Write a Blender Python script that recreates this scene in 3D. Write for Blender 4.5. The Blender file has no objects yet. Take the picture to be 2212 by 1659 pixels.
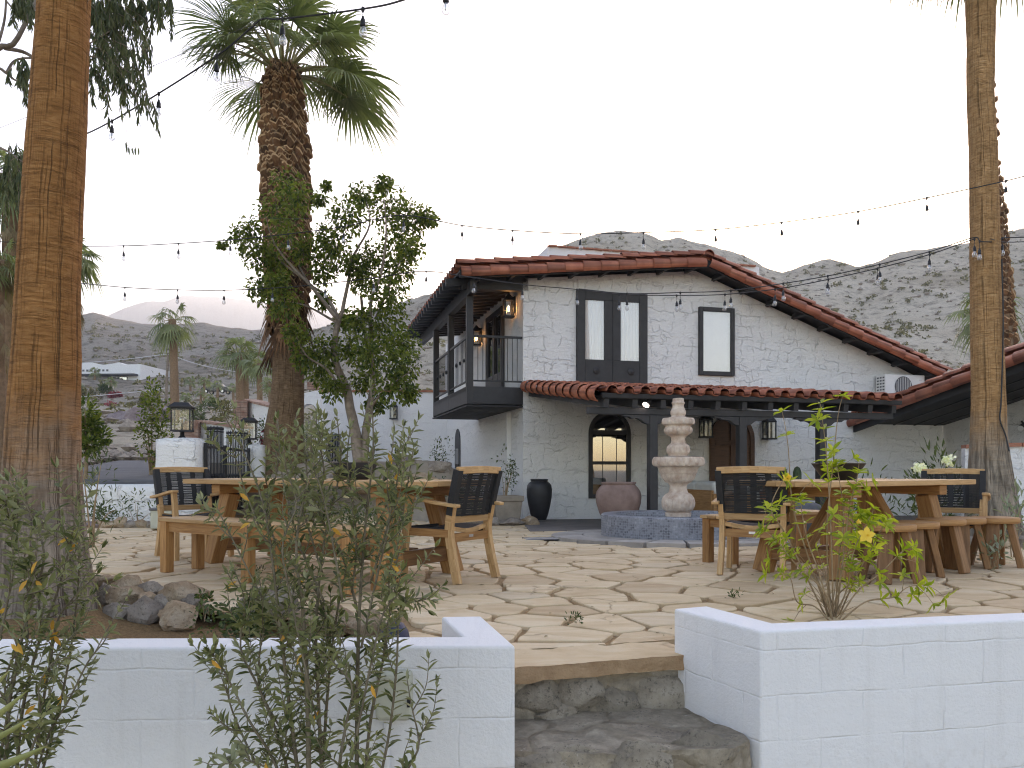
import bpy, math, random
import numpy as np
from mathutils import Vector, Matrix, noise

R = math.radians
random.seed(11)
rng = np.random.default_rng(11)
SC = bpy.context.scene
COL = SC.collection
V = Vector
# the photograph's geometry: focal length, principal point and horizon in a 2212 px wide frame, eye height
F, CX, HY, H = 1720.0, 1106.0, 1013.0, 0.89

def at(px, py, Y):
    return V(((px - CX) / F * Y, Y, H + (HY - py) / F * Y))

def gx(px, Y):
    return (px - CX) / F * Y

def sstep(a, b, x):
    t = min(1.0, max(0.0, (x - a) / (b - a)))
    return t * t * (3 - 2 * t)

def g(x, y):
    """height of the patio"""
    return -0.0234 * max(0.0, y - 7.0) * sstep(-3.5, -0.5, x)

def fbm(p, o=4):
    return noise.fractal(V(p), 1.0, 2.0, o)

# ------------------------------------------------------------------ tags
def tag(o, label=None, cat=None, group=None, kind=None):
    if label: o['label'] = label
    if cat: o['category'] = cat
    if group: o['group'] = group
    if kind: o['kind'] = kind
    return o

def empty(name, loc=(0, 0, 0), rz=0.0, label=None, cat=None, group=None):
    o = bpy.data.objects.new(name, None)
    o.empty_display_size = 0.1
    o.location = loc
    o.rotation_euler = (0, 0, rz)
    COL.objects.link(o)
    return tag(o, label, cat, group)

def copy_tree(o, parent=None, loc=None, rz=None, label=None):
    c = o.copy()
    COL.objects.link(c)
    c.parent = parent
    if loc is not None: c.location = loc
    if rz is not None: c.rotation_euler = (0, 0, rz)
    if label: c['label'] = label
    for ch in list(o.children):
        copy_tree(ch, c)
    return c

# ------------------------------------------------------------------ mesh builder
class MB:
    def __init__(s):
        s.v, s.f, s.uv, s.mi, s.t = [], [], [], [], []

    def add(s, verts, faces, uvs=None, mi=0, tint=None):
        b = len(s.v)
        s.v.extend([tuple(p) for p in verts])
        for k, fc in enumerate(faces):
            s.f.append([b + i for i in fc])
            s.mi.append(mi)
            s.t.append(random.random() if tint is None else tint)
            if uvs is not None:
                s.uv.append(uvs[k])
            else:
                P = [V(verts[i]) for i in fc]
                n = (P[1] - P[0]).cross(P[2] - P[0])
                if n.length < 1e-12: n = V((0, 0, 1))
                n.normalize()
                if abs(n.z) > 0.8:
                    s.uv.append([(p.x, p.y) for p in P])
                else:
                    t = V((-n.y, n.x, 0)).normalized()
                    w = n.cross(t)
                    s.uv.append([(p.dot(t), p.dot(w)) for p in P])
        return s

    def box(s, c, size, rot=None, mi=0, tint=None):
        """box with its grain (u) along its longest side"""
        hx, hy, hz = size[0] / 2, size[1] / 2, size[2] / 2
        L = [V((x, y, z)) for x in (-hx, hx) for y in (-hy, hy) for z in (-hz, hz)]
        fs = [(0, 1, 3, 2), (4, 6, 7, 5), (0, 4, 5, 1), (2, 3, 7, 6), (0, 2, 6, 4), (1, 5, 7, 3)]
        ax = max(range(3), key=lambda i: size[i])
        o = (random.uniform(0, 50), random.uniform(0, 50))
        uvs = []
        for k, fc in enumerate(fs):
            nrm = k // 2
            oth = [i for i in range(3) if i != nrm]
            if ax in oth:
                a = ax; b = [i for i in oth if i != ax][0]
            else:
                a, b = oth
            uvs.append([(L[i][a] + o[0], L[i][b] + o[1] + k * .37) for i in fc])
        M = rot if rot is not None else Matrix.Identity(3)
        c = V(c)
        return s.add([c + M @ p for p in L], fs, uvs, mi, random.random() if tint is None else tint)

    def beam(s, p, q, w, h, up=(0, 0, 1), mi=0, tint=None):
        p, q = V(p), V(q)
        d = q - p
        L = d.length
        if L < 1e-6: return s
        y = d.normalized()
        x = y.cross(V(up))
        if x.length < 1e-5: x = y.cross(V((0, 1, 0)))
        x.normalize()
        z = x.cross(y)
        M = Matrix((x, y, z)).transposed()
        return s.box((p + q) / 2, (w, L, h), M, mi, tint)

    def tube(s, pts, rad, seg=8, mi=0, cap=True, tint=None, disp=None, vscale=1.0):
        pts = [V(p) for p in pts]
        n = len(pts)
        if not hasattr(rad, '__len__'): rad = [rad] * n
        tn = []
        for i in range(n):
            d = pts[min(i + 1, n - 1)] - pts[max(i - 1, 0)]
            tn.append(d.normalized() if d.length > 1e-9 else V((0, 0, 1)))
        a = tn[0].cross(V((0, 1, 0)))
        if a.length < 0.05: a = tn[0].cross(V((1, 0, 0)))
        a.normalize()
        vs, fs, uvs, dist = [], [], [], 0.0
        du = []
        for i in range(n):
            a = (a - tn[i] * a.dot(tn[i]))
            if a.length < 1e-6: a = tn[i].orthogonal()
            a.normalize()
            b = tn[i].cross(a)
            if i: dist += (pts[i] - pts[i - 1]).length
            du.append(dist * vscale)
            for k in range(seg):
                th = 2 * math.pi * k / seg
                r = rad[i]
                if disp: r *= disp(th, dist, i)
                vs.append(pts[i] + a * (r * math.cos(th)) + b * (r * math.sin(th)))
        rm = sum(rad) / n
        for i in range(n - 1):
            for k in range(seg):
                k2 = (k + 1) % seg
                fs.append((i * seg + k, i * seg + k2, (i + 1) * seg + k2, (i + 1) * seg + k))
                u0, u1 = 2 * math.pi * rm * k / seg, 2 * math.pi * rm * (k + 1) / seg
                uvs.append([(u0, du[i]), (u1, du[i]), (u1, du[i + 1]), (u0, du[i + 1])])
        if cap:
            fs.append(tuple(range(seg))[::-1]); uvs.append([(0, 0)] * seg)
            fs.append(tuple((n - 1) * seg + k for k in range(seg))); uvs.append([(0, 0)] * seg)
        return s.add(vs, fs, uvs, mi, random.random() if tint is None else tint)

    def lathe(s, prof, c=(0, 0, 0), seg=32, mi=0, flute=None, tint=None, closed=True):
        """prof: (r, z) from the bottom up; flute(i, theta) scales the radius"""
        c = V(c)
        vs, fs, uvs = [], [], []
        n = len(prof)
        for i, (r, z) in enumerate(prof):
            for k in range(seg):
                th = 2 * math.pi * k / seg
                rr = r * (flute(i, th) if flute else 1.0)
                vs.append(c + V((rr * math.cos(th), rr * math.sin(th), z)))
        for i in range(n - 1):
            for k in range(seg):
                k2 = (k + 1) % seg
                fs.append((i * seg + k, i * seg + k2, (i + 1) * seg + k2, (i + 1) * seg + k))
                rm = max(prof[i][0], prof[i + 1][0])
                u0, u1 = 2 * math.pi * rm * k / seg, 2 * math.pi * rm * (k + 1) / seg
                uvs.append([(u0, prof[i][1]), (u1, prof[i][1]), (u1, prof[i + 1][1]), (u0, prof[i + 1][1])])
        if closed:
            for base in (0, (n - 1) * seg):
                q = [base + k for k in range(seg)]
                fs.append(tuple(q[::-1] if base == 0 else q))
                uvs.append([(vs[i].x, vs[i].y) for i in q])
        return s.add(vs, fs, uvs, mi, random.random() if tint is None else tint)

    def prism(s, poly, d, mi=0, tint=None):
        """polygon (3D points) extruded by vector d"""
        n = len(poly)
        d = V(d)
        vs = [V(p) for p in poly] + [V(p) + d for p in poly]
        fs = [tuple(range(n))[::-1], tuple(range(n, 2 * n))]
        fs += [(i, (i + 1) % n, n + (i + 1) % n, n + i) for i in range(n)]
        return s.add(vs, fs, None, mi, random.random() if tint is None else tint)

    def build(s, name, mats, parent=None, smooth=False, loc=None, fixn=True):
        me = bpy.data.meshes.new(name)
        me.from_pydata(s.v, [], s.f)
        uvl = me.uv_layers.new(name='UVMap')
        flat = np.array([c for fc in s.uv for uv in fc for c in uv], dtype=np.float32)
        uvl.data.foreach_set('uv', flat)
        at_ = me.attributes.new('tint', 'FLOAT', 'FACE')
        at_.data.foreach_set('value', np.array(s.t, dtype=np.float32))
        me.polygons.foreach_set('material_index', np.array(s.mi, dtype=np.int32))
        if not isinstance(mats, (list, tuple)): mats = [mats]
        for m in mats: me.materials.append(m)
        if smooth:
            me.polygons.foreach_set('use_smooth', np.ones(len(s.f), dtype=bool))
        me.update()
        if fixn:
            import bmesh
            bm = bmesh.new(); bm.from_mesh(me)
            bmesh.ops.recalc_face_normals(bm, faces=bm.faces)
            bm.to_mesh(me); bm.free()
        if smooth and smooth is not True:
            me.set_sharp_from_angle(angle=R(smooth))
        o = bpy.data.objects.new(name, me)
        COL.objects.link(o)
        if parent is not None: o.parent = parent
        if loc is not None: o.location = loc
        return o

def bevel(o, w=0.006, seg=2):
    m = o.modifiers.new('bevel', 'BEVEL')
    m.width = w; m.segments = seg; m.limit_method = 'ANGLE'; m.angle_limit = R(40)
    m.harden_normals = False
    return o

class Leaves:
    """many leaf-sized faces gathered into one mesh"""
    def __init__(s): s.P, s.D, s.N, s.L, s.W = [], [], [], [], []
    def put(s, p, d, n, L, W):
        s.P.append(tuple(p)); s.D.append(tuple(d)); s.N.append(tuple(n)); s.L.append(L); s.W.append(W)
    def build(s, name, mat, parent=None, fold=0.25, curl=0.12):
        P, D, N = (np.array(a, dtype=np.float64).reshape(-1, 3) for a in (s.P, s.D, s.N))
        L, W = np.array(s.L)[:, None], np.array(s.W)[:, None]
        D /= np.linalg.norm(D, axis=1, keepdims=True) + 1e-9
        S = np.cross(D, N); S /= np.linalg.norm(S, axis=1, keepdims=True) + 1e-9
        N = np.cross(S, D)
        n = len(P)
        c = lambda a, b, h: P + D * (L * a) + S * (W * b) + N * (h * W - curl * L * a * a)
        vs = np.stack([c(0, 0, 0), c(.32, .46, fold), c(.68, .42, fold), c(1, 0, 0),
                       c(.68, -.42, fold), c(.32, -.46, fold), c(.5, 0, 0)], axis=1).reshape(-1, 3)
        idx = np.arange(n)[:, None] * 7
        q = np.concatenate([idx + np.array([[0, 1, 2, 6]]), idx + np.array([[6, 2, 3, 4]]), idx + np.array([[0, 6, 4, 5]])], axis=1).reshape(-1, 4)
        me = bpy.data.meshes.new(name)
        me.from_pydata(vs.tolist(), [], q.tolist())
        a = me.attributes.new('tint', 'FLOAT', 'FACE')
        a.data.foreach_set('value', np.repeat(rng.random(n), 3).astype(np.float32))
        me.materials.append(mat)
        me.polygons.foreach_set('use_smooth', np.ones(len(q), dtype=bool))
        me.update()
        o = bpy.data.objects.new(name, me)
        COL.objects.link(o)
        if parent is not None: o.parent = parent
        return o

def rvec():
    while True:
        v = V((random.uniform(-1, 1), random.uniform(-1, 1), random.uniform(-1, 1)))
        if 0.05 < v.length < 1: return v.normalized()

def curve(pts, n):
    """Catmull-Rom resample"""
    pts = [V(p) for p in pts]
    if len(pts) == 2:
        return [pts[0].lerp(pts[1], i / (n - 1)) for i in range(n)]
    q = [pts[0] * 2 - pts[1]] + pts + [pts[-1] * 2 - pts[-2]]
    out = []
    m = len(pts) - 1
    for i in range(n):
        t = i / (n - 1) * m
        k = min(int(t), m - 1)
        f = t - k
        a, b, c, d = q[k], q[k + 1], q[k + 2], q[k + 3]
        out.append(0.5 * ((2 * b) + (c - a) * f + (2 * a - 5 * b + 4 * c - d) * f * f + (3 * b - a - 3 * c + d) * f ** 3))
    return out

# ------------------------------------------------------------------ materials
class NT:
    def __init__(s, name):
        s.m = bpy.data.materials.new(name)
        s.m.use_nodes = True
        s.t = s.m.node_tree
        s.t.nodes.clear()
        s.out = s.n('ShaderNodeOutputMaterial')
    def n(s, typ, **kw):
        nd = s.t.nodes.new(typ)
        for k, v in kw.items():
            if k.startswith('_'): setattr(nd, k[1:], v)
            else: nd.inputs[k.replace('__', ' ')].default_value = v
        return nd
    def l(s, a, b): s.t.links.new(a, b)
    def coord(s, kind='Object', scale=(1, 1, 1)):
        tc = s.n('ShaderNodeTexCoord')
        mp = s.n('ShaderNodeMapping')
        mp.inputs['Scale'].default_value = scale
        s.l(tc.outputs[kind], mp.inputs['Vector'])
        return mp.outputs['Vector']
    def noise(s, vec, scale=5, detail=6, rough=.6, dist=0.0):
        nd = s.n('ShaderNodeTexNoise', Scale=scale, Detail=detail, Roughness=rough, Distortion=dist)
        if vec is not None: s.l(vec, nd.inputs['Vector'])
        return nd.outputs['Fac']
    def ramp(s, fac, stops):
        r = s.n('ShaderNodeValToRGB')
        e = r.color_ramp.elements
        while len(e) < len(stops): e.new(0.5)
        for k, (p, c) in enumerate(stops):
            e[k].position = p
            e[k].color = (*c, 1) if hasattr(c, '__len__') else (c, c, c, 1)
        s.l(fac, r.inputs['Fac'])
        return r.outputs['Color']
    def mix(s, fac, a, b, mode='MIX'):
        m = s.n('ShaderNodeMix', _data_type='RGBA', _blend_type=mode)
        for x, i in ((fac, 0), (a, 6), (b, 7)):
            if hasattr(x, 'links'): s.l(x, m.inputs[i])
            elif hasattr(x, '__len__'): m.inputs[i].default_value = (*x, 1)
            else: m.inputs[i].default_value = x if i == 0 else (x, x, x, 1)
        return m.outputs[2]
    def math(s, op, a, b=0.0, c=0.0):
        m = s.n('ShaderNodeMath', _operation=op)
        for i, x in enumerate((a, b, c)):
            if hasattr(x, 'links'): s.l(x, m.inputs[i])
            else: m.inputs[i].default_value = x
        return m.outputs[0]
    def tint(s, col, lo=.75, hi=1.2):
        a = s.n('ShaderNodeAttribute', _attribute_name='tint')
        f = s.math('MULTIPLY_ADD', a.outputs['Fac'], hi - lo, lo)
        return s.mix(1.0, col, f, 'MULTIPLY')
    def bump(s, height, strength=.5, dist=.01, prev=None):
        b = s.n('ShaderNodeBump', Strength=strength, Distance=dist)
        s.l(height, b.inputs['Height'])
        if prev is not None: s.l(prev, b.inputs['Normal'])
        return b.outputs['Normal']
    def bsdf(s, col, rough=.7, nrm=None, metallic=0.0, spec=.5, sheen=0, trans=None, tfac=.4):
        p = s.n('ShaderNodeBsdfPrincipled')
        for x, k in ((col, 'Base Color'), (rough, 'Roughness')):
            if hasattr(x, 'links'): s.l(x, p.inputs[k])
            elif hasattr(x, '__len__'): p.inputs[k].default_value = (*x, 1)
            else: p.inputs[k].default_value = x
        p.inputs['Metallic'].default_value = metallic
        p.inputs['Specular IOR Level'].default_value = spec
        if nrm is not None: s.l(nrm, p.inputs['Normal'])
        sh = p.outputs[0]
        if trans is not None:
            t = s.n('ShaderNodeBsdfTranslucent')
            if hasattr(trans, 'links'): s.l(trans, t.inputs['Color'])
            else: t.inputs['Color'].default_value = (*trans, 1)
            mx = s.n('ShaderNodeMixShader', Fac=tfac)
            s.l(sh, mx.inputs[1]); s.l(t.outputs[0], mx.inputs[2])
            sh = mx.outputs[0]
        s.l(sh, s.out.inputs['Surface'])
        return s.m

def simple(name, c1, c2=None, scale=6, rough=.75, bump=0.0, bscale=40, bdist=.006, spec=.4, metallic=0, tint=None, coord='Object', stretch=(1, 1, 1), detail=6):
    t = NT(name)
    v = t.coord(coord, stretch)
    col = c1
    if c2 is not None:
        col = t.ramp(t.noise(v, scale, detail), [(.3, c1), (.7, c2)])
    if tint: col = t.tint(col if c2 is not None else t.mix(0.0, c1, c1), *tint)
    nm = t.bump(t.noise(v, bscale, 8), bump, bdist) if bump else None
    return t.bsdf(col, rough, nm, metallic, spec)

def leafmat(name, c1, c2, back=None, rough=.5, tfac=.35, spec=.4):
    t = NT(name)
    a = t.n('ShaderNodeAttribute', _attribute_name='tint')
    col = t.ramp(a.outputs['Fac'], [(0.0, c1), (.85, c2)])
    if back is not None:
        geo = t.n('ShaderNodeNewGeometry')
        col = t.mix(geo.outputs['Backfacing'], col, back)
    tc = t.mix(1.0, col, (1.5, 1.6, .75), 'MULTIPLY')
    return t.bsdf(col, rough, None, 0, spec, trans=tc, tfac=tfac)

def mk_wood(name, c1, c2, c3, rough=.55, tint=(.8, 1.15)):
    t = NT(name)
    v = t.coord('UV', (1.2, 16, 1))
    n1 = t.noise(v, 3.0, 8, .6, .6)
    col = t.ramp(n1, [(.28, c1), (.5, c2), (.75, c3)])
    v2 = t.coord('UV', (3, 90, 1))
    n2 = t.noise(v2, 2.0, 3)
    col = t.mix(t.ramp(n2, [(.35, .35), (.55, 0.0)]), col, c1)
    col = t.tint(col, *tint)
    return t.bsdf(col, rough, t.bump(n2, .12, .002), 0, .35)

def mk_stucco(name, base=(.80, .80, .795), strength=.9):
    """hand-trowelled stucco: raised lap lines over a rough float finish"""
    t = NT(name)
    v = t.coord('UV')
    nz = t.n('ShaderNodeTexNoise', Scale=1.9, Detail=5.0, Roughness=.62)
    t.l(v, nz.inputs['Vector'])
    off = t.n('ShaderNodeVectorMath', _operation='MULTIPLY_ADD')
    t.l(nz.outputs['Color'], off.inputs[0]); off.inputs[1].default_value = (.55, .50, .5)
    t.l(v, off.inputs[2])
    hs = None
    for (bw, rh, seed, wt) in ((.52, .27, 0, .8), (.33, .62, 3.7, .8)):
        mp = t.n('ShaderNodeMapping'); mp.inputs['Location'].default_value = (seed, seed * .7, 0)
        t.l(off.outputs[0], mp.inputs['Vector'])
        br = t.n('ShaderNodeTexBrick', Scale=1.0)
        br.inputs['Brick Width'].default_value = bw; br.inputs['Row Height'].default_value = rh
        br.inputs['Mortar Size'].default_value = .012; br.inputs['Mortar Smooth'].default_value = 1.0
        br.inputs['Color1'].default_value = (0, 0, 0, 1); br.inputs['Color2'].default_value = (.5, .5, .5, 1)
        t.l(mp.outputs[0], br.inputs['Vector'])
        msk = t.ramp(t.noise(t.coord('UV', (1, 1, 1)), 1.7 + seed, 3), [(.44, 0.0), (.56, 1.0)])
        h = t.math('MULTIPLY', br.outputs['Fac'], msk)
        h = t.math('MULTIPLY_ADD', br.outputs['Color'], .35, h)
        h = t.math('MULTIPLY', h, wt)
        hs = h if hs is None else t.math('ADD', hs, h)
    fine = t.noise(v, 34, 6, .65)
    med = t.noise(t.coord('UV', (5, 9, 1)), 1.6, 5, .6)
    hh = t.math('MULTIPLY_ADD', fine, .7, hs)
    hh = t.math('MULTIPLY_ADD', med, 1.1, hh)
    nm = t.bump(hh, strength, .034)
    dirt = t.noise(v, .9, 5)
    col = t.mix(t.ramp(dirt, [(.4, 0.0), (.75, .25)]), base, tuple(c * .86 for c in base))
    pit = t.ramp(t.noise(t.coord('UV', (14, 22, 1)), 1.0, 5, .7), [(.60, 0.0), (.72, .55)])
    col = t.mix(pit, col, tuple(c * .62 for c in base))
    return t.bsdf(col, .88, nm, 0, .2)

def mk_block(name):
    """painted concrete block: wide joints nearly filled by paint"""
    t = NT(name)
    v = t.coord('UV')
    wob = t.n('ShaderNodeTexNoise', Scale=5.0, Detail=4.0); t.l(v, wob.inputs['Vector'])
    off = t.n('ShaderNodeVectorMath', _operation='MULTIPLY_ADD')
    t.l(wob.outputs['Color'], off.inputs[0]); off.inputs[1].default_value = (.03, .03, 0); t.l(v, off.inputs[2])
    br = t.n('ShaderNodeTexBrick', Scale=1.0)
    br.inputs['Brick Width'].default_value = .40; br.inputs['Row Height'].default_value = .19
    br.inputs['Mortar Size'].default_value = .0065; br.inputs['Mortar Smooth'].default_value = 1.0
    mp = t.n('ShaderNodeMapping'); mp.inputs['Location'].default_value = (.13, .045, 0)
    t.l(off.outputs[0], mp.inputs['Vector']); t.l(mp.outputs[0], br.inputs['Vector'])
    keep = t.ramp(t.noise(v, 3.4, 4), [(.36, .06), (.62, 1.0)])
    geo = t.n('ShaderNodeNewGeometry'); nz_ = t.n('ShaderNodeSeparateXYZ'); t.l(geo.outputs['Normal'], nz_.inputs[0])
    side = t.ramp(t.math('ABSOLUTE', nz_.outputs['Z']), [(.4, 1.0), (.6, 0.0)])
    jo = t.math('MULTIPLY', t.math('MULTIPLY', br.outputs['Fac'], keep), side)
    fine = t.noise(v, 70, 7, .7)
    lump = t.noise(v, 9, 4)
    hgt = t.math('MULTIPLY_ADD', jo, -.8, t.math('MULTIPLY_ADD', fine, 1.0, t.math('MULTIPLY', lump, 1.5)))
    nm = t.bump(hgt, .62, .008)
    spot = t.ramp(t.noise(v, 52, 4, .8), [(.63, 0.0), (.72, .55)])
    big = t.ramp(t.noise(v, 1.3, 5), [(.35, 0.0), (.8, .3)])
    base = (.775, .775, .78)
    col = t.mix(big, base, (.68, .68, .69))
    col = t.mix(t.math('MULTIPLY', jo, .10), col, (.45, .45, .47))
    col = t.mix(spot, col, (.50, .50, .50))
    drip = t.ramp(t.noise(t.coord('UV', (8, .7, 1)), 1.0, 6, .7), [(.52, 0.0), (.72, .22)])
    col = t.mix(drip, col, (.50, .48, .46))
    # splashed soil low on the wall
    tc = t.n('ShaderNodeTexCoord'); sp = t.n('ShaderNodeSeparateXYZ'); t.l(tc.outputs['Object'], sp.inputs[0])
    low = t.math('MULTIPLY', t.ramp(t.math('MULTIPLY_ADD', sp.outputs['Z'], -1.0, 0.0), [(.28, 0.0), (.55, 1.0)]), t.ramp(t.noise(v, 24, 6, .75), [(.5, 0.0), (.7, .6)]))
    col = t.mix(low, col, (.42, .36, .30))
    return t.bsdf(col, .7, nm, 0, .3)

def mk_trunk(name, up1, up2, lowc, hmax=1.15, ring=34):
    t = NT(name)
    v = t.coord('UV')
    rings = t.noise(t.coord('UV', (9, ring * 1.3, 1)), 1.0, 8, .75, .4)
    def lines(axis, freq, wob, wfreq, mk, lo, hi):
        # long broken lines along one direction, gently wandering
        sp_ = t.n('ShaderNodeSeparateXYZ'); t.l(v, sp_.inputs[0])
        wn = t.math('MULTIPLY_ADD', t.noise(t.coord('UV', (*wfreq, 1)), 1.0, 3, .5), wob, -wob / 2)
        x = t.math('MULTIPLY', t.math('ADD', sp_.outputs[axis], wn), freq)
        cb = t.n('ShaderNodeCombineXYZ'); t.l(x, cb.inputs[0])
        n1 = t.noise(cb.outputs[0], 1.0, 2, .5)
        ln = t.ramp(n1, [(.395, 0.0), (.402, .9), (.409, 0.0), (.490, 0.0), (.498, 1.0), (.502, 1.0), (.510, 0.0), (.588, 0.0), (.595, .9), (.602, 0.0)])
        return t.math('MULTIPLY', ln, t.ramp(t.noise(t.coord('UV', (*mk, 1)), 1.0, 3, .6), [(lo, 0.0), (hi, 1.0)]))
    cracks = lines(0, 21, .05, (5, 3.2), (18, 1.8), .42, .56)
    ringl = lines(1, ring * .9, .045, (5, 3.5), (7, 10), .40, .56)
    patch = t.noise(t.coord('UV', (3, 5, 1)), 1.0, 5, .6)
    col = t.ramp(rings, [(.30, tuple(c * .42 for c in up1)), (.47, up1), (.68, up2)])
    col = t.mix(t.ramp(patch, [(.35, .5), (.65, 0.0)]), col, tuple(c * .62 for c in up1))
    rl = ringl
    col = t.mix(t.math('MULTIPLY', rl, .48), col, tuple(c * .38 for c in up1))
    sp = t.n('ShaderNodeSeparateXYZ'); t.l(v, sp.inputs[0])
    hh = t.math('ADD', sp.outputs['Y'], t.math('MULTIPLY_ADD', patch, .9, -.45))
    low = t.ramp(t.math('DIVIDE', hh, 4.0), [((hmax - .35) / 4, 1.0), ((hmax + .35) / 4, 0.0)])
    greyc = t.ramp(t.noise(t.coord('UV', (30, 3, 1)), 1.0, 5, .6), [(.35, tuple(c * .42 for c in lowc)), (.62, lowc)])
    col = t.mix(low, col, greyc)
    ck = cracks
    col = t.mix(t.math('MULTIPLY', ck, .68), col, (.05, .028, .015))
    hgt = t.math('MULTIPLY_ADD', ck, -.9, t.math('MULTIPLY_ADD', rl, -.5, rings))
    return t.bsdf(col, .9, t.bump(hgt, .8, .02), 0, .15)

def mk_glass(name, gl=.25, tintc=(1, 1, 1), rough=.02, fk=.75):
    t = NT(name)
    lw = t.n('ShaderNodeLayerWeight', Blend=.35)
    tr = t.n('ShaderNodeBsdfTransparent', Color=(*tintc, 1))
    gs = t.n('ShaderNodeBsdfGlossy', Roughness=rough)
    fac = t.math('MULTIPLY_ADD', lw.outputs['Facing'], fk, gl)
    mx = t.n('ShaderNodeMixShader')
    t.l(fac, mx.inputs[0]); t.l(tr.outputs[0], mx.inputs[1]); t.l(gs.outputs[0], mx.inputs[2])
    t.l(mx.outputs[0], t.out.inputs['Surface'])
    return t.m

def mk_flag(name):
    t = NT(name)
    v = t.coord('Object')
    lay = t.noise(t.coord('Object', (1.0, 2.6, 1)), 2.1, 7, .6, .8)
    col = t.ramp(lay, [(.28, (.49, .355, .215)), (.5, (.60, .465, .305)), (.72, (.66, .55, .395))])
    a = t.n('ShaderNodeAttribute', _attribute_name='tint')
    col = t.mix(1.0, col, t.ramp(a.outputs['Fac'], [(0, (.82, .76, .70)), (.25, (.95, .91, .86)), (.6, (1.03, 1.0, .95)), (.85, (1.06, 1.05, 1.04)), (1, (.90, .92, .96))]), 'MULTIPLY')
    stain = t.ramp(t.noise(v, 6, 6, .65), [(.56, 0.0), (.75, .35)])
    col = t.mix(stain, col, (.36, .26, .17))
    vein = t.n('ShaderNodeTexVoronoi', _feature='DISTANCE_TO_EDGE', Scale=.8)
    w = t.n('ShaderNodeTexNoise', Scale=1.4, Detail=5.0); t.l(v, w.inputs['Vector'])
    vm = t.n('ShaderNodeVectorMath', _operation='MULTIPLY_ADD'); vm.inputs[1].default_value = (1.0, 1.0, 0)
    t.l(w.outputs['Color'], vm.inputs[0]); t.l(v, vm.inputs[2]); t.l(vm.outputs[0], vein.inputs['Vector'])
    vmask = t.math('MULTIPLY', t.ramp(vein.outputs['Distance'], [(.0, 1.0), (.012, 0.0)]), t.ramp(t.noise(v, 1.1, 2), [(.5, 0.0), (.56, 1.0)]))
    col = t.mix(t.math('MULTIPLY', vmask, .55), col, (.30, .20, .12))
    hgt = t.math('MULTIPLY_ADD', vmask, -1.5, t.math('MULTIPLY_ADD', lay, 1.2, t.math('MULTIPLY', t.noise(v, 45, 6, .7), .35)))
    return t.bsdf(col, .78, t.bump(hgt, .5, .012), 0, .3)

def mk_rock(name, c1, c2, c3, scale=5, sp=55, sa=.7):
    t = NT(name)
    v = t.coord('Object')
    a = t.n('ShaderNodeAttribute', _attribute_name='tint')
    col = t.ramp(t.noise(v, scale, 8, .65), [(.3, c1), (.5, c2), (.7, c3)])
    spk = t.ramp(t.noise(v, sp, 5, .8), [(.53, 0.0), (.66, sa)])
    col = t.mix(spk, col, tuple(c * .45 for c in c1))
    col = t.tint(col, .78, 1.15)
    return t.bsdf(col, .9, t.bump(t.noise(v, 16, 9, .75), 1.0, .035), 0, .2)
# ================================================================== materials
MT = {}
MT['stucco'] = mk_stucco('white_stucco')
MT['stucco_far'] = mk_stucco('white_stucco_soft', (.80, .80, .81), .5)
MT['block'] = mk_block('painted_block')
MT['teak'] = mk_wood('teak', (.21, .092, .032), (.37, .185, .066), (.48, .265, .108))
MT['teak_light'] = mk_wood('teak_pale', (.33, .18, .072), (.50, .30, .138), (.61, .41, .21))
MT['teak_shade'] = mk_wood('teak_shade', (.13, .060, .024), (.24, .118, .048), (.32, .17, .075))  # shade under tables and stools painted in as a darker teak
MT['oldwood'] = mk_wood('door_wood', (.055, .026, .014), (.11, .052, .026), (.15, .075, .038))
MT['char'] = simple('charcoal_paint', (.026, .025, .027), (.040, .039, .042), 5, .55, .25, 30, .004)
MT['char_soft'] = simple('charcoal_soffit', (.022, .021, .022), (.034, .033, .035), 5, .7)
MT['iron'] = simple('black_iron', (.012, .012, .014), (.022, .022, .025), 20, .5, .2, 60, .002)
MT['rope'] = simple('black_rope', (.012, .012, .013), (.028, .028, .030), 60, .75, .5, 120, .002, coord='UV', stretch=(6, 1, 1))
MT['rope_cloth'] = simple('charcoal_weave', (.016, .016, .019), (.026, .026, .030), 80, .85, .4, 160, .002)
MT['tile'] = simple('terracotta_tile', (.29, .078, .040), (.45, .155, .085), 3.2, .55, .3, 30, .004, spec=.45, tint=(.55, 1.25))
MT['coping'] = simple('terracotta_coping', (.30, .115, .07), (.42, .19, .12), 6, .8, .4, 30, .006)
MT['brick'] = simple('old_brick', (.26, .13, .09), (.42, .30, .24), 9, .9, .6, 25, .01)
MT['flag'] = mk_flag('sandstone_flag')
MT['sand'] = simple('decomposed_granite', (.33, .205, .10), (.46, .31, .165), 40, .95, .9, 110, .02)
MT['mulch'] = simple('mulch', (.20, .115, .05), (.36, .22, .10), 60, .95, 1.0, 70, .04)
MT['dirt'] = simple('dirt', (.23, .19, .145), (.34, .285, .22), 3, .95, .6, 20, .03)
MT['asphalt'] = simple('asphalt', (.085, .085, .09), (.13, .13, .135), 2, .9, .4, 90, .01)
MT['slab'] = simple('shaded_concrete', (.115, .10, .092), (.19, .165, .15), 3, .8, .5, 40, .006)  # porch concrete darkened: the pergola's shade is put into its colour
MT['ringstone'] = simple('grey_flag', (.28, .25, .22), (.42, .38, .34), 4, .8, .5, 30, .01, tint=(.8, 1.15))
MT['rock'] = mk_rock('tan_boulder', (.26, .165, .10), (.40, .29, .19), (.52, .43, .32))
MT['rock_grey'] = mk_rock('grey_boulder', (.19, .15, .12), (.31, .26, .215), (.43, .37, .31))
MT['rock_pink'] = mk_rock('purple_boulder', (.20, .15, .155), (.27, .215, .22), (.34, .29, .29), 2)
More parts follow.
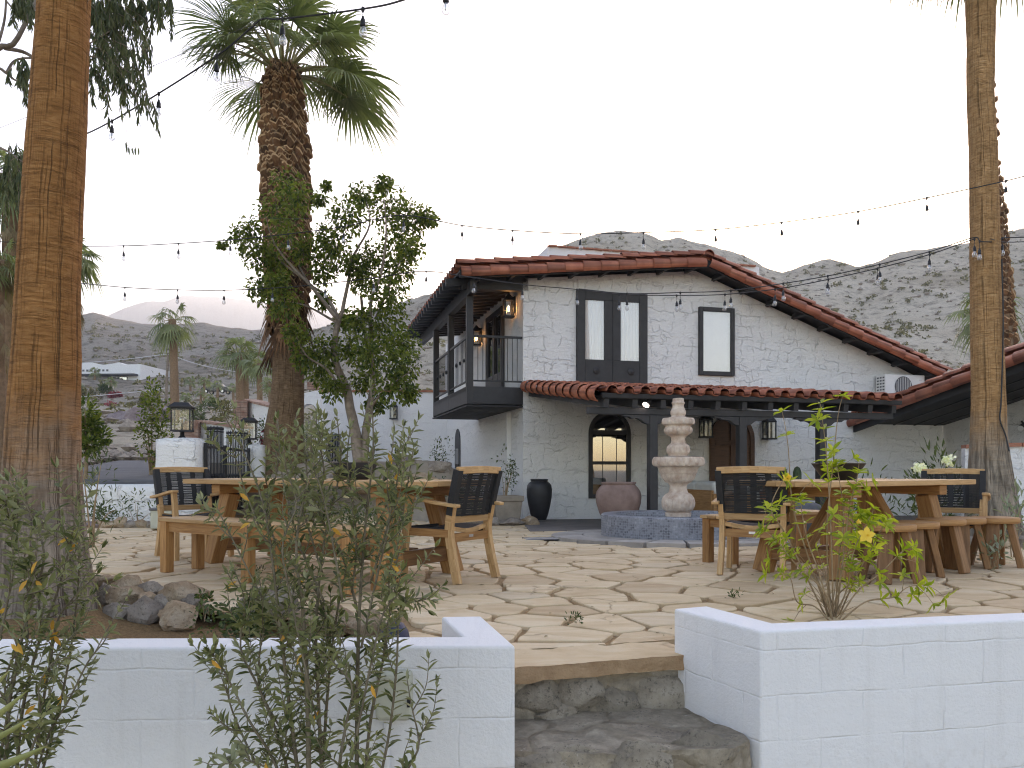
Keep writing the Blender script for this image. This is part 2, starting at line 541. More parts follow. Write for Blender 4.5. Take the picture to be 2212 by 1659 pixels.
MT['stepstone'] = mk_rock('lichen_stone', (.19, .165, .135), (.35, .305, .245), (.47, .42, .35), 6, 30, .9)
MT['fount'] = simple('carved_cantera', (.40, .275, .21), (.70, .60, .50), 9, .85, .8, 26, .014)
MT['terrapot'] = simple('weathered_terracotta', (.185, .115, .095), (.31, .215, .185), 4, .85, .45, 25, .01)
MT['claypot'] = simple('clay_pot', (.40, .15, .085), (.47, .19, .11), 6, .8)
MT['blackpot'] = simple('black_glaze', (.018, .018, .020), (.028, .028, .032), 5, .5, .15, 30, .004)
MT['urn'] = simple('cast_stone', (.20, .165, .13), (.30, .255, .205), 5, .9, .5, 30, .01)
MT['bowl'] = simple('dark_bronze', (.016, .013, .012), (.03, .024, .021), 8, .5)
MT['cushion'] = simple('cream_cushion', (.55, .55, .52), (.62, .62, .585), 12, .9, .3, 60, .004)
MT['curtain'] = simple('sheer_curtain', (.80, .79, .78), (.84, .83, .82), 6, .9)
MT['plastic'] = simple('white_enamel', (.70, .70, .69), (.76, .76, .75), 4, .4)
MT['grille'] = simple('grey_grille', (.10, .10, .11), None, rough=.5)
MT['box'] = simple('khaki_plastic', (.42, .42, .335), (.50, .50, .41), 3, .6, .25, 20, .004)
MT['pipe'] = simple('white_pipe', (.68, .68, .69), None, rough=.45)
MT['navy'] = simple('navy_plastic', (.026, .030, .065), (.035, .04, .08), 8, .5)
MT['grey_ball'] = simple('grey_fibre', (.075, .078, .085), (.105, .108, .115), 9, .8)
MT['zinc'] = simple('plate_metal', (.6, .6, .62), None, rough=.35, metallic=.8)
MT['dark_glass'] = NT('dark_glass').bsdf((.012, .012, .013), .02, None, 0, 1.0)
MT['glass'] = mk_glass('window_glass', .06)
MT['mirror_glass'] = mk_glass('reflective_glass', .42, (.25, .25, .25))
MT['bulb'] = mk_glass('bulb_glass', .16, (.93, .94, .95), .06)
MT['lantern_glass'] = mk_glass('seedy_glass', .035, (.93, .95, .94), .05, .3)
def emit(name, c, s):
    t = NT(name)
    e = t.n('ShaderNodeEmission', Color=(*c, 1), Strength=s)
    t.l(e.outputs[0], t.out.inputs['Surface'])
    return t.m
MT['filament'] = emit('warm_filament', (1.0, .50, .16), 22.0)
MT['spot'] = emit('white_spot', (1.0, .96, .88), 2.2)
MT['trunk_near'] = mk_trunk('palm_bark_orange', (.37, .168, .058), (.53, .275, .108), (.36, .295, .235))
MT['trunk_mid'] = mk_trunk('palm_bark_brown', (.24, .15, .088), (.36, .25, .16), (.30, .24, .185), .9, 30)
MT['trunk_right'] = mk_trunk('palm_bark_tan', (.44, .245, .108), (.60, .385, .20), (.36, .30, .235), 1.5, 26)
MT['trunk_far'] = simple('palm_bark_far', (.17, .105, .06), (.28, .18, .11), 14, .9, .6, 30, .03)
MT['boot'] = simple('leaf_base', (.075, .034, .016), (.19, .095, .044), 7, .85, .5, 30, .01, tint=(.5, 1.6))
MT['boot_tip'] = simple('leaf_base_rim', (.30, .175, .085), (.50, .34, .20), 9, .85, tint=(.6, 1.3))
MT['frond'] = leafmat('palm_frond', (.085, .115, .045), (.23, .26, .13), None, .42, .36, .5)
MT['frond_dry'] = leafmat('dry_frond', (.17, .125, .07), (.33, .26, .165), None, .8, .15, .2)
MT['petiole'] = simple('petiole', (.16, .15, .05), (.26, .22, .09), 10, .6)
MT['olive'] = leafmat('olive_leaf', (.050, .066, .022), (.24, .245, .10), (.27, .28, .17), .5, .16, .18)
MT['olive_yellow'] = leafmat('yellow_leaf', (.55, .26, .03), (.62, .34, .05), None, .5, .3)
MT['ficus'] = leafmat('ficus_leaf', (.034, .066, .015), (.175, .205, .045), None, .45, .5, .3)
MT['euca'] = leafmat('willow_leaf', (.058, .082, .042), (.13, .15, .082), None, .5, .25, .3)
MT['shrubleaf'] = leafmat('shrub_leaf', (.030, .055, .016), (.085, .115, .035), None, .45, .28, .4)
MT['lime'] = leafmat('lime_leaf', (.17, .25, .018), (.42, .45, .05), None, .42, .5, .4)
MT['greyleaf'] = leafmat('grey_leaf', (.16, .19, .13), (.30, .33, .25), None, .6, .25, .3)
MT['scrubleaf'] = leafmat('scrub_leaf', (.085, .085, .038), (.22, .19, .09), None, .8, .2, .2)
MT['petal'] = leafmat('yellow_petal', (.78, .52, .05), (.82, .60, .12), None, .5, .3, .3)
MT['petal_white'] = leafmat('white_petal', (.78, .78, .74), (.85, .85, .82), None, .5, .4, .3)
MT['petal_red'] = leafmat('crimson_petal', (.17, .035, .055), (.36, .07, .10), None, .5, .3, .3)
MT['bark'] = simple('grey_bark', (.145, .11, .082), (.30, .245, .195), 7, .9, .8, 26, .02)
MT['twig'] = simple('olive_twig', (.11, .088, .055), (.22, .185, .125), 14, .8, .3, 60, .003)
MT['twig_brown'] = simple('brown_twig', (.22, .14, .075), (.37, .27, .16), 14, .8, .3, 60, .003)
MT['agave'] = simple('agave_leaf', (.16, .19, .055), (.32, .31, .11), 6, .5, .2, 40, .003)
MT['cactus'] = simple('cactus_skin', (.045, .075, .035), (.07, .10, .05), 10, .7)
MT['carpaint'] = simple('dark_car_paint', (.012, .014, .018), None, rough=.25, spec=.6)
MT['rubber'] = simple('rubber', (.015, .015, .015), None, rough=.9)

# hills: pale gravel with darker rock and scrub
def mk_hill(name, c1, c2, c3, sc=.03, bs=.10, bd=3.0):
    t = NT(name)
    v = t.coord('Object')
    big = t.noise(v, sc, 8, .62)
    col = t.ramp(big, [(.32, c1), (.5, c2), (.68, c3)])
    rk = t.ramp(t.noise(v, sc * 11, 7, .75), [(.50, 0.0), (.63, .8)])
    col = t.mix(rk, col, tuple(c * .42 for c in c1))
    spk = t.ramp(t.noise(v, sc * 40, 4, .7), [(.58, 0.0), (.66, .6)])
    col = t.mix(spk, col, tuple(c * .5 for c in c2))
    if sc > .01:   # haze and glare painted in: hill colour paler to the right, towards the sun
        sx = t.n('ShaderNodeSeparateXYZ'); t.l(v, sx.inputs[0])
        dk = t.ramp(t.math('MULTIPLY_ADD', sx.outputs['X'], .005, t.math('MULTIPLY_ADD', big, .3, .45)), [(.30, 1.0), (.62, 0.0)])
        col = t.mix(dk, col, (.56, .56, .585), 'MULTIPLY')
    h = t.math('MULTIPLY_ADD', t.noise(v, sc * 30, 6, .7), .35, t.noise(v, bs, 9, .68))
    return t.bsdf(col, .95, t.bump(h, .9, bd), 0, .1)
MT['hill'] = mk_hill('desert_hill', (.40, .335, .25), (.53, .465, .37), (.62, .555, .46), .03, .16, 2.6)
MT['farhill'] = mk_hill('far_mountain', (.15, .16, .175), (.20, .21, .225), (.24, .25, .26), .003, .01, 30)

# ================================================================== sky, sun, camera
WB = (7480, 26)
HAZE = .00058
SUN_AZ, SUN_EL = R(17.3), R(11.2)          # azimuth to the right of straight ahead, elevation
w = bpy.data.worlds.new('World'); SC.world = w
w.use_nodes = True
nt = w.node_tree
bg = nt.nodes['Background']
sky = nt.nodes.new('ShaderNodeTexSky')
sky.sky_type = 'NISHITA'; sky.sun_disc = False
sky.sun_elevation = SUN_EL; sky.sun_rotation = SUN_AZ
sky.air_density = 1.0; sky.dust_density = 1.0; sky.ozone_density = 1.0
nt.links.new(sky.outputs[0], bg.inputs['Color'])
bg.inputs['Strength'].default_value = 0.14
sd = bpy.data.lights.new('sun', 'SUN')
sd.energy = 3.0; sd.angle = R(.53); sd.color = (1.0, .93, .84)
so = bpy.data.objects.new('sun', sd); COL.objects.link(so)
dirv = V((math.sin(SUN_AZ) * math.cos(SUN_EL), math.cos(SUN_AZ) * math.cos(SUN_EL), math.sin(SUN_EL)))
so.rotation_euler = dirv.to_track_quat('Z', 'Y').to_euler()
so.location = dirv * 40

cd = bpy.data.cameras.new('camera'); co = bpy.data.objects.new('camera', cd)
COL.objects.link(co); SC.camera = co
co.location = (0, 0, H); co.rotation_euler = (R(90), 0, 0)
cd.sensor_width = 36; cd.lens = F / 2212 * 36
cd.shift_y = (HY - 829.5) / 2212
cd.clip_start = .05; cd.clip_end = 20000
cd.dof.use_dof = False
vs = SC.view_settings
vs.view_transform = 'Standard'; vs.look = 'None'; vs.gamma = 1
vs.exposure = EXPOSURE = 2.2
vs.use_white_balance = True; vs.white_balance_temperature = WB[0]; vs.white_balance_tint = WB[1]
SC.cycles.use_denoising = True
SC.cycles.max_bounces = 7; SC.cycles.diffuse_bounces = 4; SC.cycles.glossy_bounces = 3
SC.cycles.transparent_max_bounces = 16; SC.cycles.transmission_bounces = 3
SC.cycles.volume_bounces = 0
SC.cycles.filter_width = 1.15
SC.cycles.sample_clamp_indirect = 8

# ================================================================== terrain
RIDGE = [(-3500, 690), (-1500, 700), (-500, 660), (-100, 700), (100, 692), (165, 680), (200, 674), (255, 690), (330, 698), (440, 698),
         (500, 707), (560, 712), (640, 715), (700, 706), (790, 676), (830, 663), (886, 645), (931, 633), (1040, 602), (1120, 575),
         (1150, 562), (1200, 530), (1265, 509), (1345, 496), (1390, 500), (1425, 516), (1470, 507), (1515, 522), (1570, 541), (1620, 558),
         (1660, 576), (1690, 583), (1740, 570), (1795, 560), (1850, 572), (1885, 565), (1930, 545), (2000, 536), (2060, 526),
         (2110, 518), (2160, 500), (2212, 492), (2400, 470), (2800, 440), (3600, 500), (6000, 600)]
RX = [a for a, b in RIDGE]; RY = [b for a, b in RIDGE]
PL_ = [(13.25, 1052), (15, 1042), (18, 1021), (24, 998), (30, 945), (40, 922), (60, 903), (80, 884), (100, 868), (160, 835), (220, 790)]
PR_ = [(13.25, 1050), (21, 1032), (30, 1022), (40, 1000), (80, 905), (150, 765), (220, 640)]
def terr(px, Y):
    b = sstep(520, 950, px)
    yr = float(np.interp(px, RX, RY))
    D = 360 - 90 * sstep(560, 1000, px)
    def prof(P):
        xs = [p[0] for p in P if p[0] < D * .72]; ys = [p[1] for p in P if p[0] < D * .72]
        last = ys[-1]
        # shape up to the ridge, then down behind it
        if Y <= xs[-1]: return float(np.interp(Y, xs, ys))
        if Y <= D:
            t = (Y - xs[-1]) / (D - xs[-1])
            return last + (yr - last) * (t ** .85)
        return yr + (Y - D) * 1.6
    y = prof(PL_) * (1 - b) + prof(PR_) * b
    X = (px - CX) / F * Y
    z = H + (HY - y) / F * Y
    a = sstep(26, 120, Y)
    n = fbm((X * .018, Y * .018, 3.1), 5) * 5.0 * sstep(60, 220, Y) * (1 - sstep(D - 130, D - 20, Y)) + fbm((X * .09, Y * .09, 1.7), 5) * (.05 + .8 * a)
    # gullies that run down the slope
    n += (abs(noise.noise(V((X * .03, Y * .008, 7.7)))) - .2) * -6.0 * sstep(90, 200, Y) * (1 - sstep(D - 90, D - 10, Y)) * b
    return X, z + n

pxs = list(np.linspace(-2600, -100, 46)) + list(np.linspace(-80, 2300, 340)) + list(np.linspace(2330, 5200, 50))
Ys = [12.9 * (520 / 12.9) ** (i / 190) for i in range(191)]
mb = []
for Y in Ys:
    for px in pxs:
        X, z = terr(px, Y)
        mb.append((X, Y, z))
W_ = len(pxs)
fs = []
for j in range(len(Ys) - 1):
    for i in range(W_ - 1):
        # leave out the terrain under the patio and the house (they have their own ground)
        if Ys[j] < 27.5 and 560 < pxs[i] < 3400: continue
        fs.append((j * W_ + i, j * W_ + i + 1, (j + 1) * W_ + i + 1, (j + 1) * W_ + i))
me = bpy.data.meshes.new('hills'); me.from_pydata(mb, [], fs)
me.materials.append(MT['hill'])
me.polygons.foreach_set('use_smooth', np.ones(len(fs), dtype=bool)); me.update()
hills = bpy.data.objects.new('hills', me); COL.objects.link(hills)
tag(hills, 'rocky desert hillside rising behind the white house', kind='structure')
def ground_at(px, Y):
    X, z = terr(px, Y)
    return V((X, Y, z))

# the pale mountain range far away
FAR = [(-4000, 640), (-900, 650), (-200, 690), (160, 700), (230, 683), (262, 668), (300, 655), (325, 650), (352, 652), (380, 642), (402, 637), (430, 641), (470, 641), (530, 648), (580, 655), (680, 668), (800, 690), (1000, 720), (1600, 760), (5000, 760)]
vs_, fs_ = [], []
N_ = 400
for j, (fy, yy) in enumerate(((1700, 1010), (1900, 880), (2050, 770), (2200, None), (2600, 900))):
    for i in range(N_):
        px = -1500 + 5000 * i / (N_ - 1)
        r = float(np.interp(px, [a for a, b in FAR], [b for a, b in FAR]))
        y = r if yy is None else max(yy, r + 6)
        wob = fbm((px * .012, j * 3.3, 0), 4) * (60 if yy is not None else 0)
        Y = fy + fbm((px * .006, j * 9.1, 4), 4) * 60
        P = at(px, y + (1.2 * fbm((px * .05, 9, 2), 3) if yy is None else wob * .2), Y)
        vs_.append(P)
for j in range(4):
    for i in range(N_ - 1):
        fs_.append((j * N_ + i, j * N_ + i + 1, (j + 1) * N_ + i + 1, (j + 1) * N_ + i))
me = bpy.data.meshes.new('mountains'); me.from_pydata([tuple(p) for p in vs_], [], fs_)
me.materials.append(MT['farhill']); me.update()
mt_o = bpy.data.objects.new('mountains', me); COL.objects.link(mt_o)
tag(mt_o, 'pale hazy mountain range on the horizon', kind='structure')

# ground: one sheet to the horizon, lower than everything else
m = MB()
m.add([(-3400, -560, -.62), (3400, -560, -.62), (3400, 3560, -.62), (-3400, 3560, -.62)], [(0, 1, 2, 3)])
tag(m.build('ground', MT['dirt']), 'bare sandy ground', kind='structure')

# patio bed of decomposed granite
def sand_ok(p, q):
    for (x, y) in (p[:2], q[:2]):
        if x > .95 and y < 3.40 + .205 * (x - 1.1): return False
        if -.2 < x <= .95 and y < 3.74 + .25 * x: return False
    return True

m = MB()
nx, ny = 180, 168
X0, X1, Y0, Y1 = -15.0, 16.0, 3.2, 24.0
gv = []
for j in range(ny + 1):
    for i in range(nx + 1):
        x = X0 + (X1 - X0) * i / nx; y = Y0 + (Y1 - Y0) * j / ny
        gv.append((x, y, g(x, y) - .019 + .006 * fbm((x * 2, y * 2, 0), 3)))
m.add(gv, [(j * (nx + 1) + i, j * (nx + 1) + i + 1, (j + 1) * (nx + 1) + i + 1, (j + 1) * (nx + 1) + i) for j in range(ny) for i in range(nx)
           if not (gv[j * (nx + 1) + i][0] < -.3 and gv[j * (nx + 1) + i][1] < np.interp(gv[j * (nx + 1) + i][0], [-2.6, -1.5, -.65], [5.3, 4.9, 4.0])) and sand_ok(gv[j * (nx + 1) + i], gv[j * (nx + 1) + i + 1])])
tag(m.build('sand_bed', MT['sand'], smooth=True), 'tan decomposed granite between the flagstones', kind='structure')

# ------------------------------------------------------------------ flagstones
def clip(poly, p, n):
    """keep the side of the line through p where (q-p).n <= 0"""
    out = []
    for i in range(len(poly)):
        a, b = poly[i], poly[(i + 1) % len(poly)]
        da = (a[0] - p[0]) * n[0] + (a[1] - p[1]) * n[1]
        db = (b[0] - p[0]) * n[0] + (b[1] - p[1]) * n[1]
        if da <= 0: out.append(a)
        if da * db < 0:
            t = da / (da - db)
            out.append((a[0] + (b[0] - a[0]) * t, a[1] + (b[1] - a[1]) * t))
    return out
seeds = []
tries = 0
rr = random.Random(5)
cell = {}
while tries < 40000:
    tries += 1
    x, y = rr.uniform(-13, 13.5), rr.uniform(3.3, 18.5)
    dmin = .27 + .50 * rr.random() ** 1.3
    ok = True
    cx_, cy_ = int(x // .9), int(y // .9)
    for i in (-1, 0, 1):
        for j in (-1, 0, 1):
            for q in cell.get((cx_ + i, cy_ + j), ()):
                if math.hypot((q[0] - x) * .86, (q[1] - y) * 1.12) < dmin: ok = False
    if ok:
        seeds.append((x, y)); cell.setdefault((cx_, cy_), []).append((x, y))
SA = np.array(seeds)
RINGC = V((2.39, 11.45)); RINGR = 1.82
def porch_y(x):            # the front edge of the porch slab
    return 13.05 + .265 * (x - .3)
m = MB()
for (x, y) in seeds:
    if x < -.72 and y < np.interp(x, [-2.6, -1.5, -.65], [5.55, 5.15, 4.25]): continue
    if x > .70 and y < 3.55 + .2035 * (x - 1.143): continue
    if math.hypot(x - RINGC.x, y - RINGC.y) < RINGR: continue
    if x > .35 and y > porch_y(x) + .1: continue
    if x < -3.4 and y > 12.55: continue
    if -3.4 <= x < -.2 and y > 15.6: continue
    d = (SA[:, 0] - x) ** 2 + (SA[:, 1] - y) ** 2
    nb = np.argsort(d)[1:26]
    poly = [(x - 1.4, y - 1.4), (x + 1.4, y - 1.4), (x + 1.4, y + 1.4), (x - 1.4, y + 1.4)]
    for k in nb:
        q = SA[k]
        n = ((q[0] - x), (q[1] - y)); L = math.hypot(*n); n = (n[0] / L, n[1] / L)
        gap = .006 + .017 * abs(noise.noise(V((x + q[0], y + q[1], 5))) * 1.6)
        poly = clip(poly, ((x + q[0]) / 2 - n[0] * gap, (y + q[1]) / 2 - n[1] * gap), n)
        if len(poly) < 3: break
    if len(poly) < 3: continue
    if -.30 < x < 1.0: poly = clip(poly, (.0, 3.895), (.26, -.965))
    elif x >= 1.0: poly = clip(poly, (1.1, 3.41), (.2, -.98))
    else: poly = clip(poly, (0, 3.45), (0, -1)) if x > -.9 else poly
    if len(poly) < 3: continue
    ar = abs(sum(poly[i][0] * poly[(i + 1) % len(poly)][1] - poly[(i + 1) % len(poly)][0] * poly[i][1] for i in range(len(poly)))) / 2
    if ar < .025: continue
    pts = []
    for i in range(len(poly)):
        a, b = poly[i], poly[(i + 1) % len(poly)]
        L = math.hypot(b[0] - a[0], b[1] - a[1])
        if L < .02: continue
        ns = max(2, int(L / .085))
        for k in range(ns):
            t = k / ns
            px_, py_ = a[0] + (b[0] - a[0]) * t, a[1] + (b[1] - a[1]) * t
            wv = .034 * fbm((px_ * 2.2, py_ * 2.2, 1 + x), 3) + .016 * fbm((px_ * 9, py_ * 9, 3), 2)
            r = math.hypot(px_ - x, py_ - y) + 1e-6
            s = 1 - (abs(wv) + .008 * (k == 0)) / r
            # take the sharp corners off
            pts.append((x + (px_ - x) * s, y + (py_ - y) * s))
    if len(pts) < 5: continue
    # soften the corners of the outline
    for _ in range(0):
        pts = [((pts[i - 1][0] + 2 * pts[i][0] + pts[(i + 1) % len(pts)][0]) / 4, (pts[i - 1][1] + 2 * pts[i][1] + pts[(i + 1) % len(pts)][1]) / 4) for i in range(len(pts))]
    n = len(pts)
    top = .008 * rr.random() + .003
    tx, ty = rr.uniform(-.008, .008), rr.uniform(-.008, .008)
    zt = lambda p: g(p[0], p[1]) + top + tx * (p[0] - x) + ty * (p[1] - y)
    inn = [(p[0] + (x - p[0]) * .008 / max(.05, math.hypot(p[0] - x, p[1] - y)), p[1] + (y - p[1]) * .008 / max(.05, math.hypot(p[0] - x, p[1] - y))) for p in pts]
    vv = [(p[0], p[1], zt(p) - .05) for p in pts] + [(p[0], p[1], zt(p) - .005) for p in pts] + [(p[0], p[1], zt(p)) for p in inn]
    ff = [tuple(range(2 * n, 3 * n))]
    for lv in (0, 1):
        ff += [(lv * n + i, lv * n + (i + 1) % n, (lv + 1) * n + (i + 1) % n, (lv + 1) * n + i) for i in range(n)]
    m.add(vv, ff, None, 0, rr.random())
pav = m.build('flagstone_paving', MT['flag'])
tag(pav, 'irregular sandstone crazy paving of the patio', kind='structure')

# grey stone ring round the fountain
m = MB()
z0 = g(RINGC.x, RINGC.y)
for k in range(22):
    a0, a1 = 2 * math.pi * k / 22 + .012, 2 * math.pi * (k + 1) / 22 - .012
    for (r0, r1) in ((.9, 1.36), (1.375, RINGR)):
        n = 5
        th = [a0 + (a1 - a0) * i / n for i in range(n + 1)]
        poly = [(RINGC.x + r1 * math.cos(t), RINGC.y + r1 * math.sin(t)) for t in th] + [(RINGC.x + r0 * math.cos(t), RINGC.y + r0 * math.sin(t)) for t in reversed(th)]
        m.prism([(p[0], p[1], g(p[0], p[1]) - .04) for p in poly], (0, 0, .082 + random.uniform(0, .006)))
tag(m.build('paved_ring', MT['ringstone']), 'low ring of grey paving round the fountain', kind='structure')

# porch slab under the pergola, and the asphalt drive
m = MB()
pc = [(.30, porch_y(.3)), (8.0, porch_y(8.0)), (12.5, 14.5), (12.5, 22.5), (9.5, 20.6), (.15, 17.9)]
m.prism([(x, y, g(x, y) - .02 + .012) for x, y in pc], (0, 0, .022))
tag(m.build('porch_floor', MT['slab']), 'concrete porch floor under the pergola, its shade put into the dark colour', kind='structure')
m = MB()
ro = []
for Y in (12.95, 14.5, 16, 18, 20.5, 23.4):
    l, r = np.interp(Y, [13.3, 16, 20.5, 23.4], [60, 110, 200, 258]), np.interp(Y, [13.3, 18, 23.4], [450, 420, 345])
    row = []
    for i in range(13):
        px = l + (r - l) * i / 12
        p = ground_at(px, Y); p.z += .075
        row.append(p)
    if not ro: ro.append([q - V((0, 0, .4)) for q in row])
    ro.append(row)
vv = [p for r_ in ro for p in r_]
m.add(vv, [(j * 13 + i, j * 13 + i + 1, (j + 1) * 13 + i + 1, (j + 1) * 13 + i) for j in range(6) for i in range(12)])
tag(m.build('driveway', MT['asphalt'], smooth=True), 'smooth grey asphalt drive beyond the low wall', kind='structure')

# planter floor with mulch
PALM = V((gx(97, 5.0), 5.0))
m = MB()
nx, ny = 70, 30
gv = []
for j in range(ny + 1):
    for i in range(nx + 1):
        x = -9 + 8.75 * i / nx; y = 3.1 + 2.8 * j / ny
        d = math.hypot(x - PALM.x, y - PALM.y)
        gv.append((x, y, -.12 + .16 * math.exp(-(d / .55) ** 2) + .018 * fbm((x * 5, y * 5, 0), 4)))
m.add(gv, [(j * (nx + 1) + i, j * (nx + 1) + i + 1, (j + 1) * (nx + 1) + i + 1, (j + 1) * (nx + 1) + i) for j in range(ny) for i in range(nx)])
tag(m.build('mulch_bed', MT['mulch'], smooth=True), 'brown wood mulch round the near palm', kind='structure')

# raised bed behind the left table
m = MB()
nx, ny = 46, 46
gv = []
for j in range(ny + 1):
    for i in range(nx + 1):
        x = -9.5 + 9.6 * i / nx; y = 15.0 + 16 * j / ny
        lim = np.interp(y, [15, 18, 27, 31], [-1.15, -1.9, -2.6, -3.6]) + 1.6
        z = -.25 + 1.28 * sstep(15.3, 16.9, y + .35 * fbm((x * .9, 2, 1), 3)) * sstep(0, 1.5, lim - x) * sstep(-8.6, -6.6, x) + .08 * fbm((x, y, 0), 4)
        gv.append((x, y, z))
m.add(gv, [(j * (nx + 1) + i, j * (nx + 1) + i + 1, (j + 1) * (nx + 1) + i + 1, (j + 1) * (nx + 1) + i) for j in range(ny) for i in range(nx)])
tag(m.build('raised_bed', MT['dirt'], smooth=True), 'raised earth bed behind the left table', kind='structure')

# ------------------------------------------------------------------ air
t = NT('haze_air')
pv_ = t.n('ShaderNodeVolumePrincipled')
pv_.inputs['Color'].default_value = (.86, .92, .95, 1)
pv_.inputs['Density'].default_value = HAZE
pv_.inputs['Anisotropy'].default_value = .4
t.l(pv_.outputs[0], t.out.inputs['Volume'])
m = MB(); m.box((0, 1500, 259), (7000, 4200, 521.5))
hz = m.build('haze', t.m)
tag(hz, 'thin warm haze over the valley', kind='stuff')
# ================================================================== the white house
UX, UY = .9666, .2563
RZH = math.atan2(UY, UX)
C0 = V((.247, 17.7, 0))
def hl(px, py, w=0.0):
    """house coordinates (along the front, height) of a pixel on the plane w metres behind the front wall"""
    k = (px - CX) / F
    t = (k * (C0.y + UX * w) - C0.x + UY * w) / (UX - UY * k)
    Y = C0.y + UY * t + UX * w
    return t, H + (HY - py) / F * Y
def sl(px, py, t=0.0):
    """depth and height of a pixel on the side plane at t"""
    k = (px - CX) / F
    w = (C0.x + UX * t - k * (C0.y + UY * t)) / (UY + UX * k)
    Y = C0.y + UY * t + UX * w
    return w, H + (HY - py) / F * Y
def hw(t, w, z=0.0):
    return V((C0.x + UX * t - UY * w, C0.y + UY * t + UX * w, z))

house = empty('house', C0, RZH, 'white stuccoed two storey house with red clay tile roof and balcony', 'house')

ZB = -.45
RIDGE_T, RIDGE_Z = 4.23, 5.82
EL_T, EL_Z = -1.58, 5.22
ER_T, ER_Z = 10.96, 3.34
def rooftop(t):
    return EL_Z + (RIDGE_Z - EL_Z) * (t - EL_T) / (RIDGE_T - EL_T) if t <= RIDGE_T else RIDGE_Z + (ER_Z - RIDGE_Z) * (t - RIDGE_T) / (ER_T - RIDGE_T)
TH = .29
DEPTH = 9.8
m = MB()
front = [(0, ZB), (0, rooftop(0) - TH + .03)] + [(t, rooftop(t) - TH + .03) for t in (1.5, 3, RIDGE_T, 6, 8, 10)] + [(10.96, rooftop(10.96) - TH), (11.27, 2.75), (11.27, ZB)]
# the front is cut into strips so that the stucco gets real undulation
m.prism([(t, 0, z) for t, z in front], (0, DEPTH, 0))
wall = m.build('wall', MT['stucco'], house)
wall['label'] = 'white stucco wall of hand trowelled texture'

# --- roof
def barrel(mb, a, b, acr, up, r0, r1, seg=7, lift=0.0, span=math.pi, thick=.012):
    """one half-round tile from a (upper) to b (lower)"""
    vs = []
    for (p, r, l) in ((a, r0, 0), (b, r1, lift)):
        for k in range(seg + 1):
            th = math.pi / 2 - span / 2 + span * k / seg
            vs.append(p + acr * (r * math.cos(th)) + up * (r * math.sin(th) + l))
    for (p, r, l) in ((b, r1 - thick, lift),):
        for k in range(seg + 1):
            th = math.pi / 2 - span / 2 + span * k / seg
            vs.append(p + acr * (r * math.cos(th)) + up * (r * math.sin(th) + l))
    n = seg + 1
    fs = [(k, k + 1, n + k + 1, n + k) for k in range(seg)] + [(n + k, n + k + 1, 2 * n + k + 1, 2 * n + k) for k in range(seg)]
    mb.add(vs, fs, [[(v.dot(acr), v.dot(a - b)) for v in (vs[i] for i in fc)] for fc in fs])

def barrel_roof(mb, O, across, down, ncol, pitch, nrow, expo, r=.105, skip=None):
    """covers on top, pans between; O is the upper corner of the field"""
    A = V(across).normalized(); D = V(down).normalized(); U = A.cross(D)
    if U.z < 0: U = -U
    for c in range(ncol):
        for rw in range(nrow):
            if skip and skip(c, rw): continue
            jx = random.uniform(-.008, .008); jz = random.uniform(-.004, .008)
            a = V(O) + A * ((c + .5) * pitch + jx) + D * (rw * expo - .05) + U * (.035 + jz)
            b = V(O) + A * ((c + .5) * pitch + jx * .3) + D * ((rw + 1) * expo + .03) + U * (.035 + jz)
            barrel(mb, a, b, A, U, r * .86, r, lift=.022)
        if c < ncol - 1:
            for rw in range(nrow):
                if skip and skip(c, rw): continue
                a = V(O) + A * ((c + 1) * pitch) + D * (rw * expo) + U * .10
                b = V(O) + A * ((c + 1) * pitch) + D * ((rw + 1) * expo + .02) + U * .085
                barrel(mb, a, b, A, -U, r * .92, r * .84, seg=5, lift=-.012)

W0, W1 = -.62, 7.55
mr = MB()
dl = V((EL_T - RIDGE_T, 0, EL_Z - RIDGE_Z)); dr = V((ER_T - RIDGE_T, 0, ER_Z - RIDGE_Z))
for (d, Ln) in ((dl, dl.length), (dr, dr.length)):
    nr = int(round(Ln / .41)); nc = 27
    barrel_roof(mr, V((RIDGE_T, W0 + .10, RIDGE_Z - .13)), (0, 1, 0), d, nc, (W1 - W0 - .1) / nc, nr, Ln / nr)
    # the rake: a raised row along the edge and a bigger one hung over the fascia
    D = d.normalized(); U = V((0, 1, 0)).cross(D); U = U if U.z > 0 else -U
    n2 = int(round(Ln / .43))
    for k in range(n2):
        e = Ln / n2
        jz = random.uniform(-.006, .012)
        a = V((RIDGE_T, W0 + .10, RIDGE_Z)) + D * (k * e - .05) + U * (-.03 + jz)
        b = V((RIDGE_T, W0 + .10, RIDGE_Z)) + D * ((k + 1) * e + .03) + U * (-.03 + jz)
        barrel(mr, a, b, V((0, 1, 0)), U, .095, .11, lift=.028)
        jz = random.uniform(-.01, .01); jy = random.uniform(-.012, .012)
        a = V((RIDGE_T, W0 + .035 + jy, RIDGE_Z)) + D * ((k + .35) * e - .05) + U * (-.205 + jz)
        b = V((RIDGE_T, W0 + .02 + jy, RIDGE_Z)) + D * ((k + 1.35) * e + .03) + U * (-.205 + jz)
        if k == n2 - 1: b -= D * .2
        NA, NU = V((0, .55, 0)) + U * .83, U * .55 + V((0, -.83, 0))
        barrel(mr, a, b, NA.normalized(), NU.normalized(), .115, .13, seg=9, lift=.014)
# ridge caps, running back from the front gable
for k in range(19):
    a = V((RIDGE_T, W0 + .43 * (k + 1) + .04, RIDGE_Z - .07)); b = V((RIDGE_T, W0 + .43 * k - .03, RIDGE_Z - .07))
    barrel(mr, a, b, V((1, 0, 0)), V((0, 0, 1)), .12, .135, lift=.018)
rt = mr.build('roof_tiles', MT['tile'], house, smooth=True, fixn=False)
rt['label'] = 'weathered red barrel tiles'

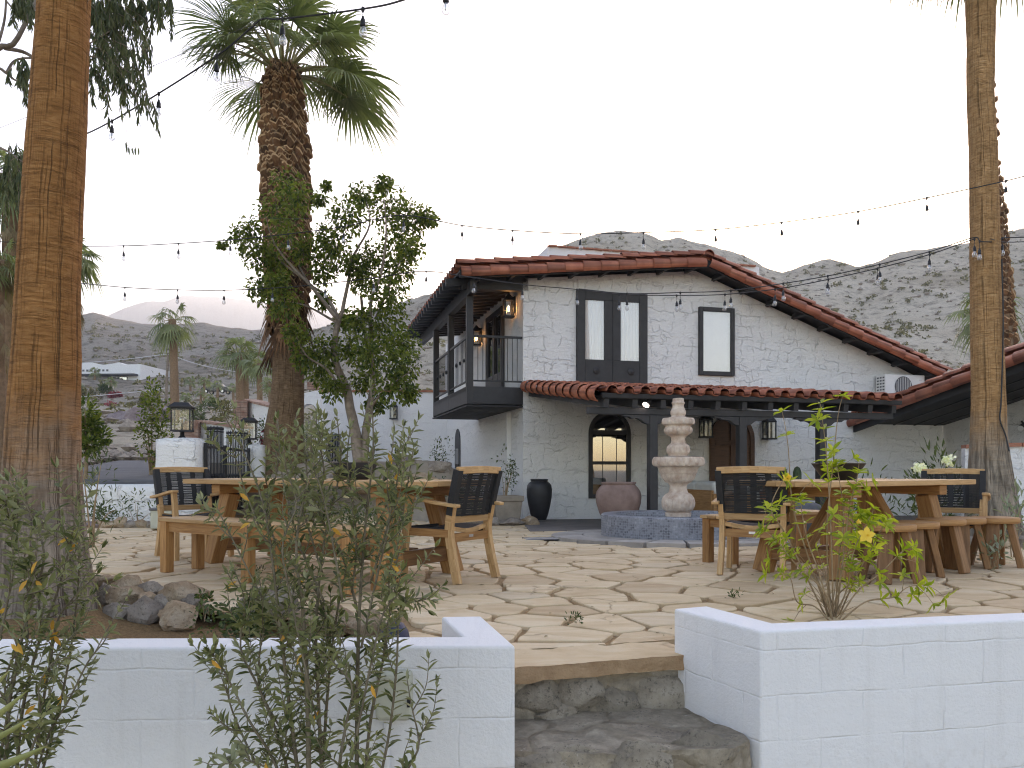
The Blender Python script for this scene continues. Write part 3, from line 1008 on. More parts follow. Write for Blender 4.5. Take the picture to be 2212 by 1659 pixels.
m = MB()
for (ta, tb) in ((EL_T + .04, RIDGE_T), (RIDGE_T, ER_T - .03)):
    za, zb = rooftop(ta) - .14, rooftop(tb) - .14
    q = [(ta, W0 + .06, za), (tb, W0 + .06, zb), (tb, W0 + .06, zb - .045), (ta, W0 + .06, za - .045)]
    m.prism(q, (0, W1 - W0 - .06, 0))
    q = [(ta, W0 + .035, za - .05), (tb, W0 + .035, zb - .05), (tb, W0 + .035, zb - .175), (ta, W0 + .035, za - .175)]
    m.prism(q, (0, .06, 0))
ro_ = m.build('roof_deck', MT['char_soft'], house); ro_['label'] = 'dark painted roof boards and fascia'
# lookouts under the rake and rafters under the eave
for i in range(17):
    t = EL_T + .5 + i * .72
    if t > ER_T - .2: break
    m = MB()
    z = rooftop(t) - .255
    m.box((t, W0 / 2 + .02, z), (.075, abs(W0) - .06, .12), Matrix.Rotation(-math.atan2(rooftop(t + .1) - rooftop(t), .1), 3, 'Y'))
    m.build('lookout', MT['char'], house)
for i in range(19):
    wv = .02 + i * .40
    m = MB()
    ta, tb = EL_T - .16, .05
    m.beam((ta, wv, rooftop(ta) - .27), (tb, wv, rooftop(tb) - .27), .085, .155)
    m.build('rafter', MT['char'], house)

# --- balcony on the left side
BT = -1.27
BZ = hl(1010, 833)[1]
BL = 4.6
m = MB()
m.box((BT / 2, BL / 2, BZ - .06), (-BT, BL, .10))
m.box((BT / 2, .045, BZ - .20), (-BT - .004, .085, .38))
m.box((BT + .04, BL / 2 + .045, BZ - .20), (.08, BL - .09, .36))
for i in range(9):
    m.box((BT / 2 + .02, .3 + i * .52, BZ - .24), (-BT - .10, .10, .30))
bf = m.build('balcony_floor', MT['char'], house)
m = MB()
for i in range(9):
    z = BZ - .41
    m.box((BT / 2, .26 + i * .52, z - .02), (-BT + .02, .50, .035))
m.build('balcony_soffit', MT['char_soft'], house)
RTOP = hl(1008, 724)[1]
for (wv) in (.07, 2.32, 4.53):
    m = MB(); ztop = rooftop(BT) - .50
    m.box((BT + .07, wv, (ztop + BZ - .4) / 2), (.145, .145, ztop - BZ + .4))
    bevel(m.build('balcony_post', MT['char'], house), .012)
m = MB()
zb_ = rooftop(BT) - .45
m.beam((BT + .07, -.35, zb_), (BT + .07, BL + 2.6, zb_), .15, .26)
m.beam((BT - .1, .07, zb_ + .17), (.12, .07, zb_ + .20), .14, .30)
m.build('balcony_beam', MT['char'], house)
def railing(p, q, nb, ornament=False):
    m = MB()
    p, q = V(p), V(q)
    m.beam(p + V((0, 0, RTOP)), q + V((0, 0, RTOP)), .045, .05)
    m.beam(p + V((0, 0, BZ + .12)), q + V((0, 0, BZ + .12)), .03, .035)
    for k in range(1, nb):
        a = p.lerp(q, k / nb)
        m.beam(a + V((0, 0, BZ + .12)), a + V((0, 0, RTOP)), .013, .013, up=(1, 0, 0))
        if ornament and k % 3 == 0:
            for s_ in (-1, 1):
                pts = [a + (q - p).normalized() * (s_ * (.012 + .035 * math.sin(th))) + V((0, 0, BZ + .62 + .12 * (th / math.pi - .5))) for th in np.linspace(0, math.pi, 9)]
                m.tube(pts, .008, 5)
            m.lathe([(.002, -.05), (.022, -.03), (.03, 0), (.022, .03), (.002, .05)], a + V((0, 0, BZ + .62)), 8)
    m.build('balcony_railing', MT['iron'], house)
railing((BT + .14, .05, 0), (-.01, .05, 0), 10)
railing((BT + .05, .14, 0), (BT + .05, 2.25, 0), 14, True)
railing((BT + .05, 2.40, 0), (BT + .05, 4.46, 0), 14, True)

# balcony door on the side wall
w0, z1 = sl(1090, 661); w1, _ = sl(1055, 661)
m = MB()
for (a, b) in ((w0, w0 + .12), (w1 - .12, w1), ((w0 + w1) / 2 - .09, (w0 + w1) / 2 + .09)):
    m.box((-.035, (a + b) / 2, (BZ + z1) / 2), (.09, b - a, z1 - BZ))
m.box((-.035, (w0 + w1) / 2, z1 - .06), (.088, w1 - w0 - .25, .12))
m.box((-.035, (w0 + w1) / 2, BZ + .3), (.086, w1 - w0 - .25, .5))
bd_ = m.build('balcony_door', MT['char'], house)
m = MB()
m.box((-.02, (w0 + w1) / 2, (BZ + z1) / 2 + .1), (.012, w1 - w0 - .2, z1 - BZ - .5))
m.build('pane', MT['dark_glass'], bd_)

# --- upper french doors
def framed(name, t0, t1, z0, z1, fr, depth=.10, mid=None, low=None, glass='glass', label=None, back='curtain', folds=True, mat='char'):
    m = MB()
    yc = -depth / 2 + .02
    def bar(a, b, c, d, ex=0.0): m.box(((a + b) / 2, yc - ex / 2, (c + d) / 2), (b - a, depth + ex, d - c))
    bar(t0, t0 + fr, z0, z1); bar(t1 - fr, t1, z0, z1)
    bar(t0 + fr, t1 - fr, z1 - fr, z1, -.004)
    zl = z0 + (low or fr)
    bar(t0 + fr, t1 - fr, z0, zl, -.004)
    cells = [(t0 + fr, t1 - fr)]
    if mid:
        c = (t0 + t1) / 2
        bar(c - mid / 2, c + mid / 2, zl, z1 - fr, -.006)
        m.box((c, yc - .004 - depth / 2, (z0 + z1) / 2), (.014, .012, z1 - z0 - .02))
        cells = [(t0 + fr, c - mid / 2), (c + mid / 2, t1 - fr)]
    o = m.build(name, MT[mat], house); bevel(o, .008, 1)
    if label: o['label'] = label
    for (a, b) in cells:
        mp = MB(); mp.box(((a + b) / 2, -.045, (zl + z1 - fr) / 2), (b - a, .006, z1 - fr - zl))
        mp.build('pane', MT[glass], o)
        mc = MB()
        n = 40
        vs = []
        for i in range(n + 1):
            t = a + (b - a) * i / n
            y = -.018 + (.010 * math.sin(i * 1.05) + .006 * math.sin(i * 2.3 + 1) if folds else 0)
            vs += [(t, y, zl), (t, y, z1 - fr)]
        mc.add(vs, [(2 * i, 2 * i + 2, 2 * i + 3, 2 * i + 1) for i in range(n)])
        mc.build('curtain' if folds else 'blind', MT[back], o, smooth=folds)
    return o
ta, za = hl(1244, 628); tb, _ = hl(1396, 640); _, zb2 = hl(1320, 828)
fd = framed('french_door', ta, tb, zb2, za, .20, mid=.40, low=.52, label='charcoal double door with tall panes and white curtains')
for c in ((ta + (tb - ta) * .27), (ta + (tb - ta) * .76)):
    m = MB(); m.lathe([(.001, .035), (.03, .03), (.05, .018), (.075, .012), (.085, 0)][::-1], (0, 0, 0), 20)
    b_ = m.build('boss', MT['char'], fd, smooth=40); b_.location = (c, -.085, zb2 + .27); b_.rotation_euler = (R(90), 0, 0)
ta, za = hl(1508, 663); tb, _ = hl(1584, 667); _, zb3 = hl(1546, 812)
framed('upper_window', ta, tb, zb3, za, .10, label='single tall upper window with pale blind', folds=False, back='curtain')

# --- arched window and arched door at ground level
def arch_pts(t0, t1, z0, zs, n=18):
    c, r = (t0 + t1) / 2, (t1 - t0) / 2
    return [(t0, z0)] + [(c - r * math.cos(math.pi * i / n), zs + r * math.sin(math.pi * i / n)) for i in range(n + 1)] + [(t1, z0)]
def arch_band(m, t0, t1, z0, zs, wd, y0, y1, bottom=True):
    o_ = arch_pts(t0, t1, z0, zs); i_ = arch_pts(t0 + wd, t1 - wd, z0 + (wd if bottom else 0), zs)
    n = len(o_)
    vs = [(t, y0, z) for t, z in o_] + [(t, y0, z) for t, z in i_] + [(t, y1, z) for t, z in o_] + [(t, y1, z) for t, z in i_]
    fs = []
    rng_ = range(n) if bottom else range(n - 1)
    for k in rng_:
        k2 = (k + 1) % n
        fs += [(k, k2, n + k2, n + k), (2 * n + k, 3 * n + k, 3 * n + k2, 2 * n + k2), (k, 2 * n + k, 2 * n + k2, k2), (n + k, n + k2, 3 * n + k2, 3 * n + k)]
    m.add(vs, fs)
ta, zt_ = hl(1271, 887); tb, _ = hl(1361, 890); _, zb4 = hl(1315, 1076)
zs = zt_ - (tb - ta) / 2
m = MB(); arch_band(m, ta, tb, zb4, zs, .09, -.05, .04)
m.box(((ta + tb) / 2, -.01, zs + .02), (tb - ta - .16, .06, .10)); m.box(((ta + tb) / 2, -.01, hl(1315, 1000)[1]), (tb - ta - .16, .06, .075))
aw = m.build('arched_window', MT['char'], house); aw['label'] = 'tall arched window with dark frame and sky reflections'
m = MB(); m.prism([(t, -.012, z) for t, z in arch_pts(ta + .05, tb - .05, zb4 + .05, zs)], (0, .006, 0)); m.build('pane', MT['mirror_glass'], aw)
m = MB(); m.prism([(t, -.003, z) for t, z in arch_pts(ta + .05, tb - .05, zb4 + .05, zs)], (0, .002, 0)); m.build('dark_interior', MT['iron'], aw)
for k in (1, 2):
    m = MB(); tt = ta + (tb - ta) * k / 3
    m.box((tt, -.016, zs - .75), (.012, .008, 1.4)); m.build('muntin', MT['iron'], aw)

ta, zt_ = hl(1532, 894); tb, _ = hl(1627, 897); zd0 = -.30
zs = zt_ - (tb - ta) / 2
m = MB(); arch_band(m, ta, tb, zd0, zs, .11, -.07, .03, False)
ad = m.build('arched_door', MT['oldwood'], house); ad['label'] = 'arched dark plank door in a wooden surround'
m = MB(); m.prism([(t, -.03, z) for t, z in arch_pts(ta + .10, tb - .10, zd0, zs)], (0, .04, 0)); dl_ = m.build('door_leaf', MT['oldwood'], ad)
m = MB()
cx_ = (ta + tb) / 2
m.box((cx_, -.045, (zd0 + zt_) / 2 - .06), (.11, .04, zt_ - zd0 - .2)); m.box((cx_, -.047, zs - .1), (tb - ta - .26, .036, .12)); m.box((cx_, -.047, zd0 + .5), (tb - ta - .26, .036, .14))
m.build('door_rail', MT['oldwood'], ad)
m = MB(); m.lathe([(.001, 0), (.03, .01), (.035, .035), (.02, .055), (.001, .06)], (0, 0, 0), 12); k_ = m.build('handle', MT['iron'], ad, smooth=True); k_.location = (tb - .28, -.06, zd0 + 1.0); k_.rotation_euler = (R(90), 0, 0)

# slit window and drain pipe on the side wall
wa, za = sl(995, 925); wb, _ = sl(984, 925); _, zb5 = sl(990, 1012)
m = MB(); m.prism([(-.025, wv, z) for wv, z in arch_pts(wa, wb, zb5, za - (wb - wa) / 2, 8)], (.05, 0, 0)); sw = m.build('slit_window', MT['char'], house)
m = MB(); m.box((-.03, (wa + wb) / 2, zb5 + .35), (.012, (wb - wa) * .6, .55)); m.build('pane', MT['dark_glass'], sw)
wa, _ = sl(1103, 900)
m = MB(); m.box((-.05, wa, (BZ - .5 + ZB) / 2), (.09, .10, BZ - .5 - ZB)); m.build('drainpipe', MT['plastic'], house)

# rear parapet blocks seen over the roof
for (xa, xb, yt, wv, hh) in ((1183, 1405, 537, 6.4, 1.3), (1578, 1640, 571, 6.2, 1.4)):
    t0, z0 = hl(xa, yt, wv); t1, _ = hl(xb, yt, wv)
    m = MB()
    z1_ = hl((xa + xb) / 2, yt + 4, wv)[1]
    m.box(((t0 + t1) / 2, wv + .7, z1_ - hh / 2), (t1 - t0, 1.4, hh)); m.build('parapet', MT['stucco_far'], house)
    m = MB()
    for k in range(int((t1 - t0) / .3)):
        m.box((t0 + .15 + k * .3, wv + .02, z1_ + .02), (.27, .22, .045), Matrix.Rotation(random.uniform(-.05, .05), 3, 'Y'))
    m.build('parapet_coping', MT['coping'], house)

# --- the wing that comes forward on the right
WT0, WT1, WWT = 8.5, 16.5, 11.27
def wz(wv): return 2.13 - .2 * wv
m = MB()
WF = -8.0
D = V((0, 1, -.2)); 
Ln = V((0, -WF, -.2 * -WF)).length
nr = int(round(Ln / .41))
barrel_roof(m, V((WT0 + .12, WF, wz(WF) - .05)), (1, 0, 0), D, 26, .30, nr, Ln / nr)
Dn = D.normalized(); U = V((0, .2, 1)).normalized()
n2 = int(round(Ln / .5))
for k in range(n2):
    e = Ln / n2
    a = V((WT0 + .10, WF, wz(WF))) + Dn * (k * e - .05) + U * .10; b = V((WT0 + .10, WF, wz(WF))) + Dn * ((k + 1) * e + .03) + U * .10
    barrel(m, a, b, V((1, 0, 0)), U, .10, .115, lift=.03)
    a = V((WT0 + .03, WF, wz(WF))) + Dn * ((k + .4) * e - .05) + U * (-.09); b = V((WT0 + .02, WF, wz(WF))) + Dn * ((k + 1.4) * e + .03 - (.2 if k == n2 - 1 else 0)) + U * (-.09)
    NA, NU = V((.55, 0, 0)) + U * .83, U * .55 - V((.83, 0, 0))
    barrel(m, a, b, NA.normalized(), NU.normalized(), .13, .145, seg=9, lift=.016)
m.build('wing_roof_tiles', MT['tile'], house, smooth=True, fixn=False)
m = MB()
for (x0, x1, dz, th) in ((WT0 + .05, WT1, -.07, .05), (WT0 + .05, WT0 + .11, -.12, .21)):
    q = [(x0, WF, wz(WF) + dz), (x0, -.02, wz(-.02) + dz), (x0, -.02, wz(-.02) + dz - th), (x0, WF, wz(WF) + dz - th)]
    m.prism(q, (x1 - x0, 0, 0))
m.build('wing_roof_deck', MT['char_soft'], house)
for k in range(4):
    m = MB()
    x = WT0 + .62 + k * .62
    m.beam((x, WF + .1, wz(WF + .1) - .13), (x, -.03, wz(-.03) - .13), .05, .022)
    m.build('soffit_batten', MT['char'], house)
m = MB()
m.prism([(WWT, -.01, ZB), (WWT, -.01, wz(0) - .12), (WWT, WF + .9, wz(WF + .9) - .12), (WWT, WF + .9, ZB)], (4.6, 0, 0))
m.build('wing_wall', MT['stucco'], house)

# ================================================================== pergola
perg = empty('pergola', hw(0, -.02), RZH, 'charcoal timber pergola with clay tile roof against the white house', 'pergola')
PW = -4.67
PT1 = hl(1950, 850, PW)[0]
PZ0, PZ1 = 2.72, 2.13
m = MB()
D = V((0, PW + .02, PZ1 - PZ0)); Ln = D.length
nc = 20
barrel_roof(m, V((.06, -.02, PZ0)), (1, 0, 0), D, nc, (PT1 - .06) / nc, 11, Ln / 11)
# left rake, one row turned down over the edge
Dn = D.normalized(); U = V((1, 0, 0)).cross(Dn); U = U if U.z > 0 else -U
for k in range(11):
    e = Ln / 11
    a = V((.055, -.02, PZ0)) + Dn * (k * e - .04) + U * .0; b = V((.045, -.02, PZ0)) + Dn * ((k + 1) * e + .04) + U * .0
    NA, NU = V((.5, 0, 0)) + U * .86, U * .5 - V((.86, 0, 0))
    barrel(m, a, b, NA.normalized(), NU.normalized(), .125, .15, seg=10, lift=.02, span=math.pi * 1.05)
pt_ = m.build('roof_tiles', MT['tile'], perg, smooth=True, fixn=False)
m = MB()
q = [(.07, -.02, PZ0 - .03), (.07, PW + .06, PZ1 - .02), (.07, PW + .06, PZ1 - .06), (.07, -.02, PZ0 - .07)]
m.prism(q, (PT1 - .09, 0, 0))
m.box(((PT1 + .06) / 2, PW + .05, PZ1 - .012), (PT1 - .07, .035, .075))
m.build('roof_deck', MT['char_soft'], perg)
nraf = 12
for k in range(nraf):
    t = .16 + (PT1 - .28) * k / (nraf - 1)
    m = MB(); m.beam((t, -.03, PZ0 - .145), (t, PW + .10, PZ1 - .135), .095, .14)
    m.build('rafter', MT['char'], perg)
BW = PW + .30
m = MB()
m.beam((-.10 + .0, BW, PZ1 - .255), (PT1 - .02, BW, PZ1 - .255), .14, .115)
bm_ = m.build('beam', MT['char'], perg); bevel(bm_, .008, 1)
def ground_house(t, w):
    p = hw(t, w); return g(p.x, p.y)
ZC = PZ1 - .313
for px_ in (1408, 1600, 1772):
    t = hl(px_, 950, BW)[0]
    m = MB(); zg = ground_house(t, BW)
    m.box((t, BW, (zg + ZC - .01) / 2), (.15, .15, ZC - zg + .01))
    bevel(m.build('post', MT['char'], perg), .012)
    prof = [(-.56, 0), (-.56, -.02), (-.45, -.03), (-.40, -.06), (-.31, -.055), (-.24, -.075), (-.17, -.13), (-.08, -.155)]
    poly = prof + [(-x, z) for x, z in reversed(prof)]
    m = MB(); m.prism([(t + x, BW - .055, ZC + z - .004) for x, z in poly], (0, .11, 0))
    m.build('corbel', MT['char'], perg)

# ================================================================== things on the house
def lantern(name, loc, rz, label, lit=False, s=1.0, group=None):
    """box wall lantern hanging from a bracket"""
    e = empty(name, loc, rz, label, 'lantern', group)
    m = MB(); hw_, hh = .085 * s, .30 * s
    for sx in (-1, 1):
        for sy in (-1, 1): m.box((sx * hw_, sy * hw_ - .13 * s, 0), (.018 * s, .018 * s, hh))
    for sy in (-1, 1): m.box((0, sy * hw_ - .13 * s, 0), (.012 * s, .012 * s, hh - .005))
    m.box((0, -.13 * s, -hh / 2 - .015 * s), (.21 * s, .21 * s, .03 * s))
    m.build('frame', MT['iron'], e)
    m = MB(); m.lathe([(.135 * s, hh / 2), (.14 * s, hh / 2 + .02 * s), (.10 * s, hh / 2 + .07 * s), (.045 * s, hh / 2 + .12 * s), (.02 * s, hh / 2 + .15 * s)], (0, -.13 * s, 0), 4)
    for k, v_ in enumerate(m.v):
        p = V(v_) - V((0, -.13 * s, 0)); p.rotate(Matrix.Rotation(R(45), 3, 'Z')); m.v[k] = tuple(p + V((0, -.13 * s, 0)))
    m.build('cap', MT['iron'], e)
    m = MB(); m.box((0, -.012, hh * .25), (.08 * s, .022, .34 * s)); m.beam((0, -.01, hh * .75), (0, -.13 * s, hh * .80), .022 * s, .022 * s); m.beam((0, -.13 * s, hh * .82), (0, -.13 * s, hh * .66), .02 * s, .02 * s, up=(1, 0, 0))
    m.build('bracket', MT['iron'], e)
    m = MB(); m.box((0, -.13 * s, 0), (.165 * s, .165 * s, hh - .01)); m.build('glass', MT['lantern_glass'], e)
    m = MB(); m.lathe([(.004, -.07), (.016, -.05), (.022, -.01), (.014, .04), (.003, .07)], (0, -.13 * s, 0), 10)
    m.build('bulb', MT['filament'] if lit else MT['plastic'], e, smooth=True)
    return e
t_, z_ = hl(1517, 926); lantern('wall_lantern', hw(t_, -.015, z_), RZH, 'black box lantern on the wall just left of the arched door', s=1.25)
t_, z_ = hl(1653, 930); lantern('wall_lantern', hw(t_, -.015, z_), RZH, 'black box lantern on the wall right of the arched door', s=1.25)
w_, z_ = sl(1102, 676); lantern('wall_lantern', hw(-.015, .65, z_), RZH - R(90), 'lit black lantern on the balcony wall near the corner', True, 1.15)
lantern('wall_lantern', hw(-.015, 4.13, hl(1030, 730, 4.1)[1]), RZH - R(90), 'lit black lantern at the far end of the balcony wall', True, 1.15)

# air conditioner
t0, z1_ = hl(1905, 808, -.3); t1, _ = hl(1990, 808, -.3)
ac = empty('air_conditioner', hw((t0 + t1) / 2, 0, z1_ - .62), RZH, 'white air conditioning unit on the wall above the pergola end', 'air conditioner')
wd = t1 - t0
m = MB(); m.box((0, -.25, .31), (wd, .34, .60)); bevel(m.build('casing', MT['plastic'], ac), .02)
m = MB(); m.lathe([(.235, 0), (.25, .006), (.255, .012)], (0, 0, 0), 32); o_ = m.build('fan_guard', MT['grille'], ac); o_.location = (-.06, -.42, .31); o_.rotation_euler = (R(90), 0, 0)
m = MB()
for k in range(9): m.box((-.06 - .2 + .05 * k, -.440, .31), (.009, .008, 2 * math.sqrt(max(.001, .235 ** 2 - (-.2 + .05 * k) ** 2))))
m.build('guard_bars', MT['plastic'], ac)
m = MB()
for k in range(7):
    for j in range(3): m.box((-wd / 2 - .003, -.36 + .1 * j, .08 + .075 * k), (.008, .06, .035))
m.build('side_vent', MT['grille'], ac)
m = MB(); m.box((wd / 2 - .13, -.423, .48), (.09, .006, .04)); m.build('badge', MT['zinc'], ac)
m = MB(); m.box((-.25, -.2, -.01), (.05, .4, .03)); m.box((.25, -.2, -.01), (.05, .4, .03)); m.build('bracket', MT['plastic'], ac)

# spot lamp on the pergola beam and one under the wing roof
def spotlight(loc, d, label, lit, s=1.0):
    e = empty('spotlight', loc, 0, label, 'spotlight')
    d = V(d).normalized()
    m = MB(); m.tube([V((0, 0, 0)), d * .12 * s], [.035 * s, .05 * s], 14); m.build('housing', MT['iron'], e)
    m = MB(); m.tube([d * .121 * s, d * .126 * s], [.046 * s, .046 * s], 14); m.build('lens', MT['spot'] if lit else MT['plastic'], e)
    m = MB(); m.beam((0, 0, 0), (0, .06 * s, .06 * s), .02 * s, .02 * s); m.build('arm', MT['iron'], e)
t_, z_ = hl(1404, 861, BW - .12)
spotlight(hw(t_, BW - .10, z_), (-.55, -.55, -.85), 'round white spot lamp on the pergola beam', True, 1.25)
spotlight(hw(WWT - .06, -2.45, 1.9), (-.8, -.5, -.5), 'black double spot lamp on the wall behind the right palm', False, 1.5)
# ================================================================== low walls and steps at the front
MT['flag_edge'] = simple('broken_sandstone', (.27, .165, .09), (.42, .28, .165), 8, .9, .9, 40, .012)
ZW = .215
KS = .85
def wallprism(name, poly, label, ztop=ZW, zb=-.62, mat='block'):
    m = MB()
    m.prism([(x * KS, y * KS, zb) for x, y in poly], (0, 0, ztop - zb))
    o = m.build(name, MT[mat]); bevel(o, .012, 3)
    return tag(o, label, 'wall')
wallprism('garden_wall', [(-9.0, 3.40), (.015, 3.575), (-.165, 4.30), (-.38, 4.285), (-.23, 3.775), (-9.0, 3.60)], 'low white block wall in front of the near palm')
wallprism('garden_wall', [(1.22, 3.90), (.92, 4.53), (1.13, 4.62), (1.345, 4.11), (9.5, 5.77), (9.5, 5.57)], 'low white block wall to the right of the steps')
st = empty('stone_steps', (.4, 3.5, -.3), 0, 'rubble stone steps with a sandstone slab on top between the white walls', 'steps')
st0 = V((.4, 3.5, -.3))
def rough_slab(poly, z0, z1, name, mat, amp=.012, sub=.045, parent=st, origin=st0, tintv=None, topamp=.004, frq=9, edge=None):
    """a slab whose faces are cut fine and broken up"""
    import bmesh
    bm = bmesh.new()
    vs = [bm.verts.new((x, y, z0)) for x, y in poly]
    f = bm.faces.new(vs)
    r = bmesh.ops.extrude_face_region(bm, geom=[f])
    for v in r['geom']:
        if isinstance(v, bmesh.types.BMVert): v.co.z = z1
    bmesh.ops.triangulate(bm, faces=bm.faces)
    for _ in range(7):
        long_ = [e for e in bm.edges if e.calc_length() > sub]
        if not long_: break
        bmesh.ops.subdivide_edges(bm, edges=long_, cuts=1)
        bmesh.ops.triangulate(bm, faces=bm.faces)
    bmesh.ops.recalc_face_normals(bm, faces=bm.faces)
    for v in bm.verts:
        n = v.normal
        k = fbm(v.co * frq, 4)
        a = topamp if n.z > .75 else amp
        v.co += n * (a * k)
    me = bpy.data.meshes.new(name); bm.to_mesh(me); bm.free()
    me.materials.append(MT[mat])
    at_ = me.attributes.new('tint', 'FLOAT', 'FACE'); at_.data.foreach_set('value', np.full(len(me.polygons), random.random() if tintv is None else tintv, dtype=np.float32))
    me.polygons.foreach_set('use_smooth', np.ones(len(me.polygons), dtype=bool)); me.set_sharp_from_angle(angle=R(42)); me.update()
    if edge:
        me.materials.append(MT[edge])
        me.polygons.foreach_set('material_index', np.array([1 if abs(p_.normal.z) < .6 else 0 for p_ in me.polygons], dtype=np.int32))
    o = bpy.data.objects.new(name, me); COL.objects.link(o)
    if parent is not None: o.parent = parent; o.location = -origin
    return o
o = rough_slab([(-.12, 3.50), (.30, 3.63), (.60, 3.72), (.83, 3.785), (.82, 3.93), (.80, 4.08), (.35, 3.97), (-.14, 3.84)], -.064, .006, 'top_slab', 'flag', .011, .03, tintv=.45, edge='flag_edge')
o['label'] = 'thick sandstone slab forming the top step'
def mk_rubble():
    t = NT('rubble_masonry')
    v = t.coord('Object', (1, 1, 1))
    wn = t.n('ShaderNodeTexNoise', Scale=3.0, Detail=4.0); t.l(v, wn.inputs['Vector'])
    vm = t.n('ShaderNodeVectorMath', _operation='MULTIPLY_ADD'); vm.inputs[1].default_value = (.34, .34, .34)
    t.l(wn.outputs['Color'], vm.inputs[0]); t.l(v, vm.inputs[2])
    ve = t.n('ShaderNodeTexVoronoi', _feature='DISTANCE_TO_EDGE', Scale=2.7); t.l(vm.outputs[0], ve.inputs['Vector'])
    vc = t.n('ShaderNodeTexVoronoi', _feature='F1', Scale=2.7); t.l(vm.outputs[0], vc.inputs['Vector'])
    gsc = t.n('ShaderNodeSeparateColor'); t.l(vc.outputs['Color'], gsc.inputs[0])
    stone = t.ramp(gsc.outputs[0], [(0, (.25, .20, .15)), (.35, (.36, .31, .24)), (.6, (.33, .295, .25)), (.85, (.42, .35, .255)), (1, (.33, .26, .18))])
    mott = t.noise(v, 11, 8, .7)
    stone = t.mix(1.0, stone, t.ramp(mott, [(.3, .55), (.7, 1.35)]), 'MULTIPLY')
    lich = t.ramp(t.noise(v, 62, 4, .8), [(.55, 0.0), (.64, 1.0)])
    lm = t.math('MULTIPLY', lich, t.ramp(t.noise(v, 5.5, 3), [(.50, 0.0), (.60, .85)]))
    stone = t.mix(lm, stone, (.045, .042, .048))
    pale = t.math('MULTIPLY', t.ramp(t.noise(v, 36, 4, .75), [(.58, 0.0), (.68, .8)]), t.ramp(t.noise(v, 4.2, 3), [(.5, 0.0), (.62, 1.0)]))
    stone = t.mix(pale, stone, (.44, .41, .36))
    edge = t.ramp(ve.outputs['Distance'], [(.0, 1.0), (.03, 1.0), (.075, 0.0)])
    ecol = t.ramp(t.noise(v, 14, 5, .7), [(.3, (.20, .165, .12)), (.7, (.36, .305, .23))])
    col = t.mix(t.math('MULTIPLY', edge, .85), stone, ecol)
    hgt = t.math('MULTIPLY_ADD', t.ramp(ve.outputs['Distance'], [(.0, 0.0), (.10, 1.0)]), 1.0, t.math('MULTIPLY', t.noise(v, 26, 9, .72), .8))
    return t.bsdf(col, .9, t.bump(hgt, .9, .022), 0, .2)
MT['rubble'] = mk_rubble()
rough_slab([(-.14, 3.58), (.86, 3.84), (.82, 4.12), (-.16, 3.9)], -.60, -.062, 'riser', 'rubble', .014, .035)
rough_slab([(-.03, 3.21), (.30, 3.17), (.65, 3.20), (.90, 3.24), (1.0, 3.34), (.96, 3.50), (.84, 3.88), (-.14, 3.66)], -.62, -.245, 'lower_step', 'rubble', .022, .035, topamp=.014, frq=6)

def set_stones():
    for k, (px, py, Y, rx, rz_) in enumerate([(1158, 1503, 3.66, 60, 44), (1248, 1500, 3.70, 42, 44), (1330, 1520, 3.74, 50, 34), (1425, 1500, 3.80, 66, 40), (1200, 1545, 3.66, 40, 20), (1512, 1618, 3.30, 66, 40), (1392, 1650, 3.20, 74, 46), (1210, 1652, 3.20, 84, 40)]):
        s_ = Y / F
        o = boulder(at(px, py, Y) - st0, (rx * s_ * 1.3, .052, rz_ * s_ * 1.3), 'stepstone', 300 + k, name='set_stone')
        o.parent = st
# electrical box on the left wall
eb = empty('electrical_box', at(854, 1496, 3.035), R(1.1), 'khaki plastic electrical box on the low white wall', 'electrical box')
m = MB(); m.box((0, -.03, 0), (.136, .072, .182)); bevel(m.build('cover', MT['box'], eb), .018, 3)
m = MB(); m.box((.058, -.068, -.02), (.012, .006, .032)); m.build('latch', MT['iron'], eb)
m = MB(); m.tube([(-.028, -.028, -.09), (-.028, -.028, -.58)], .012, 10); m.build('conduit', MT['pipe'], eb, smooth=40)

# path light at the end of the rocks
p = at(851, 1352, 4.12)
pl = empty('path_light', (p.x, p.y, -.10), 0, 'navy blue dome shaped path light beside the boulders', 'path light')
m = MB(); m.lathe([(.07, 0), (.082, .03), (.085, .10), (.075, .15), (.05, .19), (.005, .205)], (0, 0, 0), 24); m.build('hood', MT['navy'], pl, smooth=50)
m = MB(); m.lathe([(.03, -.05), (.03, .0)], (0, 0, 0), 12); m.build('stake', MT['iron'], pl)

# floor drain grate
p = V((gx(1172, 11.1), 11.1)); zg = g(p.x, p.y) + .012
dg = empty('drain_grate', (p.x, p.y, zg), .15, 'small flat metal drain cover in the paving', 'drain cover')
m = MB(); m.box((0, 0, 0), (.48, .34, .012)); m.build('plate', MT['zinc'], dg)
m = MB(); m.box((0, -.18, 0), (.52, .02, .014)); m.box((0, .18, 0), (.52, .02, .014)); m.build('rim', MT['iron'], dg)

# ================================================================== furniture
def frame_at(x, y, ang):
    """origin and rotation of an Empty standing on the patio"""
    return (x, y, g(x, y) + .006), ang

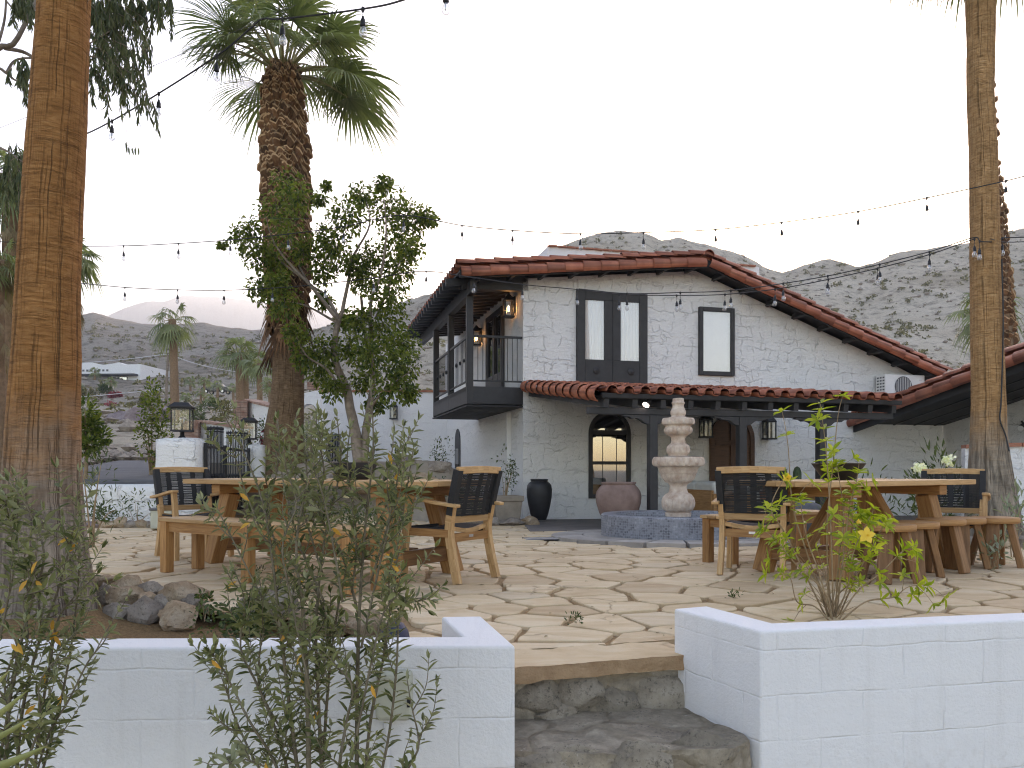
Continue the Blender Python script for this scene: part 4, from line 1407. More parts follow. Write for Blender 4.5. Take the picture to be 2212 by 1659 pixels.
def table(loc, rz, L, W, label, inset=.42, brace=True):
    """origin: middle of the near long edge on the ground; x along the table, y across"""
    e = empty('dining_table', loc, rz, label, 'table')
    m = MB()
    n = 6; pw = W / n; zt = .79
    for k in range(n):
        m.box((random.uniform(-.004, .004), (k + .5) * pw, zt - .0225 + random.uniform(-.001, .001)), (L, pw - .004, .045))
    bevel(m.build('tabletop', MT['teak_light'], e), .004, 1)
    for sx in (-1, 1):
        x0 = sx * (L / 2 - inset)
        m = MB(); m.box((x0, W / 2, zt - .09), (.12, W * .86, .085)); bevel(m.build('crossbeam', MT['teak'], e), .005, 1)
        for sy in (-1, 1):
            m = MB()
            yt, yb = W / 2 + sy * (W * .28), W / 2 + sy * (W * .37)
            m.beam((x0 - sx * .02, yt, zt - .13), (x0 + sx * .13, yb, .0), .135, .135, up=(0, 1, 0))
            bevel(m.build('leg', MT['teak'], e), .006, 1)
        m = MB(); m.box((x0 + sx * .095, W / 2, .17), (.07, W * .60, .12)); bevel(m.build('foot_rail', MT['teak_shade'], e), .005, 1)
        if brace:
            m = MB(); m.beam((x0 + sx * .06, W / 2, .22), (x0 - sx * .46, W / 2, zt - .06), .085, .085, up=(0, 1, 0)); bevel(m.build('brace', MT['teak'], e), .005, 1)
    m = MB(); m.box((0, W / 2, .17), (L - 2 * inset + .06, .075, .13)); bevel(m.build('stretcher', MT['teak_shade'], e), .005, 1)
    return e

def bench(loc, rz, L, label, W=.38, rows=3):
    e = empty('bench', loc, rz, label, 'bench')
    m = MB(); n = 4; pw = W / n
    for k in range(n): m.box((random.uniform(-.003, .003), (k - 1.5) * pw, .452), (L, pw - .005, .032))
    bevel(m.build('seat', MT['teak_light'], e), .004, 1)
    m = MB()
    for sy in (-1, 1): m.box((0, sy * (W / 2 - .045), .392), (L - .10, .03, .085))
    for k in range(rows):
        x = -L / 2 + .075 + (L - .15) * k / (rows - 1)
        m.box((x, 0, .390), (.05, W - .14, .075))
    m.build('apron', MT['teak'], e)
    for k in range(rows):
        x = -L / 2 + .075 + (L - .15) * k / (rows - 1)
        for sy in (-1, 1):
            m = MB(); m.box((x, sy * (W / 2 - .042), .218), (.085, .082, .436)); bevel(m.build('leg', MT['teak'], e), .006, 1)
    return e

def stool(loc, rz, label):
    e = empty('stool', loc, rz, label, 'stool', 'round stools at the right table')
    m = MB(); m.lathe([(.180, .400), (.192, .403), (.195, .41), (.195, .444), (.190, .451), (.178, .453)], (0, 0, 0), 40)
    m.build('seat', MT['teak'], e, smooth=40)
    for k in range(4):
        a = R(45 + 90 * k)
        d = V((math.cos(a), math.sin(a), 0)); tn = V((-d.y, d.x, 0))
        m = MB(); m.beam(d * .115 + V((0, 0, .40)), d * .205, .105, .052, up=d)
        bevel(m.build('leg', MT['teak_shade'], e), .005, 1)
    return e

def make_chair(label):
    """faces +y; origin on the ground under the seat"""
    e = empty('armchair', (0, 0, 0), 0, label, 'chair', 'rope backed armchairs round the two tables')
    hwid = .262
    for sx in (-1, 1):
        pts = curve([(sx * .25, -.30, 0), (sx * .245, -.245, .22), (sx * .245, -.215, .40), (sx * .25, -.235, .54), (sx * .255, -.27, .70), (sx * .258, -.315, .87)], 13)
        m = MB()
        for a, b in zip(pts[:9], pts[1:9]): m.beam(a, b + (b - a) * .06, .042, .062, up=(0, 1, 0), tint=.55)
        lg = m.build('rear_leg', MT['teak_light'], e)
        m = MB()
        for a, b in zip(pts[7:], pts[8:]): m.beam(a, b + (b - a) * .08, .052, .058, up=(0, 1, 0), tint=.5)
        m.build('rope_wrap', MT['rope'], lg)
        m = MB()
        f = curve([(sx * .275, .235, 0), (sx * .27, .225, .25), (sx * .268, .20, .45), (sx * .27, .165, .655)], 7)
        for a, b in zip(f, f[1:]): m.beam(a, b + (b - a) * .04, .040, .058, up=(0, 1, 0), tint=.5)
        m.build('front_leg', MT['teak_light'], e)
        m = MB()
        ar = curve([(sx * .285, -.335, .600), (sx * .290, -.10, .625), (sx * .285, .10, .658), (sx * .272, .215, .668)], 9)
        for a, b in zip(ar, ar[1:]): m.beam(a, b + (b - a) * .05, .060, .026, tint=.6)
        bevel(m.build('armrest', MT['teak_light'], e), .006, 2)
        m = MB(); m.box((sx * .255, -.01, .385), (.026, .42, .06)); m.build('side_rail', MT['teak'], e)
    m = MB()
    top = curve([(-.272, -.318, .872), (0, -.345, .880), (.272, -.318, .872)], 9)
    for a, b in zip(top, top[1:]): m.beam(a, b + (b - a) * .05, .034, .056, tint=.7)
    bevel(m.build('top_rail', MT['teak_light'], e), .006, 2)
    m = MB()
    for k in range(9): 
        pass
    nc = 34
    for k in range(nc):
        z = .520 + (.845 - .520) * k / (nc - 1)
        y = float(np.interp(z, [.50, .70, .87], [-.228, -.268, -.313]))
        c = curve([(-.25, y, z), (0, y - .026, z + random.uniform(-.002, .002)), (.25, y, z)], 7)
        m.tube(c, .0047, 5, cap=False)
    for xx in (-.115, .02, .14):
        pts = [(xx + random.uniform(-.004, .004), float(np.interp(z, [.50, .70, .87], [-.228, -.268, -.313])) - .026 * (1 - (xx / .25) ** 2) + .004, z) for z in np.linspace(.515, .85, 8)]
        for a, b in zip(pts, pts[1:]): m.beam(a, b, .05, .003, up=(0, 1, 0))
    m.build('backrest', MT['rope'], e)
    m = MB()
    m.beam((-.235, -.225, .490), (.235, -.225, .490), .028, .052)
    m.build('lower_back_rail', MT['teak_light'], e)
    m = MB(); m.beam((-.235, -.222, .350), (.235, -.222, .350), .028, .066); ap = m.build('rear_apron', MT['teak'], e)
    m = MB(); m.box((.0, -.2375, .355), (.052, .003, .020)); m.build('maker_plate', MT['zinc'], ap)
    m = MB()
    a_ = curve([(-.235, -.205, .425), (0, -.215, .395), (.235, -.205, .425)], 9)
    for a, b in zip(a_, a_[1:]): m.beam(a, b + (b - a) * .05, .026, .034)
    m.build('seat_rail', MT['teak_light'], e)
    m = MB()
    vs, fs = [], []
    for j in range(7):
        for i in range(9):
            x = -.245 + .49 * i / 8; y = -.20 + .42 * j / 6
            vs.append((x, y, .432 - .020 * (1 - (x / .245) ** 2) - (.012 if j == 6 else 0)))
    m.add(vs, [(j * 9 + i, j * 9 + i + 1, (j + 1) * 9 + i + 1, (j + 1) * 9 + i) for j in range(6) for i in range(8)])
    m.prism([(-.248, -.2, .375), (-.248, .225, .375), (-.248, .225, .425), (-.248, -.2, .43)], (.02, 0, 0)); m.prism([(.228, -.2, .375), (.228, .225, .375), (.228, .225, .425), (.228, -.2, .43)], (.02, 0, 0))
    m.box((0, .228, .397), (.476, .018, .056))
    m.build('seat', MT['rope_cloth'], e, smooth=40)
    return e

AL, AR = R(-35), R(35)
def tcoord(o, ang, a, p):
    """point a metres along and p metres across from the near right corner o"""
    return (o[0] + a * math.cos(ang) - p * math.sin(ang), o[1] + a * math.sin(ang) + p * math.cos(ang))
# left table
NRL = (-.758, 5.90); LL = 2.90
c = tcoord(NRL, AL, -LL / 2, 0)
table((*c, g(*c) + .006), AL, LL, 1.0, 'long teak dining table behind the olive shrub', brace=False)
c = tcoord(NRL, AL, -1.22, -.36)
bench((*c, .006), AL, 2.36, 'long teak bench on the near side of the left table')
# right table
NRR = (4.24, 7.27); LR = 2.24
c = tcoord(NRR, AR, -LR / 2, 0)
table((*c, g(*c) + .004), AR, LR, 1.0, 'teak dining table with stools at its near side', .45)
c = (2.62, 8.10)
bench((*c, g(*c) + .004), R(38), 1.75, 'short teak bench on the far side of the right table', .37, 2)
for k, (cx_, cy_, lab) in enumerate([(2.97, 6.27, 'round teak stool nearest the yellow flowers'), (3.30, 6.55, 'second round teak stool from the yellow flowers'), (3.72, 6.91, 'middle one of the five round teak stools'),
                                     (4.03, 7.14, 'second round teak stool from the right palm'), (4.40, 7.25, 'round teak stool nearest the right palm')]):
    r_ = [R(10), R(28), R(-12), R(20), R(6)][k]
    if k == 0: sto = stool((cx_, cy_, g(cx_, cy_) + .006), r_, lab)
    else: copy_tree(sto, None, (cx_, cy_, g(cx_, cy_) + .006), r_, lab)
def rot_for(fx, fy): return math.atan2(fy, fx) - math.pi / 2
ch = make_chair('teak armchair with black rope back at the left end of the left table')
ch.location = (-3.20, 8.02, .006); ch.rotation_euler = (0, 0, rot_for(.70, -.71))
for (x, y, f, lab) in ((-.52, 6.47, (-.82, .57), 'teak armchair with black rope back at the right end of the left table'),
                       (2.09, 6.80, (.44, .90), 'teak armchair seen from behind in front of the fountain'),
                       (4.27, 7.72, (-.50, -.87), 'teak armchair facing the camera at the right end of the right table')):
    copy_tree(ch, None, (x, y, g(x, y) + .006), rot_for(*f), lab)

# dark bowls on the tables
def bowl(loc, prof, label, seg=40, name='bowl', cat='bowl', mat='bowl', smooth=45):
    m = MB(); m.lathe(prof, (0, 0, 0), seg)
    o = m.build(name, MT[mat], smooth=smooth); o.location = loc
    return tag(o, label, cat)
c = tcoord(NRL, AL, -1.16, .55)
bowl((*c, .7965), [(.12, 0), (.15, .02), (.19, .09), (.205, .15), (.195, .15), (.17, .08), (.12, .025), (.01, .02)], 'black bowl on the left table behind the olive shrub', mat='blackpot')
c = tcoord(NRR, AR, -1.30, .55)
bowl((*c, .7945), [(.115, 0), (.13, .005), (.226, .145), (.214, .146), (.12, .02), (.01, .016)], 'dark flared bowl on the right table')
c = tcoord(NRR, AR, -.80, .72)
cp = empty('potted_cactus', (*c, .795), 0, 'tiny pink cactus in a dark pot on the right table', 'plant')
m = MB(); m.lathe([(.03, 0), (.034, .035), (.028, .036), (.002, .03)], (0, 0, 0), 14); m.build('pot', MT['blackpot'], cp)
m = MB(); 
for dx in (-.010, .010): m.lathe([(.008, .03), (.012, .05), (.010, .08 + dx), (.002, .09 + dx)], (dx, 0, 0), 8)
m.build('cactus', MT['rock_pink'], cp, smooth=True)

# ================================================================== fountain
FC = V((2.39, 11.45)); FZ = g(FC.x, FC.y) + .03
ft = empty('fountain', (FC.x, FC.y, 0), 0, 'tiered carved stone fountain in a round tiled basin', 'fountain')
def fz(z): # height of a row in the 2.304x zoom
    return H + (HY - (1350 + z / 2.304) / 1.736) / F * FC.y
def mk_penny():
    t = NT('penny_tile')
    v = t.coord('UV', (30, 30, 1))
    vo = t.n('ShaderNodeTexVoronoi', _feature='F1', Scale=1.0, Randomness=.25); t.l(v, vo.inputs['Vector'])
    sc = t.n('ShaderNodeSeparateColor'); t.l(vo.outputs['Color'], sc.inputs[0])
    col = t.ramp(sc.outputs[0], [(0, (.085, .088, .105)), (.5, (.145, .152, .175)), (1, (.23, .235, .26))])
    big = t.ramp(t.noise(t.coord('Object'), 5, 6, .7), [(.45, 0.0), (.68, .75)])
    col = t.mix(big, col, (.40, .42, .46))
    gr = t.ramp(vo.outputs['Distance'], [(.42, 0.0), (.52, 1.0)])
    col = t.mix(gr, col, (.24, .25, .28))
    return t.bsdf(col, t.math('MULTIPLY_ADD', gr, .5, .3), t.bump(gr, -.5, .004), 0, .5)
MT['penny'] = mk_penny()
ZBT = .245
m = MB(); m.lathe([(1.10, FZ - .06), (1.10, ZBT - .012), (1.09, ZBT - .002), (1.085, ZBT), (.92, ZBT), (.915, ZBT - .012), (.915, FZ + .04), (.05, FZ + .03)], (0, 0, 0), 96)
m.build('basin', MT['penny'], ft, smooth=35)
m = MB(); m.lathe([(.91, ZBT - .07), (.01, ZBT - .07)], (0, 0, 0), 64, closed=False); m.build('water', NT('fountain_water').bsdf((.20, .22, .24), .06, None, 0, .5), ft)
PR = [(1350, 108), (1318, 112), (1312, 96), (1300, 118), (1265, 137), (1230, 141), (1190, 132), (1160, 112), (1145, 84), (1120, 76), (1090, 72), (1070, 84), (1062, 92), (1055, 110), (1020, 138), (985, 150), (975, 160), (940, 168), (922, 182), (915, 212), (895, 220), (868, 219), (848, 213), (838, 206), (834, 150), (828, 80),
      (815, 84), (800, 97), (770, 98), (742, 92), (728, 76), (718, 62), (690, 58), (665, 64), (655, 76), (640, 104), (615, 120), (590, 117), (575, 108), (566, 112), (556, 136), (540, 139), (520, 137), (503, 130), (499, 90), (490, 60), (478, 58), (468, 66), (445, 66), (420, 54), (395, 48), (384, 50), (378, 56), (366, 55), (360, 48), (334, 47), (331, 40)]
FL = {(1318, 1145): (16, .085), (1062, 980): (18, .075), (915, 838): (26, .05), (822, 735): (16, .09), (655, 575): (18, .08), (560, 501): (26, .06)}
def flute(i, th):
    y = PR[i][0]
    for (a, b), (n, am) in FL.items():
        if b <= y <= a:
            e = math.sin(math.pi * (y - b) / (a - b)) ** .5
            return 1 + am * e * (abs(math.cos(n * th / 2)) ** .5 - .62)
    return 1.0
# more rings so that the gadroons stay crisp
rows = []
P2 = []
for (a, b) in zip(PR, PR[1:]):
    for k in range(2): P2.append((a[0] + (b[0] - a[0]) * k / 2, a[1] + (b[1] - a[1]) * k / 2))
P2.append(PR[-1]); PR = P2
m = MB(); m.lathe([(r / 603.5 * FC.y / 11.4, fz(z)) for z, r in PR], (0, 0, 0), 180, flute=flute)
o = m.build('tiers', MT['fount'], ft, smooth=50); o['label'] = 'pinkish carved stone tiers with scalloped bowls'
# the water line of the two bowls
m = MB(); m.lathe([(.33, fz(834)), (.16, fz(833))], (0, 0, 0), 40, closed=False)
m.build('bowl_water', NT('bowl_water').bsdf((.25, .24, .23), .1, None, 0, .5), ft)

# ================================================================== pots on the porch
def pot(name, loc, prof, label, mat, seg=48, cat='pot'):
    m = MB(); m.lathe(prof, (0, 0, 0), seg)
    o = m.build(name, MT[mat], smooth=45); o.location = loc
    return tag(o, label, cat)
Y = 16.75; x = gx(1165, Y); zg = H + (HY - 1123) / F * Y
s = Y / F / 4.0  # metres per pixel of the 2.304x zoom
pz = [(1384, 58), (1378, 62), (1330, 78), (1250, 97), (1180, 108), (1120, 110), (1085, 104), (1065, 90), (1055, 76), (1048, 70), (1042, 76), (1034, 78), (1031, 74), (1034, 60), (1060, 62)]
pot('vase', (x, Y, zg), [(r * s, (1384 - z) * s) for z, r in pz], 'tall matt black vase against the white house wall', 'blackpot', cat='vase')
Y = 13.9; x = gx(1336, Y); zg = g(x, Y) + .012
s = Y / F / 4.0
pz = [(1440, 88), (1430, 96), (1380, 128), (1300, 168), (1220, 192), (1160, 197), (1120, 188), (1085, 165), (1068, 148), (1060, 143), (1054, 150), (1042, 152), (1038, 146), (1042, 126), (1090, 140)]
pot('urn', (x, Y, zg), [(r * s, (1440 - z) * s) for z, r in pz], 'big weathered terracotta urn beside the fountain basin', 'terrapot')
m = MB()
Y = 15.6; x = gx(1092, Y); zg = g(x, Y)
un = empty('planter', (x, Y, zg), .25, 'square cast stone planter left of the black vase', 'planter')
m.prism([(-.24, -.24, 0), (.24, -.24, 0), (.24, .24, 0), (-.24, .24, 0)], (0, 0, .05))
vs = []
for (h, z) in ((.23, .05), (.27, .46), (.30, .47), (.30, .57), (.26, .57), (.25, .50)):
    vs += [(-h, -h, z), (h, -h, z), (h, h, z), (-h, h, z)]
fs = [(4 * j + i, 4 * j + (i + 1) % 4, 4 * j + 4 + (i + 1) % 4, 4 * j + 4 + i) for j in range(5) for i in range(4)] + [(20, 21, 22, 23)]
m.add(vs, fs); bevel(m.build('tub', MT['urn'], un), .012, 2)
def pot_xy(px, Y): return gx(px, Y), Y
# round grey planter under the far table
x, Y = pot_xy(1731, 10.6)
pot('planter', (x, Y, g(x, Y)), [(.17, 0), (.27, .10), (.315, .25), (.30, .40), (.235, .50), (.15, .535), (.13, .50)], 'smooth round grey planter beyond the right table', 'grey_ball')
# cactus on the porch
x, Y = pot_xy(1722, 15.2)
cc = empty('potted_cactus', (x, Y, g(x, Y)), 0, 'upright green cactus seen over the right table', 'plant')
m = MB(); m.lathe([(.16, 0), (.20, .32), (.21, .36), (.17, .36)], (0, 0, 0), 20); m.build('pot', MT['claypot'], cc, smooth=40)
fl = lambda i, th: 1 + .10 * math.cos(8 * th)
m = MB(); m.lathe([(.05, .34), (.075, .5), (.08, .8), (.075, 1.02), (.05, 1.10), (.01, 1.13)], (0, 0, 0), 48, flute=fl); m.lathe([(.03, .62), (.05, .7), (.05, .86), (.03, .91), (.006, .93)], (-.12, 0, 0), 40, flute=fl); m.beam((-.02, 0, .64), (-.12, 0, .66), .06, .06)
m.build('stem', MT['cactus'], cc, smooth=True)

# outdoor sofas, coffee table and its plant
def sofa(loc, rz, L, label):
    e = empty('sofa', loc, rz, label, 'sofa', 'cream cushioned sofas on the porch')
    m = MB(); m.box((0, 0, .20), (L, .78, .10)); bevel(m.build('base', MT['teak'], e), .008, 1)
    for sx in (-1, 1):
        m = MB(); m.box((sx * (L / 2 + .03), 0, .31), (.055, .82, .62)); 
        bevel(m.build('arm', MT['teak'], e), .008, 1)
    m = MB(); m.box((0, .40, .40), (L, .05, .56)); bevel(m.build('back_frame', MT['teak'], e), .008, 1)
    n = 2
    for k in range(n):
        x0 = -L / 2 + (k + .5) * L / n
        m = MB(); m.box((x0, -.03, .335), (L / n - .015, .74, .17)); bevel(m.build('seat_cushion', MT['cushion'], e), .05, 4)
        m = MB(); m.box((x0, .27, .62), (L / n - .02, .17, .46), Matrix.Rotation(R(-12), 3, 'X')); bevel(m.build('back_cushion', MT['cushion'], e), .06, 4)
    return e
p = hw(3.05, -2.9); sofa((p.x, p.y, g(p.x, p.y) + .012), RZH + R(90), 1.5, 'cream cushioned sofa seen end on behind the terracotta urn')
p = hw(5.6, -1.0); sofa((p.x, p.y, g(p.x, p.y) + .012), RZH, 2.0, 'cream cushioned sofa beneath the arched door side of the porch')
p = hw(4.35, -2.7); ct = empty('coffee_table', (p.x, p.y, g(p.x, p.y) + .012), RZH, 'low dark coffee table behind the fountain', 'coffee table')
m = MB(); m.box((0, 0, .40), (.95, .6, .07)); bevel(m.build('top', MT['char'], ct), .01, 1)
for sx in (-1, 1):
    for sy in (-1, 1):
        m = MB(); m.box((sx * .42, sy * .25, .18), (.06, .06, .37)); m.build('leg', MT['char'], ct)
pp = empty('potted_plant', (p.x - .0, p.y - .05, g(p.x, p.y) + .012 + .435), 0, 'broad leaved plant in a clay pot on the coffee table', 'plant')
m = MB(); m.lathe([(.10, 0), (.125, .20), (.13, .205), (.11, .205), (.105, .17)], (0, 0, 0), 24); m.build('pot', MT['claypot'], pp, smooth=40)
lv = Leaves(); m = MB()
for k in range(13):
    a = random.uniform(0, 6.28); r = random.uniform(.12, .30); h = random.uniform(.28, .55)
    tip = V((math.cos(a) * r, math.sin(a) * r, h))
    m.tube(curve([(0, 0, .17), (tip.x * .3, tip.y * .3, h * .7), tip], 6), .006, 5)
    lv.put(tip - V((math.cos(a), math.sin(a), 0)) * .05, (math.cos(a), math.sin(a), -.5), (math.cos(a) * .5, math.sin(a) * .5 - .4, .8), .19, .16)
m.build('stem', MT['twig'], pp); lv.build('leaves', MT['shrubleaf'], pp)

# ================================================================== boulders
def boulder(c, s, mat='rock', seed=0, flat=.75, name='boulder', rz=0.0):
    import bmesh
    bm = bmesh.new()
    bmesh.ops.create_icosphere(bm, subdivisions=4 if s[0] > .09 else 3, radius=1.0)
    o_ = V((seed * 3.17, seed * 1.3, seed * .7))
    rs = random.Random(seed)
    pl_ = []
    for _ in range(13):
        n = V((rs.uniform(-1, 1), rs.uniform(-1, 1), rs.uniform(-1, 1))).normalized()
        pl_.append((n, rs.uniform(.58, .9)))
    for v in bm.verts:
        p = v.co.copy()
        for n, d in pl_:
            k = p.dot(n) - d
            if k > 0: p -= n * k * .99
        p *= 1 + .16 * fbm(v.co * 1.3 + o_, 4) + .06 * fbm(v.co * 4.5 + o_, 4)
        v.co = p
    for v in bm.verts: v.co = V((v.co.x * s[0], v.co.y * s[1], v.co.z * s[2]))
    me = bpy.data.meshes.new(name); bm.to_mesh(me); bm.free()
    me.materials.append(MT[mat])
    a = me.attributes.new('tint', 'FLOAT', 'FACE'); a.data.foreach_set('value', np.full(len(me.polygons), rs.random(), dtype=np.float32))
    me.polygons.foreach_set('use_smooth', np.ones(len(me.polygons), dtype=bool)); me.set_sharp_from_angle(angle=R(24)); me.update()
    o = bpy.data.objects.new(name, me); COL.objects.link(o); o.location = c; o.rotation_euler = (0, 0, rz)
    return o
set_stones()
ROCKS = [(870, 40, 240, 80, 5.45, 'rock', 'flat tan boulder right beside the near palm trunk'), (1100, 62, 200, 110, 5.40, 'rock', 'pale rounded boulder on top of the rock edging'),
         (1580, 150, 330, 165, 5.15, 'rock', 'large cream slab topped boulder at the right end of the rock pile'), (1318, 118, 220, 100, 5.35, 'rock_grey', 'flat grey boulder between the pale rounded and the cream boulder'),
         (1100, 190, 260, 190, 5.28, 'rock', 'broad tan boulder in the middle of the rock pile'), (915, 165, 160, 160, 5.38, 'rock_grey', 'grey upright boulder in the second row near the palm'),
         (812, 150, 120, 140, 5.45, 'rock_grey', 'small dark boulder touching the near palm trunk'), (1262, 305, 240, 235, 5.02, 'rock_grey', 'rounded grey boulder at the foot of the rock pile'),
         (1030, 330, 280, 140, 5.05, 'rock_grey', 'low grey boulder half buried in the mulch'), (1290, 200, 140, 100, 5.20, 'rock', 'small rust coloured boulder wedged above the rounded grey one'),
         (1440, 250, 180, 150, 5.14, 'rock_grey', 'shadowed boulder under the cream slab boulder'), (1530, 360, 290, 200, 4.95, 'rock', 'brown angular boulder below the cream slab boulder'),
         (1660, 250, 150, 130, 5.06, 'rock_grey', 'dark boulder tucked under the cream slab boulder end')]
for k, (zx, zy, zw_, zh, Y, mat, lab) in enumerate(ROCKS):
    p = at(zx / 4.0, (2160 + zy / 2.304) / 1.736, Y)
    s = Y / F / 4.0 / 2
    tag(boulder(p, (zw_ * s * 1.34, min(zw_, zh * 1.4) * s * 1.25, zh * s * 1.42), mat, 20 + k), lab, 'boulder')
ROCK2 = [(455, 255, 190, 190, 4.85, 'rock', 'craggy boulder behind the low green planter shrub'), (610, 210, 320, 250, 4.75, 'rock_grey', 'big craggy grey boulder behind the olive stems'),
         (990, 400, 470, 300, 4.42, 'rock', 'long tan boulder behind the olive stems'), (1350, 440, 330, 230, 4.25, 'rock', 'tan boulder next to the navy path light'), (320, 340, 200, 260, 4.8, 'rock_grey', 'grey boulder in the middle of the planter shrub')]
for k, (zx, zy, zw_, zh, Y, mat, lab) in enumerate(ROCK2):
    p = at((780 + zx / 2.304) / 1.736, (2160 + zy / 2.304) / 1.736, Y)
    s = Y / F / 4.0 / 2
    tag(boulder(p, (zw_ * s * 1.3, zw_ * s * .85, zh * s * 1.3), mat, 60 + k), lab, 'boulder')
# ================================================================== palms
class Fr:
    def __init__(s): s.v, s.f, s.t = [], [], []
    def build(s, name, mat, parent):
        me = bpy.data.meshes.new(name); me.from_pydata(s.v, [], s.f)
        a = me.attributes.new('tint', 'FLOAT', 'FACE'); a.data.foreach_set('value', np.array(s.t, dtype=np.float32))
        me.materials.append(mat); me.update()
        o = bpy.data.objects.new(name, me); COL.objects.link(o); o.parent = parent
        return o

def fan(fr, hub, d, Rf, n, droop=.35, span=R(118), tint=None, wdt=.05, seg=4):
    """a fan leaf: pleated blade that splits into hanging tips"""
    d = V(d).normalized()
    s = d.cross(V((0, 0, 1)))
    if s.length < .05: s = V((1, 0, 0))
    s.normalize(); up = s.cross(d)
    roll = random.uniform(-.35, .35)
    s2 = s * math.cos(roll) + up * math.sin(roll); up = s2.cross(d); s = s2
    tb = random.random() if tint is None else tint
    for k in range(n):
        a = span * (2 * (k + .5) / n - 1)
        dr = (d * math.cos(a) + s * math.sin(a) + up * (.10 * math.cos(a))).normalized()
        L = Rf * (.78 + .22 * math.cos(a)) * random.uniform(.9, 1.06)
        tn = up.cross(dr).normalized()
        pn = up + tn * (.5 if k % 2 else -.5)
        wm = 2 * L * .5 * math.sin(span / n) * .95
        b = len(fr.v)
        ks = [0, .30, .55, .78, 1.0][:seg + 1] if seg == 4 else [0, .45, .75, 1.0]
        ws = [.15, .62, 1.0, .55, .06] if seg == 4 else [.15, 1.0, .6, .08]
        g_ = random.uniform(.7, 1.35)
        for q, wq in zip(ks, ws):
            c = hub + dr * (L * q) - V((0, 0, droop * g_ * L * q * q * (1 + .9 * max(0, q - .6))))
            hw_ = wm * wq * .5
            fr.v += [tuple(c - tn * hw_ + up * (.3 * hw_)), tuple(c + tn * hw_ - up * (.3 * hw_))]
        for j in range(len(ks) - 1):
            fr.f.append((b + 2 * j, b + 2 * j + 1, b + 2 * j + 3, b + 2 * j + 2))
            fr.t.append(min(1, max(0, tb * .7 + random.uniform(0, .3))))

def crown(parent, c, nf, pet, Rf, nl, rtop, mat='frond', el=(-35, 80), seg=4, droop=.4):
    fr = Fr(); mp = MB()
    for k in range(nf):
        az = k * 2.39996 + random.uniform(-.25, .25)
        u = (k + .5) / nf
        e = R(el[1] + (el[0] - el[1]) * u ** .8 + random.uniform(-9, 9))
        d = V((math.cos(az) * math.cos(e), math.sin(az) * math.cos(e), math.sin(e)))
        base = c + V((math.cos(az) * rtop, math.sin(az) * rtop, -.35 * u * rtop * 4))
        pl_ = pet * random.uniform(.8, 1.15)
        p1 = base + d * (pl_ * .55); p2 = base + d * pl_ - V((0, 0, .16 * pl_ * math.cos(e)))
        mp.tube(curve([base, p1, p2], 6), [.026 * Rf, .022 * Rf, .02 * Rf, .018 * Rf, .015 * Rf, .012 * Rf], 5)
        dd = (p2 - p1).normalized() - V((0, 0, .12))
        fan(fr, p2, dd, Rf * random.uniform(.85, 1.1), nl, droop * random.uniform(.75, 1.3), seg=seg)
    mp.build('petioles', MT['petiole'], parent)
    return fr.build('crown', MT[mat], parent)

def skirt(parent, c, h, r0, r1, n, rl):
    """dead fronds hanging against the trunk"""
    fr = Fr()
    for k in range(n):
        az = random.uniform(0, 6.283); z = -random.random() * h
        rr_ = r0 + (r1 - r0) * random.random()
        b = c + V((math.cos(az) * rr_, math.sin(az) * rr_, z))
        fan(fr, b, (math.cos(az) * .35, math.sin(az) * .35, -1), rl * random.uniform(.7, 1.1), 9, .25, span=R(38), seg=3)
    return fr.build('skirt', MT['frond_dry'], parent)

def trunk(parent, pts, rad, mat, seg=48, n=120, amp=.02, name='trunk'):
    m = MB()
    P = curve(pts, n)
    rr_ = list(np.interp(np.linspace(0, 1, n), np.linspace(0, 1, len(rad)), rad))
    def disp(th, dist, i):
        return 1 + amp * fbm((math.cos(th) * 1.2, math.sin(th) * 1.2, dist * 3.0), 4) + amp * .45 * noise.noise(V((math.cos(th) * .6, math.sin(th) * .6, dist * 22)))
    m.tube(P, rr_, seg, disp=disp)
    return m.build(name, MT[mat], parent, smooth=True)

# near palm at the left edge
p0 = V((PALM.x, PALM.y, -.10))
pn = empty('palm_tree', p0, 0, 'massive near palm trunk of orange bark greying at its foot', 'palm tree')
ctr = [(97, 1375), (95, 1250), (91, 1100), (93, 960), (99, 800), (105, 600), (113, 450), (122, 300), (131, 150), (139, 0), (152, -260), (180, -900)]
ctr3 = [V((gx(x, 5.0), 5.0, H + (HY - y) / F * 5.0)) - p0 for x, y in ctr]
s5 = 5.0 / F / 2
wd_ = [214, 188, 160, 146, 136, 124, 120, 116, 109, 102, 98, 90]
trunk(pn, ctr3, [w_ * s5 for w_ in wd_], 'trunk_near', 64, 220, .018)
crown(pn, ctr3[-1] + V((0, 0, .1)), 26, .9, .95, 22, .14, el=(-30, 80), seg=3)

